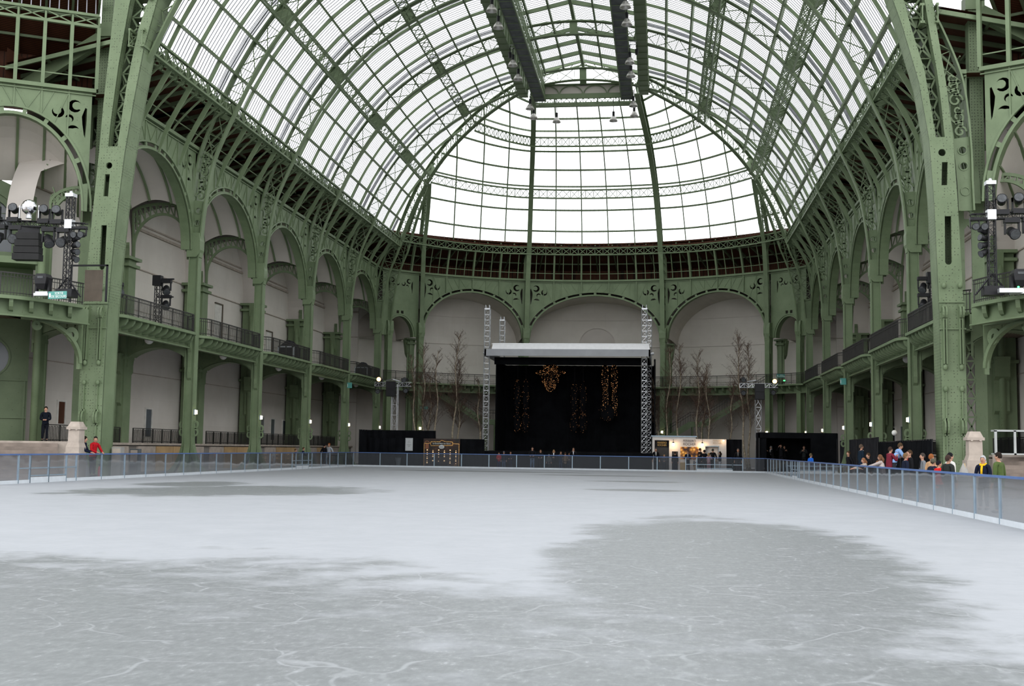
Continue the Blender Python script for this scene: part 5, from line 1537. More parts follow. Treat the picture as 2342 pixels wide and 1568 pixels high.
def text(s_, size, loc, mat, parent, rot=(PI / 2, 0, 0), ext=.006, sx=1.0, name='lettering', sp=1.0, bold=0.0):
    cu = bpy.data.curves.new('t', 'FONT'); cu.body = s_; cu.size = size; cu.align_x = 'CENTER'; cu.align_y = 'CENTER'; cu.extrude = ext; cu.space_line = sp; cu.offset = bold
    to = bpy.data.objects.new('t', cu); COL.objects.link(to)
    dg = bpy.context.evaluated_depsgraph_get(); me = bpy.data.meshes.new_from_object(to.evaluated_get(dg))
    bpy.data.objects.remove(to); bpy.data.curves.remove(cu)
    me.materials.clear()
    o = obj(name, me, mat, parent); o.location = loc; o.rotation_euler = rot; o.scale = (sx, 1, 1)
    return o
text('Le Grand Palais des Glaces', .17, (0, -.02, 2.07), MAT['signtext'], root, (PI / 2, 0, 0), .004, .86)
text('GLACES', .09, (0, -.066, 1.78), MAT['brown_letter'], root, (PI / 2, 0, 0), .003)
root = thing('poster', 'pale grey upright poster on the black drape left of the photo board', 'poster', (-14.83, 102.68, 1.4))
m = MB(); m.box((-.33, 0, 0), (.33, .04, 1.12)); m.build('sheet', MAT['pale'], root)
m = MB()
for z, w_ in ((.9, .08), (.82, .2), (.72, .25), (.55, .3), (.5, .34), (.42, .16), (.36, .2)): m.box((-w_ / 1.6, -.004, z), (w_ / 1.6, 0, z + .02))
for x in (-.29, .28): m.box((x, -.004, .05), (x + .01, 0, 1.07))
m.box((-.29, -.004, .05), (.29, 0, .06)); m.box((-.29, -.004, 1.06), (.29, 0, 1.07)); m.build('printed_lines', MAT['grey'], root)
# kiosk
root = thing('kiosk', 'white chocolate kiosk with lit shop lamps, a dark doorway and a golden picture', 'kiosk', (9.57, 103.2, 0))
X = lambda x: x - 9.57
m = MB()
m.prism([[(X(6.43), -.03), (X(6.62), -.03), (X(6.62), 2.62), (X(7.86), 2.62), (X(7.86), -.03), (X(8.1), -.03), (X(8.1), 1.68), (X(8.62), 1.68), (X(8.62), -.03), (X(12.71), -.03), (X(12.71), 2.77), (X(6.43), 2.77)],
         [(X(10.95), .95), (X(12.05), .95), (X(12.05), 2.15), (X(10.95), 2.15)]], lambda a, b, d: (a, d, b), 0, .1)
m.box((X(6.43), .1, -.03), (X(6.53), 3, 2.77)); m.box((X(12.61), .1, -.03), (X(12.71), 3, 2.77)); m.box((X(6.43), 2.9, -.03), (X(12.71), 3, 2.77)); m.box((X(6.43), .1, 2.7), (X(12.71), 3, 2.77))
m.build('walls', MAT['kiosk'], root)
m = MB(); m.box((X(6.62), .35, -.03), (X(7.86), .4, 2.62)); m.box((X(8.08), .06, -.03), (X(8.64), .09, 1.7)); m.build('dark_doorway', MAT['kioskdark'], root)
m = MB(); m.box((X(6.62), .3, 2.02), (X(7.86), .36, 2.62)); m.build('door_header', MAT['drape2'], root)
m = MB(); m.box((X(8.82), -.03, 1.02), (X(10.36), 0, 2.08)); m.build('golden_picture', MAT['photo'], root)
m = MB(); m.box((X(10.9), -.25, .88), (X(12.1), .3, .96)); m.box((X(10.95), .5, .95), (X(12.05), .55, 2.15)); m.build('serving_counter', MAT['kiosk'], root)
m = MB(); m.box((X(10.9), -.05, 2.12), (X(12.1), .02, 2.2)); m.box((X(10.9), -.05, .95), (X(10.95), .02, 2.15)); m.box((X(12.05), -.05, .95), (X(12.1), .02, 2.15)); m.build('hatch_frame', MAT['galv'], root)
m = MB(); m.box((X(8.8), -.4, -.03), (X(9.3), -.02, .75)); m.build('cardboard_front', MAT['tan'], root)
m = MB()
for x in (8.22, 10.67):
    m.tube([(X(x), 0, 2.7), (X(x), -.3, 2.72), (X(x), -.34, 2.5)], .015, 6); m.lathe([(.05, 0), (.11, -.12)], 10, (X(x), -.34, 2.5))
m.tube([(X(12.47), 0, 2.7), (X(12.47), -.25, 2.7)], .015, 6)
m.build('lamp_arms', MAT['blackmetal'], root)
m = MB()
for x in (8.22, 10.67): m.ball((X(x), -.34, 2.3), .1, .1, .16, 10, 8)
m.ball((X(12.47), -.28, 2.66), .06, .05, .05, 8, 6)
m.build('lamp_bulbs', MAT['warm'], root, True)
text('FERRERO\nROCHER', .30, (X(9.6), -.01, 2.44), MAT['brown_letter'], root, (PI / 2, 0, 0), .008, .92, 'lettering', .92)
text('FERRERO\nROCHER', .22, (X(7.25), .27, 2.30), MAT['gold_letter'], root, (PI / 2, 0, 0), .008, .9, 'lettering', .95)
text('FERRERO\nROCHER', .21, (X(11.95), -.01, 2.52), MAT['tan'], root, (PI / 2, 0, 0), .008, .9, 'lettering', .95)
root = thing('storage_cabin', 'flat grey cabin roof showing behind the white kiosk', 'cabin', (8.3, 106.5, 0))
m = MB(); m.box((-1.9, -.9, -.03), (1.9, 1.2, 3.0)); m.build('walls', MAT['kiosk'], root)
m = MB(); m.box((-2.0, -1.0, 2.95), (2.0, 1.3, 3.05)); m.build('roof', MAT['galv'], root)
for x, y, z, P_ in ((8.22, 102.75, 2.2, 17), (10.67, 102.75, 2.2, 17), (12.4, 102.8, 2.55, 5)):
    li = bpy.data.lights.new('kiosk_lamp', 'POINT'); li.energy = P_; li.color = (1, .66, .36); li.shadow_soft_size = .12
    lo = bpy.data.objects.new('kiosk_lamp', li); COL.objects.link(lo); lo.location = (x, y, z)

# ------------------------------------------------------------------ apse staircases
for sg in (-1, 1):
    root = thing('gallery_stair', 'green iron staircase descending from the %s end of the apse balcony' % SIDE[sg], 'staircase', (sg * 17.7, 125.2, 0), 0, 'staircases in the apse')
    B0 = Vector(root.location); q = lambda x, y, z: Vector((sg * x, y, z)) - B0
    path = [(17.9, 124.6, 8.35), (11.6, 124.9, 4.5), (10.2, 124.9, 4.5), (4.6, 124.9, .9)]
    for dy, nm in ((0, 'front_stringer'), (1.7, 'back_stringer')):
        m = MB(); m.sweep([q(x, y + dy, z) for x, y, z in path], .1, .62, (0, 0, 1)); m.build(nm, MAT['iron'], root)
    m = MB()
    for (x0, y0, z0), (x1, y1, z1) in ((path[0], path[1]), (path[2], path[3])):
        n = 22
        for k in range(n): m.add([q(x0 + (x1 - x0) * (k + a) / n, y0 + b, z0 + (z1 - z0) * k / n + c) for a, b, c in ((0, 0, 0), (1, 0, 0), (1, 1.7, 0), (0, 1.7, 0), (0, 0, -.05), (1, 0, -.05), (1, 1.7, -.05), (0, 1.7, -.05))], [(0, 1, 2, 3), (7, 6, 5, 4), (0, 4, 5, 1), (3, 2, 6, 7)])
    m.build('treads', MAT['steps'], root)
    m = MB(); m.box(tuple(q(11.6, 124.9, 4.4)) if sg > 0 else tuple(q(11.6, 124.9, 4.4)), tuple(q(10.2, 126.6, 4.5))); m.build('landing', MAT['steps'], root)
    m = MB()
    for x in (11.4, 10.4):
        for y in (125.0, 126.5): m.tube([q(x, y, -.03), q(x, y, 4.4)], .09, 8)
    m.tube([q(4.6, 125.0, -.03), q(4.6, 125.0, .9)], .1, 8); m.build('support_posts', MAT['iron'], root)
    m = MB()
    for z in (.95, 1.25): m.sweep([q(x, y, zz + z) for x, y, zz in path], .05, .05, (0, 0, 1))
    for (x0, y0, z0), (x1, y1, z1) in zip(path, path[1:]):
        n = max(3, int(math.dist((x0, z0), (x1, z1)) / .3))
        for k in range(n): f = k / n; m.bar(q(x0 + (x1 - x0) * f, y0, z0 + (z1 - z0) * f + .3), q(x0 + (x1 - x0) * f, y0, z0 + (z1 - z0) * f + 1.25), .03, .03, (0, 1, 0))
    m.build('railing', MAT['dkiron'], root)
# blind round-headed arch on the apse wall
root = thing('blind_arch', 'plain round headed blind arch moulding on the middle of the apse wall', 'wall arch', (0, 132.9, 13.0))
pth = [(-1.95, -.05, -4)] + [(1.95 * math.cos(PI - PI * k / 16), -.05, .6 + 1.75 * math.sin(PI * k / 16)) for k in range(17)] + [(1.95, -.05, -4)]
m = MB(); m.sweep(pth, .1, .14, (0, 1, 0)); m.build('moulding', MAT['vault'], root)
m = MB(); m.prism([[(p[0], p[2]) for p in pth]], lambda a, b, d: (a, d, b), .0, .03); m.build('panel', MAT['vault'], root)

# ------------------------------------------------------------------ roof lamps
lamps = [(-4.75, 80.15, 1), (-4.75, 83.55, 1), (-4.75, 92.15, 1), (-4.75, 95.75, 1), (-4.7, 104.4, 1), (-4.7, 107.5, 0), (-2.68, 108.9, 0), (2.66, 108.9, 0),
         (4.62, 80.3, 1), (4.62, 83.7, 1), (4.62, 92.3, 1), (4.62, 95.7, 1), (4.62, 104.2, 1), (4.62, 107.5, 0)]
LN = ['nearest on the left catwalk', 'second on the left catwalk', 'third on the left catwalk', 'fourth on the left catwalk', 'last under the left catwalk end', 'hung below the left dome rib', 'left of the pair hanging in the apse dome', 'right of the pair hanging in the apse dome',
      'nearest on the right catwalk', 'second on the right catwalk', 'third on the right catwalk', 'fourth on the right catwalk', 'last under the right catwalk end', 'hung below the right dome rib']
for (x, y, k), nm in zip(lamps, LN):
    root = thing('pendant_lamp', 'bell shaped aluminium pendant lamp, ' + nm, 'lamp', (x, y, 32.35), 0, 'pendant lamps under the roof')
    m = MB(); m.lathe([(.10, .5), (.17, .44), (.33, .2), (.40, 0), (.37, .0), (.30, .2), (.14, .4)], 18); m.build('reflector', MAT['lampshade'], root, True)
    m = MB(); m.lathe([(.12, .48), (.12, .92)], 12); m.build('gear_box', MAT['blackmetal'], root)
    m = MB(); m.tube([(0, 0, .9), (0, 0, 1.45 if k else 2.6)], .03, 6)
    if k: m.box((min(0, -x / abs(x) * .35), -.04, 1.4), (max(0, -x / abs(x) * .35), .04, 1.48))
    m.build('hanger', MAT['blackmetal'], root)
for x, nm in ((-5.1, 'left'), (5.15, 'right')):
    root = thing('floodlight_bracket', 'small grey bracket with a black floodlight at the %s roof beam' % nm, 'floodlight', (x, 93.0, 33.2), 0, 'roof floodlights')
    m = MB()
    for z in (.9, 1.15): m.box((-.6, -.03, z), (.6, .03, z + .05))
    m.build('bar', MAT['alu'], root)
    m = MB(); m.lathe([(.12, .1), (.15, .55)], 10); m.box((-.03, -.03, .5), (.03, .03, .95)); m.build('lamp_body', MAT['blackmetal'], root)

# ------------------------------------------------------------------ corner bays: balcony rigs, stairs, pedestals
CB = {b.sg: b for b in BAYS if b.kind == 'cross'}
for sg in (-1, 1):
    Mx = CB[sg].M; sd = SIDE[sg]
    m = MB(); m.box((.6, -1.2, -.03), (10.5, 6, 1.77), Mx); struct(m.build('floor', MAT['stone']))
    root = thing('stone_stair', 'broad stone steps rising to the platform beside the %s pier' % sd, 'stairs', Mx(4, -3, 0), 0, 'stone stairs'); B0 = Vector(Mx(4, -3, 0))
    for k in range(10):
        m = MB(); m.box((1.1, -1.2 - .36 * (k + 1), -.03), (10, -1.2 - .36 * k, 1.77 - .177 * (k + .0) - .1), lambda t, d, z: Vector(Mx(t, d, z)) - B0); m.build('step', MAT['steps'], root)
    px, py = (-19.8, 52.3) if sg < 0 else (19.85, 50.5)
    root = thing('stone_pedestal', 'stepped pale stone pedestal at the foot of the %s stairs' % sd, 'pedestal', (px, py, -.03), 0, 'stone pedestals')
    m = MB()
    for w_, z0, z1 in ((.84 if sg > 0 else .72, 0, 1.3), (.76 if sg > 0 else .66, 1.3, 1.55)): m.box((-w_ / 2, -w_ / 2, z0), (w_ / 2, w_ / 2, z1))
    m.build('base', MAT['stone'], root)
    m = MB(); vs = [(sx * w_ / 2, sy * w_ / 2, z) for w_, z in ((.66, 1.55), (.54, 1.75), (.52, 2.36)) for sx, sy in ((-1, -1), (1, -1), (1, 1), (-1, 1))]
    m.add(vs, [(i * 4 + k, i * 4 + (k + 1) % 4, i * 4 + 4 + (k + 1) % 4, i * 4 + 4 + k) for i in range(2) for k in range(4)] + [(8, 9, 10, 11)]); m.build('shaft', MAT['stone'], root)
    m = MB(); m.box((-.34, -.34, 2.36), (.34, .34, 2.48)); vs = [(sx * w_ / 2, sy * w_ / 2, z) for w_, z in ((.6, 2.48), (.4, 2.72)) for sx, sy in ((-1, -1), (1, -1), (1, 1), (-1, 1))]
    m.add(vs, [(k, (k + 1) % 4, 4 + (k + 1) % 4, 4 + k) for k in range(4)] + [(4, 5, 6, 7)])
    for sx in (-1, 1): m.lathe([(.06, -.36), (.06, .36)], 8, (sx * .17, 0, 2.38), (0, 1, 0))
    m.build('cap', MAT['stone'], root)
    root = thing('canvas_sack', 'slumped pale canvas sack leaning on the %s pedestal' % sd, 'sack', (px + (.1 if sg < 0 else -.6), py + (.7 if sg < 0 else -.75), -.03), 0, 'canvas sacks'); root.scale = (.5, .5, .8) if sg < 0 else (.75, .75, .95)
    m = MB(); m.lathe([(.5, 0), (.55, .25), (.42, .7), (.22, 1.2), (.06, 1.5)], 12); m.build('sack_body', MAT['umbrella'], root, True)
    m = MB(); m.tube([(.3, -.4, .4), (.15, -.25, .9), (.02, -.05, 1.5)], .03, 6); m.build('rope', MAT['tan'], root)
    # iron enclosure with windows at the back of the corner bay
    root = thing('iron_enclosure', 'green panelled iron wall with an arched and a round window at the %s edge' % sd, 'panelled wall', Mx(5.4, 4.9, 1.77), 0, 'iron enclosures'); B0 = Vector(Mx(5.4, 4.9, 1.77)); R = lambda a, b, d: Vector(Mx(a, d, b)) - B0
    aw = [(5.1 + 1.35 * math.cos(PI * k / 14), 13.3 + 1.5 * math.sin(PI * k / 14)) for k in range(15)]
    m = MB(); m.prism([[(2.6, 8.4), (8.4, 8.4), (8.4, 17.5), (2.6, 15.0)], aw + [(3.75, 11.9), (6.45, 11.9)]], R, 4.85, 5.1); m.prism([[(2.6, 1.77), (8.4, 1.77), (8.4, 8.3), (2.6, 8.3)], [(4.6 + 1.0 * math.cos(2 * PI * k / 20), 6.2 + 1.0 * math.sin(2 * PI * k / 20)) for k in range(20)]], R, 4.85, 5.1)
    m.build('wall_plate', MAT['iron'], root)
    m = MB(); m.prism([aw + [(3.75, 11.9), (6.45, 11.9)]], R, 5.0, 5.03); m.prism([[(4.6 + 1.0 * math.cos(2 * PI * k / 20), 6.2 + 1.0 * math.sin(2 * PI * k / 20)) for k in range(20)]], R, 5.0, 5.03); m.build('window_glass', MAT['glasspane'], root)
    m = MB()
    for e in (1.0, 1.22): m.sweep([R(5.1 + 1.4 * e * math.cos(PI * k / 14), 13.3 + 1.55 * e * math.sin(PI * k / 14), 4.8) for k in range(15)], .1, .1, R(0, 0, -1) - R(0, 0, 0))
    for t in (2.75, 4.2, 5.7, 7.2):
        m.bar(R(t, 8.4, 4.8), R(t, 11.5, 4.8), .12, .08, R(0, 0, -1) - R(0, 0, 0)); m.bar(R(t, 1.77, 4.8), R(t, 5, 4.8), .1, .06, R(0, 0, -1) - R(0, 0, 0))
    for z in (11.2, 11.6, 5.0, 3.0): m.bar(R(2.6, z, 4.8), R(8.4, z, 4.8), .08, .14, R(0, 0, -1) - R(0, 0, 0))
    for t in (4.4, 5.1, 5.8): m.bar(R(t, 11.9, 4.98), R(t, 14.6, 4.98), .03, .03, R(0, 0, -1) - R(0, 0, 0))
    for z in (12.6, 13.3, 14): m.bar(R(3.8, z, 4.98), R(6.4, z, 4.98), .03, .03, R(0, 0, -1) - R(0, 0, 0))
    m.sweep([R(4.6 + 1.05 * math.cos(2 * PI * k / 20), 6.2 + 1.05 * math.sin(2 * PI * k / 20), 4.82) for k in range(20)], .1, .1, R(0, 0, -1) - R(0, 0, 0), None, True)
    m.build('mouldings', MAT['iron'], root)
    root = thing('iron_porch', 'green iron door porch on the balcony at the %s edge of the hall' % sd, 'porch', Mx(5.2, 3.4, 8.42), 0, 'iron porches'); B0 = Vector(Mx(5.2, 3.4, 8.42)); R = lambda t, d, z: Vector(Mx(t, d, z)) - B0
    m = MB(); m.box((2.2, 2.6, 8.42), (2.5, 2.9, 11.0), R); m.box((6.5, 2.6, 8.42), (6.8, 2.9, 11.0), R); m.build('posts', MAT['iron'], root)
    m = MB(); m.box((2.1, 2.5, 11.0), (7.2, 4.8, 11.35), R); m.build('lintel', MAT['iron'], root)
    m = MB(); m.box((2.6, 4.6, 8.42), (6.6, 4.75, 11.0), R); m.build('door_panels', MAT['iron'], root)
    m = MB(); m.box((5.2, 4.5, 8.5), (6.2, 4.62, 10.4), R); m.build('dark_glazing', MAT['glasspane'], root)
    # balcony corner bracket
    root = thing('scroll_bracket', 'curved green scroll bracket carrying the corner balcony beside the %s pier' % sd, 'bracket', (sg * 21.9, 56.2, 5.6), 0, 'scroll brackets')
    B0 = Vector((sg * 21.9, 56.2, 5.6)); q = lambda a, b: Vector((sg * (21.95 + .45 * a), 56.4 - .75 * a, b)) - B0
    m = MB(); m.sweep([q(2.9 * math.sin(PI / 2 * k / 14) if False else 2.9 * (1 - math.cos(PI / 2 * k / 14)), 5.7 + 2.0 * math.sin(PI / 2 * k / 14)) for k in range(15)], .3, .16, (0, 0, 1)); m.build('curved_arm', MAT['iron'], root)
    m = MB(); curl(m, .55, 7.05, .38, 0, 7.5, q, .25, .12); curl(m, 2.75, 7.45, .2, PI, PI + 6, q, .25, .1); m.build('scrolls', MAT['iron'], root)
    m = MB(); m.bar(q(0, 5.4), q(0, 7.75), .2, .2, (1, 0, 0)); m.bar(q(0, 7.72), q(3.6, 7.72), .3, .14, (0, 0, 1)); m.build('frame_bars', MAT['iron'], root)

# lighting rigs on the corner balconies
def rig(sg):
    sd = SIDE[sg]; x0 = sg * (20.25 if sg < 0 else 21.0); y0 = 51.6; zb = 8.45
    root = thing('lighting_tower', 'black truss light tower with a long cross arm on the %s corner balcony' % sd, 'truss tower', (x0, y0, zb), 0, 'balcony lighting towers')
    box_truss(root, (0, 0, 0), (0, 0, 4.75), .29, MAT['blackmetal'], .3, .028)
    box_truss(root, (sg * 4.2, .3, 3.6), (-sg * .85, -.05, 3.3), .26, MAT['blackmetal'], .3, .026, ('arm_chords', 'arm_bracing'))
    m = MB(); m.box((-.2, -.2, 4.7), (.2, .2, 4.86)); m.box((-.18, -.18, 3.2), (.18, .18, 3.62)); m.lathe([(.1, 4.86), (.06, 4.98)], 8); m.build('head_block', MAT['alu'], root)
    m = MB(); m.box((-.4, -.3, -.03), (.4, .3, .35)); m.tube([(-.7, 0, 0), (0, 0, .9)], .04, 6); m.tube([(.7, 0, 0), (0, 0, .9)], .04, 6); m.build('outrigger_base', MAT['blackmetal'], root)
    G = 'spotlights on the %s balcony tower' % sd
    def ax(k): return (x0 + sg * k, y0 + .07 * k - .02, zb + 3.3 + .07 * max(0, k))
    tops = (.65, 1.3, 2.9, 3.9) if sg < 0 else (.45, 1.15)
    for k, nm in zip(tops, ('first', 'second', 'third', 'fourth')):
        x, y, z = ax(k); spot('stage_spotlight', 'black moving head light standing on the %s tower arm, %s out from the mast' % (sd, nm), (x, y, z + .68), G, (sg * -.2, -1, .25), 1.15, True, 'lens', -1)
    for k, nm, a in (((1.05, 'first', (.5, -.5, -.8)), (.28, 'second', (0, -1, -.5)), (2.75, 'third', (0, -1, -.3)), (3.6, 'fourth', (0, -1, -.6))) if sg < 0 else ((.85, 'first', (.2, -.9, -.5)), (1.6, 'second', (0, -1, -.3)))):
        x, y, z = ax(k); spot('stage_spotlight', 'black moving head light hung under the %s tower arm, %s along the arm' % (sd, nm), (x, y, z - .68), G, a, 1.3, True, 'lens', 1)
    for k, nm in ((-.32, 'inner'), (-.68, 'outer')):
        x, y, z = ax(k); spot('par_can', 'small black can light hung at the short end of the %s tower arm, %s one' % (sd, nm), (x, y, z - .4), G, (0, -1, -.15), .85, True, 'lens', 1)
    for k in range(4):
        spot('par_can', 'black can light clamped to the %s tower mast, %s from the top' % (sd, ORD[k]), (x0 - sg * .3, y0, zb + 2.72 - .3 * k), G, (-sg * .9, -.4, .5 - .35 * k), .85, False)
rig(-1); rig(1)
root = thing('loudspeaker', 'black line array loudspeaker hung under the left balcony tower arm', 'loudspeaker', (-22.35, 51.75, 10.3), .15)
m = MB()
for k in range(4): m.box((-.62 + .03 * k, -.3 + .03 * k, .33 * k - .1), (.62 - .03 * k, .3, .33 * k + .2))
m.build('cabinets', MAT['rubber'], root)
m = MB(); m.box((-.5, -.05, 1.2), (.5, .05, 1.55)); m.build('rigging_bar', MAT['blackmetal'], root)
root = thing('mirror_ball', 'shiny silver mirror ball sitting on the left balcony tower arm', 'mirror ball', (-22.3, 51.6, 12.28))
m = MB(); m.ball((0, 0, .42), .36, .36, .36, 24, 14); m.build('mirrored_sphere', MAT['mirrorball'], root)
m = MB(); m.lathe([(.15, -.12), (.1, .08)], 10); m.box((-.5, -.02, -.1), (-.46, .02, .5)); m.box((.46, -.02, -.1), (.5, .02, .5)); m.build('stand', MAT['alu'], root)
for sg, x in ((-1, -21.25), (1, 22.0)):
    root = thing('moving_light', 'large black moving light standing on the %s balcony edge' % SIDE[sg], 'spotlight', (x, 51.3, 8.45), 0, 'large moving lights')
    m = MB(); m.box((-.35, -.2, 0), (.35, .25, .12)); m.box((-.3, -.15, .1), (.3, .2, .2)); m.build('flight_base', MAT['alu'], root)
    m = MB(); m.box((-.36, -.1, .15), (-.26, .1, .75)); m.box((.26, -.1, .15), (.36, .1, .75)); m.build('yoke', MAT['blackmetal'], root)
    m = MB(); vs = [(sx * a, sy * b, z) for a, b, z in ((.16, .2, .3), (.26, .3, .55), (.3, .3, .85), (.22, .26, 1.02)) for sx, sy in ((-1, -1), (1, -1), (1, 1), (-1, 1))]
    m.add(vs, [(i * 4 + k, i * 4 + (k + 1) % 4, i * 4 + 4 + (k + 1) % 4, i * 4 + 4 + k) for i in range(3) for k in range(4)] + [(3, 2, 1, 0), (12, 13, 14, 15)]); m.build('head', MAT['blackmetal'], root)
    m = MB(); m.box((-.14, -.315, .8), (.14, -.29, .9)); m.build('display', MAT['lens'], root)
root = thing('control_rack', 'silver control rack with a green indicator on the right balcony edge', 'equipment rack', (21.7, 50.9, 8.45))
m = MB(); m.box((-.65, -.15, 0), (.3, .15, .18)); m.build('case', MAT['alu'], root)
m = MB(); m.ball((.1, -.16, .22), .05, .03, .04, 8, 6); m.build('indicator', MAT['greenled'], root)
root = thing('door_frame_stand', 'black metal frame stand behind the left balcony tower', 'stand', (-20.0, 53.2, 8.45))
m = MB()
for x in (-.9, .9): m.box((x - .04, -.04, -.03), (x + .04, .04, 1.75))
m.box((-.94, -.04, 1.68), (.94, .04, 1.76)); m.build('frame', MAT['blackmetal'], root)
m = MB(); m.box((-.2, -.02, 0), (.7, .02, 1.5)); m.build('grey_board', MAT['frame'], root)
# emergency exit signs
def sign(label, loc, w_, h, rz, txt, size):
    root = thing('exit_sign', label, 'sign', loc, rz, 'green emergency exit signs')
    m = MB(); m.box((-w_ / 2, -.02, -h / 2), (w_ / 2, .02, h / 2)); m.build('plate', MAT['sign'], root)
    if txt: text(txt, size, (w_ * .1, -.03, 0), MAT['signtext'], root, (PI / 2, 0, 0), .004, .9, 'lettering', .9)
    m = MB(); m.box((-w_ * .45, -.026, -h * .3), (-w_ * .36, -.02, h * .25)); m.build('pictogram', MAT['signtext'], root)
sign('green exit sign with white letters on the left corner balcony edge', (-20.12, 50.55, 8.40), .98, .34, -.18, 'SORTIE\nDE SECOURS', .16)
sign('green exit sign with white letters on the apse balcony railing by the right corner', (18.65, 116.9, 9.1), .9, .34, .5, 'SORTIE\nDE SECOURS', .14)
sign('small green exit sign hung below the left stair among the birches', (-16.65, 118.0, 5.7), .8, .26, 0, 'SORTIE', .16)
sign('small green exit sign on the fourth column of the left arcade', (-21.0, 105.15, 7.25), .45, .5, 0, '', .1)
sign('small green exit sign on the third column of the right arcade', (21.0, 93.1, 7.2), .45, .5, 0, '', .1)
root = thing('exit_light', 'tiny glowing green emergency light on the right apse balcony', 'light', (18.95, 116.6, 8.62))
m = MB(); m.box((-.1, -.06, -.06), (.1, .06, .06)); m.build('housing', MAT['galv'], root)
m = MB(); m.ball((0, -.08, 0), .1, .03, .05, 8, 6); m.build('glow', MAT['greenled'], root)

# small light towers on the first bay balconies
for sg in (-1, 1):
    x0 = sg * (22.2 if sg < 0 else 21.75); sd = SIDE[sg]; y0 = 66.0
    root = thing('lighting_tower', 'short black truss light tower on the %s gallery balcony' % sd, 'truss tower', (x0, y0, 8.42), 0, 'balcony lighting towers')
    box_truss(root, (0, 0, 0), (0, 0, 3.0), .3, MAT['blackmetal'], .32, .028)
    m = MB(); m.box((-.3, -.2, 2.55), (.2, .2, 3.15)); m.box((-.05, -.05, 2.9), (.95, .05, 2.98)); m.box((-.05, -.05, 1.85), (.95, .05, 1.92)); m.build('arms', MAT['blackmetal'], root)
    m = MB(); m.box((-.5, -.4, -.02), (.4, .4, .12)); m.build('base', MAT['blackmetal'], root)
    k = 1 if sg < 0 else -1
    for z, nm in ((2.35, 'upper'), (1.45, 'lower')):
        spot('spotlight', 'black spotlight, the %s one on the short %s gallery light tower' % (nm, sd), (x0 + k * .5, y0, 8.42 + z), 'spotlights on the gallery towers', (k * .3, -.6, -.7), 1.2, True, 'lens', 1)
spot('spotlight', 'black spotlight lying on the balcony just past the left pier', (-21.3, 58.9, 9.6), 'spotlights on the gallery towers', (1, -.3, -.05), 1.2, True)
for x, y, nm in ((-22.0, 90.5, 'second'), (-22.0, 114.0, 'fourth')):
    root = thing('equipment_hoist', 'grey tarpaulin covered hoist crate on the %s balcony of the left gallery' % nm, 'crate', (x, y, 8.42), 0, 'covered crates')
    m = MB(); vs = [(sx * a, sy * b, z) for a, b, z in ((.55, .9, 0), (.6, .95, 1.0), (.12, .5, 1.55)) for sx, sy in ((-1, -1), (1, -1), (1, 1), (-1, 1))]
    m.add(vs, [(i * 4 + k, i * 4 + (k + 1) % 4, i * 4 + 4 + (k + 1) % 4, i * 4 + 4 + k) for i in range(2) for k in range(4)] + [(3, 2, 1, 0), (8, 9, 10, 11)]); m.build('tarpaulin', MAT['drape2'], root)
    m = MB()
    for sx in (-.62, .62): m.box((sx - .05, -1.0, 0), (sx + .05, -.9, 1.05))
    m.box((-.66, -1.0, .95), (.66, -.9, 1.05)); m.build('white_frame', MAT['kick'], root)

# ------------------------------------------------------------------ windows and doors in the gallery walls
wn = 1; dn = 1
for sg in (-1, 1):
    for y, z0, z1, w_ in ((64.3, 2.8, 4.04, .76), (76.0, 2.2, 4.0, .9), (98.8, 2.3, 4.1, 1.1), (101.7, 2.2, 4.0, 1.0), (105.0, 2.2, 3.95, 1.0)):
        bx_ = lambda a, b: (min(sg * (27.03 - a), sg * (27.03 - b)), max(sg * (27.03 - a), sg * (27.03 - b)))
        x0, x1 = bx_(-.02, .05); o = MB(); o.box((x0, y - w_ / 2, z0), (x1, y + w_ / 2, z1)); f = struct(o.build('window_%d' % wn, MAT['glasspane'] if y > 71 else MAT['boards'])); wn += 1
        o = MB(); x0, x1 = bx_(-.02, .1)
        for a, b in ((-w_ / 2 - .12, -w_ / 2), (w_ / 2, w_ / 2 + .12)): o.box((x0, y + a, z0 - .1), (x1, y + b, z1 + .1))
        o.box((x0, y - w_ / 2, z1), (x1, y + w_ / 2, z1 + .1)); o.build('window_frame', MAT['door'], f)
    for y, z1 in ((87.9, 12.55), (100.0, 11.6)):
        x0, x1 = bx_(-.02, .05); o = MB(); o.box((x0, y - .7, 8.42), (x1, y + .7, z1)); f = struct(o.build('door_%d' % dn, MAT['door'])); dn += 1
        o = MB(); x0, x1 = bx_(-.02, .12); o.box((x0, y + .7, 8.42), (x1, y + .84, z1)); o.box((x0, y - .75, z1), (x1, y + .84, z1 + .1)); o.build('door_frame', MAT['frame'], f)
# small things near the rink edge
root = thing('fire_extinguisher', 'red fire extinguisher on the floor past the leaning men', 'fire extinguisher', (-20.5, 56.2, -.03))
m = MB(); m.lathe([(.09, 0), (.1, .05), (.1, .5), (.04, .6)], 12); m.build('cylinder', MAT['redmetal'], root, True)
m = MB(); m.lathe([(.03, .6), (.03, .68)], 8); m.box((-.08, -.02, .66), (.08, .02, .7)); m.build('valve', MAT['blackmetal'], root)
for x, y, h, nm in ((-20.4, 57.9, 1.55, 'pale wrapped post beside the left pier foot'), (-21.8, 63.0, 1.45, 'grey metal service box against the plinth of the left platform')):
    root = thing('service_box', nm, 'service box', (x, y, -.03))
    m = MB(); m.box((-.25, -.2, 0), (.25, .2, h)); m.build('case', MAT['umbrella'] if y < 60 else MAT['grate'], root)
    m = MB(); m.box((-.2, -.22, h * .5), (.2, -.2, h * .95)); m.build('cover', MAT['stone'], root)
root = thing('litter_bin', 'grey slatted litter bin beside the foot of the left silver tower', 'bin', (-15.6, 101.9, -.03))
m = MB(); m.lathe([(.16, 0), (.26, .85), (.24, .85), (.14, .05)], 12); m.build('tub', MAT['grate'], root)
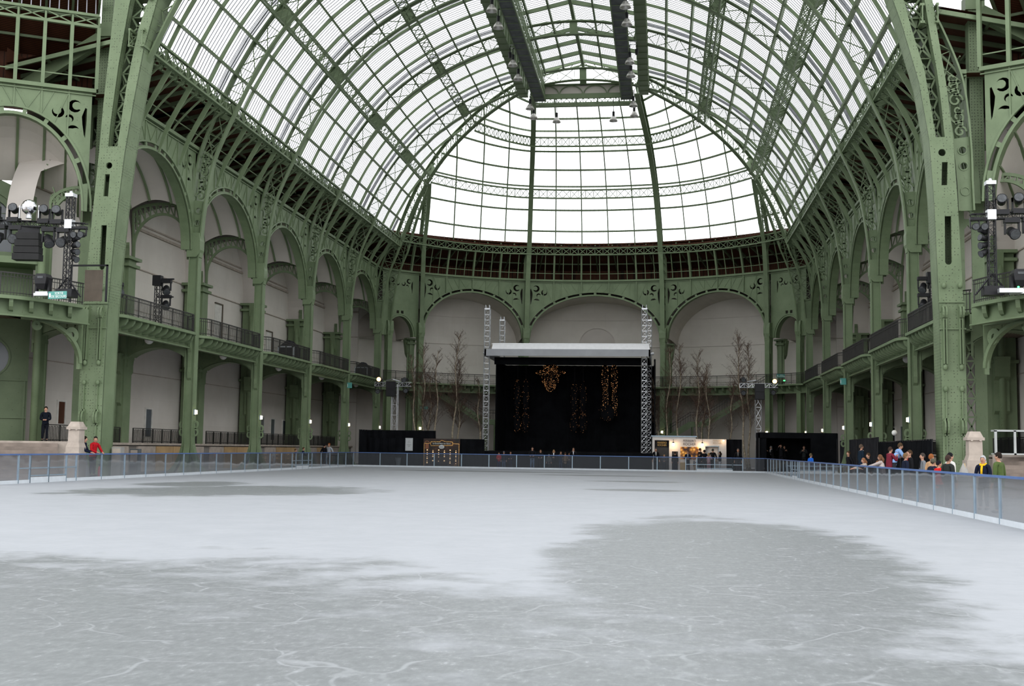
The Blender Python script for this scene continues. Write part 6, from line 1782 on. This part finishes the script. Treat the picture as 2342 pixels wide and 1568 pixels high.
m = MB(); m.lathe([(.27, .82), (.27, .88)], 12); m.build('rim', MAT['blackmetal'], root)
root = thing('glass_case', 'grey glazed display case on the platform at the right edge', 'display case', (22.4, 54.3, 1.77))
m = MB()
for x in (-.75, .05, 1.6): m.box((x - .05, -.3, 0), (x + .05, -.2, 1.05))
m.box((-.8, -.3, 0), (1.7, .3, .06)); m.box((-.8, -.3, 1.0), (1.7, .3, 1.08)); m.build('frame', MAT['cab'], root)
m = MB(); m.box((-.7, -.26, .06), (1.55, -.24, 1.0)); m.build('panes', MAT['boardglass'], root)
root = thing('pale_lamp', 'round pale lamp head on a stick above the black drape', 'lamp', (20.3, 69.5, 2.3))
m = MB(); m.ball((0, 0, .62), .16, .16, .16, 12, 8); m.build('globe', MAT['white_globe'], root, True)
m = MB(); m.tube([(0, 0, -2.33), (0, 0, .5)], .02, 6); m.build('stick', MAT['blackmetal'], root)
# ------------------------------------------------------------------ birch trees
MAT['birch'] = simple('pale_birch_bark', (.36, .30, .22), .8, 0, .5, 5)
MAT['twig'] = simple('brown_twigs', (.12, .075, .055), .85, 0, .3, 2)
def birch(label, x, y, h, lean, spread, seed, nb=60):
    rnd = random.Random(seed)
    root = thing('birch_tree', label, 'tree', (x, y, -.03), 0, 'bare birch trees round the stage')
    pts = [Vector((lean * h * (k / 12) + .12 * math.sin(k * 1.1 + seed), .1 * math.sin(k * .9 + seed * 2), h * k / 12)) for k in range(13)]
    m = MB(); m.tube(pts, [.10 * (1 - .9 * k / 12) + .012 for k in range(13)], 7); m.build('trunk', MAT['birch'], root, True)
    def at(f):
        k = min(11, int(f * 12)); return pts[k].lerp(pts[k + 1], f * 12 - k)
    m = MB()
    for b in range(nb):
        f = rnd.uniform(.32, .99); p = at(f); a = rnd.uniform(0, 2 * PI); L = spread * (1.12 - f) * rnd.uniform(.7, 1.5) + .35
        d = Vector((math.cos(a) * .5, math.sin(a) * .5, rnd.uniform(.75, 1.3))).normalized()
        q = [p, p + d * L * .4, p + d * L * .75 + Vector((math.cos(a), math.sin(a), 0)) * L * .12, p + d * L + Vector((math.cos(a), math.sin(a), -.35)) * L * .22]
        m.tube(q, [.018, .013, .009, .004], 3, None, False)
        for t in range(7):
            s = q[1].lerp(q[3], rnd.random()) if t > 1 else q[0].lerp(q[1], rnd.uniform(.4, 1))
            a2 = rnd.uniform(0, 2 * PI); l2 = L * rnd.uniform(.25, .55)
            e = s + Vector((math.cos(a2) * .55, math.sin(a2) * .55, rnd.uniform(.1, 1.1))) * l2
            m.tube([s, s.lerp(e, .6) + Vector((0, 0, .05)), e + Vector((0, 0, -.12 * l2))], [.008, .006, .003], 3, None, False)
            for _ in range(2):
                a3 = rnd.uniform(0, 2 * PI); s2 = s.lerp(e, rnd.uniform(.3, .9)); l3 = l2 * rnd.uniform(.4, .7)
                m.tube([s2, s2 + Vector((math.cos(a3) * .5, math.sin(a3) * .5, rnd.uniform(-.2, .9))) * l3], [.006, .003], 3, None, False)
    m.build('branches', MAT['twig'], root)
TR = [(-15.95, 111, 10.3, -.05, 1.6, 'pale leaning trunk, outermost left of the stage'), (-15.5, 112, 11.4, .0, 2.2, 'bushy crown beside the leaning trunk, left of the stage'), (-15.1, 113, 9.0, .01, 1.5, 'thin low crown, third from the left beside the stage'),
      (-14.2, 112, 11.0, -.005, 1.7, 'straight slender trunk behind the photo board'), (-12.6, 112, 12.7, .03, 2.4, 'tallest bushy crown left of the stage'), (-12.2, 113.2, 10.4, -.015, 1.9, 'smaller crown twinned with the tallest birch on the left'),
      (-9.9, 112, 8.2, -.04, 1.3, 'thin birch half hidden by the left stage tower'),
      (7.1, 111, 8.4, -.08, 1.4, 'thin birch leaning towards the right stage tower'), (7.45, 112, 11.2, .055, 1.9, 'birch leaning away from the stage above the kiosk doorway'), (8.45, 112, 11.5, .05, 1.9, 'slender birch above the kiosk picture'),
      (10.45, 112, 10.7, .02, 2.0, 'full birch above the right half of the kiosk'), (10.85, 113.3, 10.0, .06, 1.8, 'birch leaning right above the kiosk hatch'), (11.8, 112, 9.2, -.05, 1.5, 'thin birch by the right end of the kiosk roof'),
      (13.35, 112, 8.2, .06, 1.2, 'small thin birch above the short drape'), (14.95, 111, 12.6, -.07, 2.4, 'tallest bushy birch beside the right silver tower'), (15.4, 113, 11.6, -.015, 2.0, 'upright birch just behind the tallest right one')]
for k, (x, y, h, ln, sp, nm) in enumerate(TR): birch('bare birch, ' + nm, x, y, h, ln, sp, 11 + k * 7, 70 if sp > 1.7 else 42)

# ------------------------------------------------------------------ people
def cloth(c, v=.15): 
    key = 'cloth_%d_%d_%d' % tuple(int(1000 * q) for q in c)
    if key not in MAT: MAT[key] = simple('fabric', c, .9, 0, v, 6, .1)
    return MAT[key]
MAT['skin'] = simple('skin', (.46, .25, .17), .55, 0, .08, 9)
MAT['eye'] = simple('eye_dark', (.03, .02, .02), .3)
MAT['lip'] = simple('lips', (.30, .11, .09), .5)
MAT['shoe'] = simple('dark_shoes', (.02, .018, .016), .5)
def skin_mesh(nodes, edges, root_i, sub=1):
    """smooth tapered surface grown round a skeleton of (x, y, z, rx, ry)"""
    me = bpy.data.meshes.new('sk'); me.from_pydata([n[:3] for n in nodes], edges, [])
    o = bpy.data.objects.new('sk', me); COL.objects.link(o)
    md = o.modifiers.new('s', 'SKIN'); md.use_smooth_shade = True
    for k, n in enumerate(nodes):
        v = me.skin_vertices[0].data[k]; v.radius = (n[3], n[4]); v.use_root = (k == root_i)
    if sub: s = o.modifiers.new('u', 'SUBSURF'); s.levels = s.render_levels = sub
    dg = bpy.context.evaluated_depsgraph_get()
    out = bpy.data.meshes.new_from_object(o.evaluated_get(dg))
    bpy.data.objects.remove(o); bpy.data.meshes.remove(me); out.materials.clear()
    return out
def V(*a): return Vector(a)
def person(label, x, y, z, h, face, top, legs, hair=(.03, .02, .015), pose='stand', lean=0.0, hairlen=0, hat=None, coat=False, scarf=None, shirt=None, group=None, turn=0.0, near=False, sleeve=True, skirt=None):
    """face: heading in degrees (0 looks towards +y); lean: forward bend of the trunk in degrees"""
    root = thing('person', label, 'person', (x, y, z), math.radians(-face), group)
    la = math.radians(lean)
    hip = V(0, -.02, .52)
    def tr(px, py, pz):          # trunk point bent forward about the hips
        d = V(px, py, pz - .52); c, s_ = math.cos(la), math.sin(la)
        return V(d.x, d.y * c + d.z * s_ + hip.y, .52 + d.z * c - d.y * s_)
    H = lambda v: V(v.x * h, v.y * h, v.z * h)
    nd = []; ed = []
    def add(v, r, r2=None, par=None):
        q = H(v); nd.append((q.x, q.y, q.z, r * h, (r2 or r) * h))
        if par is not None: ed.append((par, len(nd) - 1))
        return len(nd) - 1
    # pose: hand and elbow targets in person space
    sh = [tr(sd * .108, 0, .805) for sd in (-1, 1)]
    A = []
    for i, sd in enumerate((-1, 1)):
        s0 = sh[i]
        p = pose
        if p == 'mixed': p = 'rail' if sd < 0 else 'stand'
        if p == 'stand': e, w = s0 + V(sd * .035, -.01, -.175), s0 + V(sd * .045, .035, -.325)
        elif p == 'rail': e, w = s0 + V(sd * .05, .06, -.15), V(s0.x * .75, s0.y + .2, s0.z - .2)
        elif p == 'reach': e, w = s0 + V(sd * .01, .15, -.06), s0 + V(-sd * .03, .31, -.1)
        elif p == 'fold': e, w = s0 + V(sd * .03, .015, -.175), V(sd * .025, s0.y + .14, s0.z - .19)
        elif p == 'pockets': e, w = s0 + V(sd * .07, -.05, -.17), s0 + V(sd * .03, .03, -.3)
        elif p == 'face': e, w = s0 + V(sd * .05, .1, -.12), V(sd * .035, s0.y + .1, s0.z + .04)
        elif p == 'phone': e, w = s0 + V(sd * .05, .08, -.15), V(sd * .03, s0.y + .19, s0.z - .03)
        else: e, w = s0 + V(sd * .06, .1, -.08), V(sd * .04, s0.y + .2, s0.z + .1)
        A.append((s0, e, w))
    st = .055
    L = [((sd * .05, -.01, .5), (sd * st, .01 + .01 * sd, .275), (sd * (st + .008), -.015, .05)) for sd in (-1, 1)]
    # --- body: one continuous surface
    pel = add(hip, .05, .042); sp1 = add(tr(0, 0, .62), .06, .045, pel); sp2 = add(tr(0, 0, .74), .068, .045, sp1); up_ = add(tr(0, 0, .815), .045, .035, sp2)
    nk = add(tr(0, .005, .85), .027, .028, up_)
    hl = math.radians(lean * .35)
    n0 = tr(0, .005, .85); hd = lambda px, py, pz: n0 + V(px * math.cos(math.radians(turn)) + py * math.sin(math.radians(turn)), (py * math.cos(math.radians(turn)) - px * math.sin(math.radians(turn))) * math.cos(hl) + pz * math.sin(hl), pz * math.cos(hl) - py * math.sin(hl))
    jaw = add(hd(0, .012, .038), .036, .04, nk); mid_ = add(hd(0, .006, .085), .043, .052, jaw); crn = add(hd(0, 0, .125), .036, .044, mid_)
    add(hd(0, .068, .062), .007, .008, mid_)                       # nose
    for sd in (-1, 1): add(hd(sd * .052, -.004, .068), .006, .011, mid_)   # ears
    for i, sd in enumerate((-1, 1)):
        s0, e, w = A[i]
        a = add(s0, .034, .034, up_); b = add(e, .024, .024, a); c = add(w, .016, .018, b)
        d = (w - e).normalized(); pl = add(w + d * .03, .02, .011, c)
        side = d.cross(V(0, 0, 1) if abs(d.z) < .9 else V(0, 1, 0)).normalized(); cv = d.cross(side)
        for k, (o_, l_) in enumerate(((-.017, .030), (-.006, .037), (.006, .034), (.016, .026))):
            f1 = add(w + d * .052 + side * o_, .0055, .0055, pl); add(w + d * (.052 + l_) + side * o_ * 1.1 + cv * .012, .0045, .0045, f1)
        add(w + d * .04 + side * (-.03 if sd > 0 else .03), .006, .006, pl)
    for i in (0, 1):
        a = add(V(*L[i][0]), .046, .046, pel); b = add(V(*L[i][1]), .034, .035, a); c = add(V(*L[i][2]), .022, .024, b); add(V(L[i][2][0], .05, .02), .019, .016, c)
    obj('body', skin_mesh(nd, ed, 0), MAT['skin'], root)
    # --- jacket
    nd = []; ed = []
    bot = .33 if coat else .405
    j0 = add(tr(0, -.005, .56), .100, .074); j1 = add(tr(0, 0, .66), .098, .070, j0); j2 = add(tr(0, 0, .76), .098, .068, j1); j3 = add(tr(0, .0, .825), .055, .045, j2); add(tr(0, .004, .85), .036, .038, j3)
    jb = add(V(0, -.012, bot), .108, .084, j0)
    for i in (0, 1):
        s0, e, w = A[i]; a = add(s0, .043, .042, j3); b = add(e, .034, .034, a)
        if sleeve: add(e.lerp(w, .93), .026, .026, b)
        else: nd[-1] = nd[-1][:3] + (.034 * h, .034 * h)
    obj('jacket', skin_mesh(nd, ed, 0), cloth(top), root)
    # --- trousers
    nd = []; ed = []
    t0 = add(V(0, -.015, .56), .086, .066)
    for i in (0, 1):
        a = add(V(*L[i][0]) - V(0, .004, .04), .06, .06, t0); b = add(V(*L[i][1]), .043, .045, a); add(V(*L[i][2]) + V(0, 0, .0), .034, .038, b)
    obj('trousers', skin_mesh(nd, ed, 0), cloth(legs), root)
    m = MB()
    for i in (0, 1):
        q = H(V(*L[i][2])); m.ball((q.x, q.y + .035 * h, .028 * h), .03 * h, .075 * h, .028 * h, 10, 6)
    m.build('shoes', MAT['shoe'], root, True)
    # --- hair or hat
    if hair:
        m = MB(); n = 14; vs = []; fs = []
        T = math.radians(turn)
        for r_ in range(6):
            for k in range(n):
                a = 2 * PI * k / n; fr = math.cos(a - PI / 2)          # +1 at the forehead
                t = (PI * .5 + (.28 + .10 * hairlen) * (1 - fr)) * r_ / 5 if fr < .55 else PI * .36 * r_ / 5
                vs.append(H(hd(.052 * math.sin(t) * math.cos(a), .060 * math.sin(t) * math.sin(a) - .004, .088 + .072 * math.cos(t))))
        for r_ in range(5):
            for k in range(n): fs.append((r_ * n + k, r_ * n + (k + 1) % n, (r_ + 1) * n + (k + 1) % n, (r_ + 1) * n + k))
        m.add(vs, fs)
        if hairlen > 1:
            p = [H(hd(0, -.045, .08)), H(hd(0, -.065, .03)), H(hd(0, -.06, -.05))]; m.tube(p, [.03 * h, .038 * h, .02 * h], 8)
            for sd in (-1, 1): m.tube([H(hd(sd * .045, -.01, .09)), H(hd(sd * .052, -.012, .03)), H(hd(sd * .045, -.0, -.03))], [.014 * h, .018 * h, .010 * h], 6)
        m.build('hair', cloth(hair), root, True)
    if hat:
        m = MB(); c = H(hd(0, -.002, .098)); m.ball(tuple(c), .058 * h, .066 * h, .062 * h, 12, 8); m.build('hat', cloth(hat), root, True)
    if scarf:
        m = MB(); c = [H(tr(.05 * math.cos(2 * PI * k / 12), .052 * math.sin(2 * PI * k / 12) + .005, .84 - .012 * math.sin(2 * PI * k / 12))) for k in range(12)]
        m.sweep(c, .03 * h, .035 * h, (0, 0, 1), None, True); m.sweep([H(tr(0, .06, .83)), H(tr(.005, .075, .74)), H(tr(.01, .07, .6))], .035 * h, .016 * h, (0, 1, 0)); m.build('scarf', cloth(scarf), root, True)
    if shirt:
        m = MB(); m.sweep([H(tr(0, .05, .845)), H(tr(0, .064, .78)), H(tr(0, .07, .68))], [.05 * h, .05 * h, .02 * h], .012 * h, (0, 1, 0)); m.build('shirt_front', cloth(shirt), root)
    m = MB()
    for sd in (-1, 1): m.ball(tuple(H(hd(sd * .018, .0535, .080))), .007 * h, .004 * h, .0045 * h, 6, 4)
    m.build('eyes', MAT['eye'], root)
    m = MB(); m.ball(tuple(H(hd(0, .052, .040))), .014 * h, .005 * h, .0035 * h, 8, 4); m.build('mouth', MAT['lip'], root)
    return root
BK = (.010, .010, .012); NV = (.012, .016, .032); JE = (.07, .11, .17); DG = (.03, .03, .035); BR = (.06, .035, .02); BLD = (.36, .22, .10)
F = -.03
# spectators at the far barrier, looking at the rink
ff = 'spectators behind the far barrier'
far = [('child in a red jacket with jeans behind the far barrier', -6.63, 1.40, (.45, .02, .025), (.02, .03, .08), dict(hair=BR, pose='fold')),
       ('person in a dark jacket, grey cap and pale jeans beside the red child', -6.2, 1.52, NV, JE, dict(hat=(.12, .12, .13), pose='stand')),
       ('person all in black with hands out on the far barrier', -5.62, 1.50, NV, NV, dict(hair=BR, pose='rail')),
       ('tall man in black jacket and bleached jeans leaning at the far barrier', -3.74, 1.92, BK, (.16, .22, .30), dict(pose='rail', lean=6)),
       ('woman in a long dark coat with long brown hair at the far barrier', -3.04, 1.70, BK, BK, dict(hair=BR, hairlen=2, coat=True, pose='rail')),
       ('small child in a grey hat and grey coat behind the far barrier', -2.32, 1.32, (.10, .095, .09), DG, dict(hat=(.14, .15, .17), coat=True)),
       ('blonde woman in black with a white collar at the far barrier', -1.91, 1.70, BK, BK, dict(hair=BLD, hairlen=2, shirt=(.7, .7, .7), pose='fold')),
       ('person in a dark blue jacket resting chin on hands at the far barrier', -1.3, 1.58, (.02, .03, .05), (.03, .045, .08), dict(hair=BR, pose='face')),
       ('person in a brown coat standing with back turned at the far barrier', -.92, 1.50, (.21, .13, .075), BK, dict(hair=BR, coat=True, face=0)),
       ('child in a dark patterned jacket beside the brown coat', -.58, 1.44, (.06, .055, .06), NV, dict(hair=(.16, .07, .03), pose='fold')),
       ('man in a dark suit and pale collar with hands at his face', -.23, 1.92, BK, BK, dict(pose='face', shirt=(.55, .55, .6)))]
for lab, x, h, t_, l_, kw in far: person(lab, x, 101.15 + .25 * (hash(lab[:3]) % 2 if False else 0), F, h, kw.pop('face', 180), t_, l_, group=ff, **kw)
kk = 'people round the kiosk'
kio = [('man in a dark suit with a pale tie by the kiosk doorway', 6.73, 102.6, 1.96, 170, BK, BK, dict(hair=(.10, .09, .08), shirt=(.5, .5, .48))),
       ('child in grey holding a pale cup in front of the dark doorway', 7.44, 102.1, 1.42, 180, (.07, .07, .08), DG, dict(hair=BLD, pose='fold')),
       ('person in black with back turned before the narrow mirror', 8.36, 102.7, 1.68, 0, BK, (.012, .016, .035), dict(coat=True)),
       ('man in black facing the rink in front of the golden picture', 9.43, 102.3, 1.78, 180, NV, NV, dict(hair=BR, shirt=(.3, .3, .32), pose='fold')),
       ('small child with a dark rucksack below the golden picture', 9.98, 102.1, 1.12, 90, (.12, .12, .13), (.3, .22, .13), dict(hair=BR)),
       ('person in dark blue crouching forward beside the golden picture', 10.25, 102.4, 1.62, 100, NV, NV, dict(lean=16, pose='phone')),
       ('tall man in black beside the kiosk hatch', 10.51, 102.7, 2.02, 60, BK, BK, dict()),
       ('person in a black hooded coat queueing at the kiosk', 10.84, 102.4, 1.87, 20, BK, BK, dict(coat=True, hat=BK)),
       ('blonde child in pale pink at the kiosk counter', 11.2, 102.2, 1.62, 30, (.45, .28, .30), (.4, .22, .24), dict(hair=BLD, hairlen=2, pose='phone')),
       ('man in a black jacket leaning on the kiosk counter', 11.55, 102.6, 1.98, 20, BK, NV, dict(hair=(.06, .06, .05), pose='pockets')),
       ('woman with dark hair and pale trousers at the right end of the kiosk', 12.1, 102.3, 1.76, 280, BK, (.45, .45, .46), dict(hairlen=2, pose='fold')),
       ('man in a dark suit standing before the short black drape', 13.65, 102.4, 2.03, 185, BK, (.03, .025, .03), dict(hair=(.12, .10, .09), shirt=(.18, .17, .16)))]
for lab, x, y, h, fc, t_, l_, kw in kio: person(lab, x, y, F, h, fc, t_, l_, group=kk, **kw)
# musicians on their low platform
root = thing('booth_platform', 'low black platform under the musicians in the drape booth', 'platform', (18, 102.6, 0))
m = MB(); m.box((-2.3, -1.6, .3), (2.3, 1.8, .42)); m.build('deck', MAT['kioskdark'], root)
m = MB(); m.box((-2.25, -1.55, -.03), (2.25, 1.75, .3)); m.build('skirt', MAT['drape'], root)
mg = 'people in the black booth'
person('grey haired person with a white scarf leaning in the black booth', 16.5, 102.5, .42, 1.84, 250, BK, BK, hair=(.3, .29, .28), pose='phone', lean=14, scarf=(.7, .7, .72), group=mg)
person('person in black raising both hands in the black booth', 17.22, 102.6, .42, 1.98, 200, BK, BK, hair=BR, pose='raise', group=mg)
person('second person in black close behind the raised hands', 17.55, 103.0, .42, 1.88, 160, BK, BK, hair=BR, pose='phone', group=mg)
person('person in dark grey playing an instrument alone in the black booth', 19.1, 102.4, .42, 1.88, 200, (.02, .024, .024), BK, hair=BR, pose='phone', group=mg)
# people behind the right barrier
rg = 'people behind the right barrier'
person('child in a bright blue jacket seen from behind at the right barrier', 16.4, 75.4, F, 1.72, 60, (.02, .14, .62), NV, hair=(.12, .09, .05), group=rg)
person('dark haired man in a black coat in the shade of the grey drape', 17.5, 68, F, 1.88, 250, BK, BK, hair=BR, group=rg, pose='pockets')
person('bald man in a dark navy suit with white shirt and tie', 17.3, 62.2, .3, 1.89, 75, (.010, .020, .034), NV, hair=(.10, .07, .05), shirt=(.6, .62, .66), group=rg, near=True)
person('person with brown hair bending down behind the leaning girl', 17.3, 59.4, F, 1.82, 250, BK, DG, hair=BR, lean=18, hairlen=1, group=rg)
person('girl in beige leaning both arms over the right barrier', 16.2, 54.0, F, 1.60, 265, (.42, .36, .32), (.3, .25, .22), hair=(.22, .10, .05), pose='reach', lean=20, hairlen=2, group=rg)
person('small dark child peering over the barrier beside the ponytail woman', 16.35, 52.5, F, 1.46, 270, BK, BK, hair=(.14, .07, .035), group=rg)
person('woman with a brown ponytail in a pale sweater leaning on the barrier', 16.35, 51.2, F, 1.74, 300, (.44, .38, .36), (.10, .09, .10), hair=(.15, .075, .04), pose='reach', lean=12, hairlen=2, group=rg)
person('man in a light blue shirt bending over the boy in maroon', 17.45, 54.8, .3, 2.02, 80, (.22, .36, .62), DG, hair=(.07, .045, .025), pose='phone', lean=30, group=rg, sleeve=False)
person('boy in a maroon sweater pointing with one hand', 16.95, 53.0, .3, 1.74, 65, (.16, .02, .035), DG, hair=(.04, .025, .02), pose='phone', lean=8, group=rg)
person('dark haired man in a black jacket over a red top', 17.5, 51.6, F, 1.93, 265, BK, BK, hair=BR, group=rg, shirt=(.5, .02, .02))
person('boy with light brown hair in a black jacket, back to the rink', 16.75, 48.4, F, 1.80, 80, NV, BK, hair=(.17, .10, .05), hairlen=1, group=rg)
person('balding man in a grey blazer over a dark shirt', 17.3, 48.2, F, 1.81, 265, (.17, .18, .19), DG, hair=(.05, .04, .035), pose='fold', shirt=(.015, .015, .02), group=rg)
person('red bearded man in a tan jacket', 17.2, 46.0, F, 1.78, 60, (.50, .30, .16), BR, hair=(.26, .09, .03), group=rg)
person('person in a dark knitted cap and dark coat at the right barrier', 16.55, 43.0, F, 1.62, 60, NV, NV, hat=(.09, .085, .06), lean=8, group=rg)
person('dark haired child in a bright red jacket at the right barrier', 16.35, 41.0, F, 1.57, 70, (.62, .02, .02), NV, hair=BK, group=rg)
person('curly haired person in a dark puffer jacket, back to the camera', 16.4, 39.9, F, 1.75, 60, (.025, .028, .026), BK, hair=(.05, .03, .025), hairlen=1, group=rg)
person('dark haired person in a white sleeved jacket behind the curly one', 17.0, 42.2, F, 1.83, 70, (.60, .59, .56), BK, hair=BK, group=rg)
person('grey haired man in navy with a yellow scarf', 17.5, 40.1, F, 1.75, 215, (.010, .013, .028), (.02, .02, .03), hair=(.42, .42, .43), scarf=(.80, .48, .02), pose='fold', group=rg)
person('young man in an olive green parka beside the yellow scarf', 17.45, 38.2, F, 1.86, 315, (.075, .11, .035), NV, hair=(.02, .015, .012), coat=True, group=rg)
root = thing('viewing_step', 'low dark wooden step under the bald man, the blue shirt and the maroon boy', 'platform', (17.2, 57.5, 0))
m = MB(); m.box((-.55, -6, .2), (.75, 6, .3)); m.build('deck', MAT['frame'], root)
m = MB()
for k in range(7): m.box((-.5, -5.9 + 1.9 * k, -.03), (.7, -5.8 + 1.9 * k, .2))
m.build('bearers', MAT['frame'], root)
# left side
lg = 'people on the left of the rink'
root = thing('duckboard', 'low grey duckboard behind the left barrier under the leaning men', 'platform', (-19.9, 53.3, 0))
m = MB(); m.box((-.45, -1.3, .05), (.45, 1.3, .12)); m.build('deck', MAT['grate'], root)
m = MB()
for y in (-1.1, 0, 1.1): m.box((-.42, y - .05, -.03), (.42, y + .05, .05))
m.build('bearers', MAT['grate'], root)
person('bearded man in a navy hooded jacket with a reflective band leaning on the barrier', -19.75, 52.75, .12, 1.92, 75, (.008, .011, .026), (.012, .012, .018), hair=(.02, .014, .01), pose='rail', lean=14, scarf=(.012, .014, .03), group=lg)
person('man in a bright red fleece leaning beside the navy jacket', -19.72, 53.85, .12, 1.92, 110, (.42, .012, .018), (.012, .012, .018), hair=(.015, .011, .01), pose='rail', lean=13, group=lg, turn=30)
person('guard in a black jacket standing alone on top of the left steps', -22.95, 55.2, 1.77, 1.70, 160, (.006, .008, .014), (.007, .008, .012), hair=(.012, .01, .008), pose='fold', group=lg)
person('person in a black coat bending by the second left gate', -19.75, 87.4, F, 1.64, 80, NV, BK, hair=BR, pose='rail', lean=8, group=lg)
person('smaller brown haired companion just behind the black coat', -19.9, 86.2, F, 1.52, 60, DG, BK, hair=(.10, .06, .03), group=lg)
person('tall person in black with back turned near the far left corner', -20.0, 94.2, F, 1.92, 30, BK, NV, hair=BK, pose='pockets', group=lg)
person('red haired woman in a pale top near the far left corner', -20.15, 95.9, F, 1.98, 200, (.36, .38, .42), (.10, .10, .12), hair=(.30, .10, .03), hairlen=1, pose='pockets', group=lg)
# high reflective band on the navy jacket is part of the jacket: small strip
root = thing('handrail_desk', 'thin black tables and stools frame behind the left barrier corner', 'table', (-19.9, 97.6, -.03))
m = MB(); m.box((-.4, -.9, .95), (.4, .9, 1.0)); m.build('table_top', MAT['blackmetal'], root)
for x in (-.35, .35):
    for y in (-.85, .85):
        m = MB(); m.box((x - .02, y - .02, 0), (x + .02, y + .02, .95)); m.build('leg', MAT['blackmetal'], root)
# ------------------------------------------------------------------ camera, sky, view
cam = bpy.data.cameras.new('camera'); co = bpy.data.objects.new('camera', cam); COL.objects.link(co)
f, yaw, pitch, roll = 2709.2113, -0.12598548, 0.08865782, 0.01416776
cam.sensor_width = 36.0; cam.lens = f * 36.0 / 2342.0; cam.clip_end = 600; cam.clip_start = .1
fw = Vector((math.sin(yaw) * math.cos(pitch), math.cos(yaw) * math.cos(pitch), math.sin(pitch)))
rt = Vector((math.cos(yaw), -math.sin(yaw), 0)); up = rt.cross(fw)
rt2 = rt * math.cos(roll) + up * math.sin(roll); up2 = -rt * math.sin(roll) + up * math.cos(roll)
co.matrix_world = Matrix(((rt2.x, up2.x, -fw.x, 7.1784), (rt2.y, up2.y, -fw.y, 0.0), (rt2.z, up2.z, -fw.z, 1.74), (0, 0, 0, 1)))
scn.camera = co
w = bpy.data.worlds.new('overcast_sky'); scn.world = w; w.use_nodes = True
t = w.node_tree; t.nodes.clear()
o = t.nodes.new('ShaderNodeOutputWorld'); b = t.nodes.new('ShaderNodeBackground'); b.inputs['Strength'].default_value = 2.9
tc = t.nodes.new('ShaderNodeTexCoord'); sp = t.nodes.new('ShaderNodeSeparateXYZ'); rp = t.nodes.new('ShaderNodeValToRGB')
t.links.new(tc.outputs['Generated'], sp.inputs[0]); t.links.new(sp.outputs['Z'], rp.inputs[0])
e = rp.color_ramp.elements
e[0].position = 0.0; e[0].color = (.35, .35, .35, 1); e[1].position = 1.0; e[1].color = (.36, .37, .38, 1)
k = e.new(.06); k.color = (.92, .94, .96, 1); k = e.new(.4); k.color = (.97, .985, 1, 1); k = e.new(.7); k.color = (.62, .63, .645, 1)
t.links.new(rp.outputs[0], b.inputs[0]); t.links.new(b.outputs[0], o.inputs[0])
vs = scn.view_settings
vs.view_transform = 'Standard'; vs.look = 'None'; vs.gamma = 1.0; vs.use_curve_mapping = False; vs.exposure = 0.0
scn.display_settings.display_device = 'sRGB'
cy = scn.cycles
cy.max_bounces = 9; cy.diffuse_bounces = 8; cy.glossy_bounces = 2; cy.transmission_bounces = 2; cy.transparent_max_bounces = 10
cy.caustics_reflective = False; cy.caustics_refractive = False; cy.use_denoising = True; cy.sample_clamp_indirect = 6
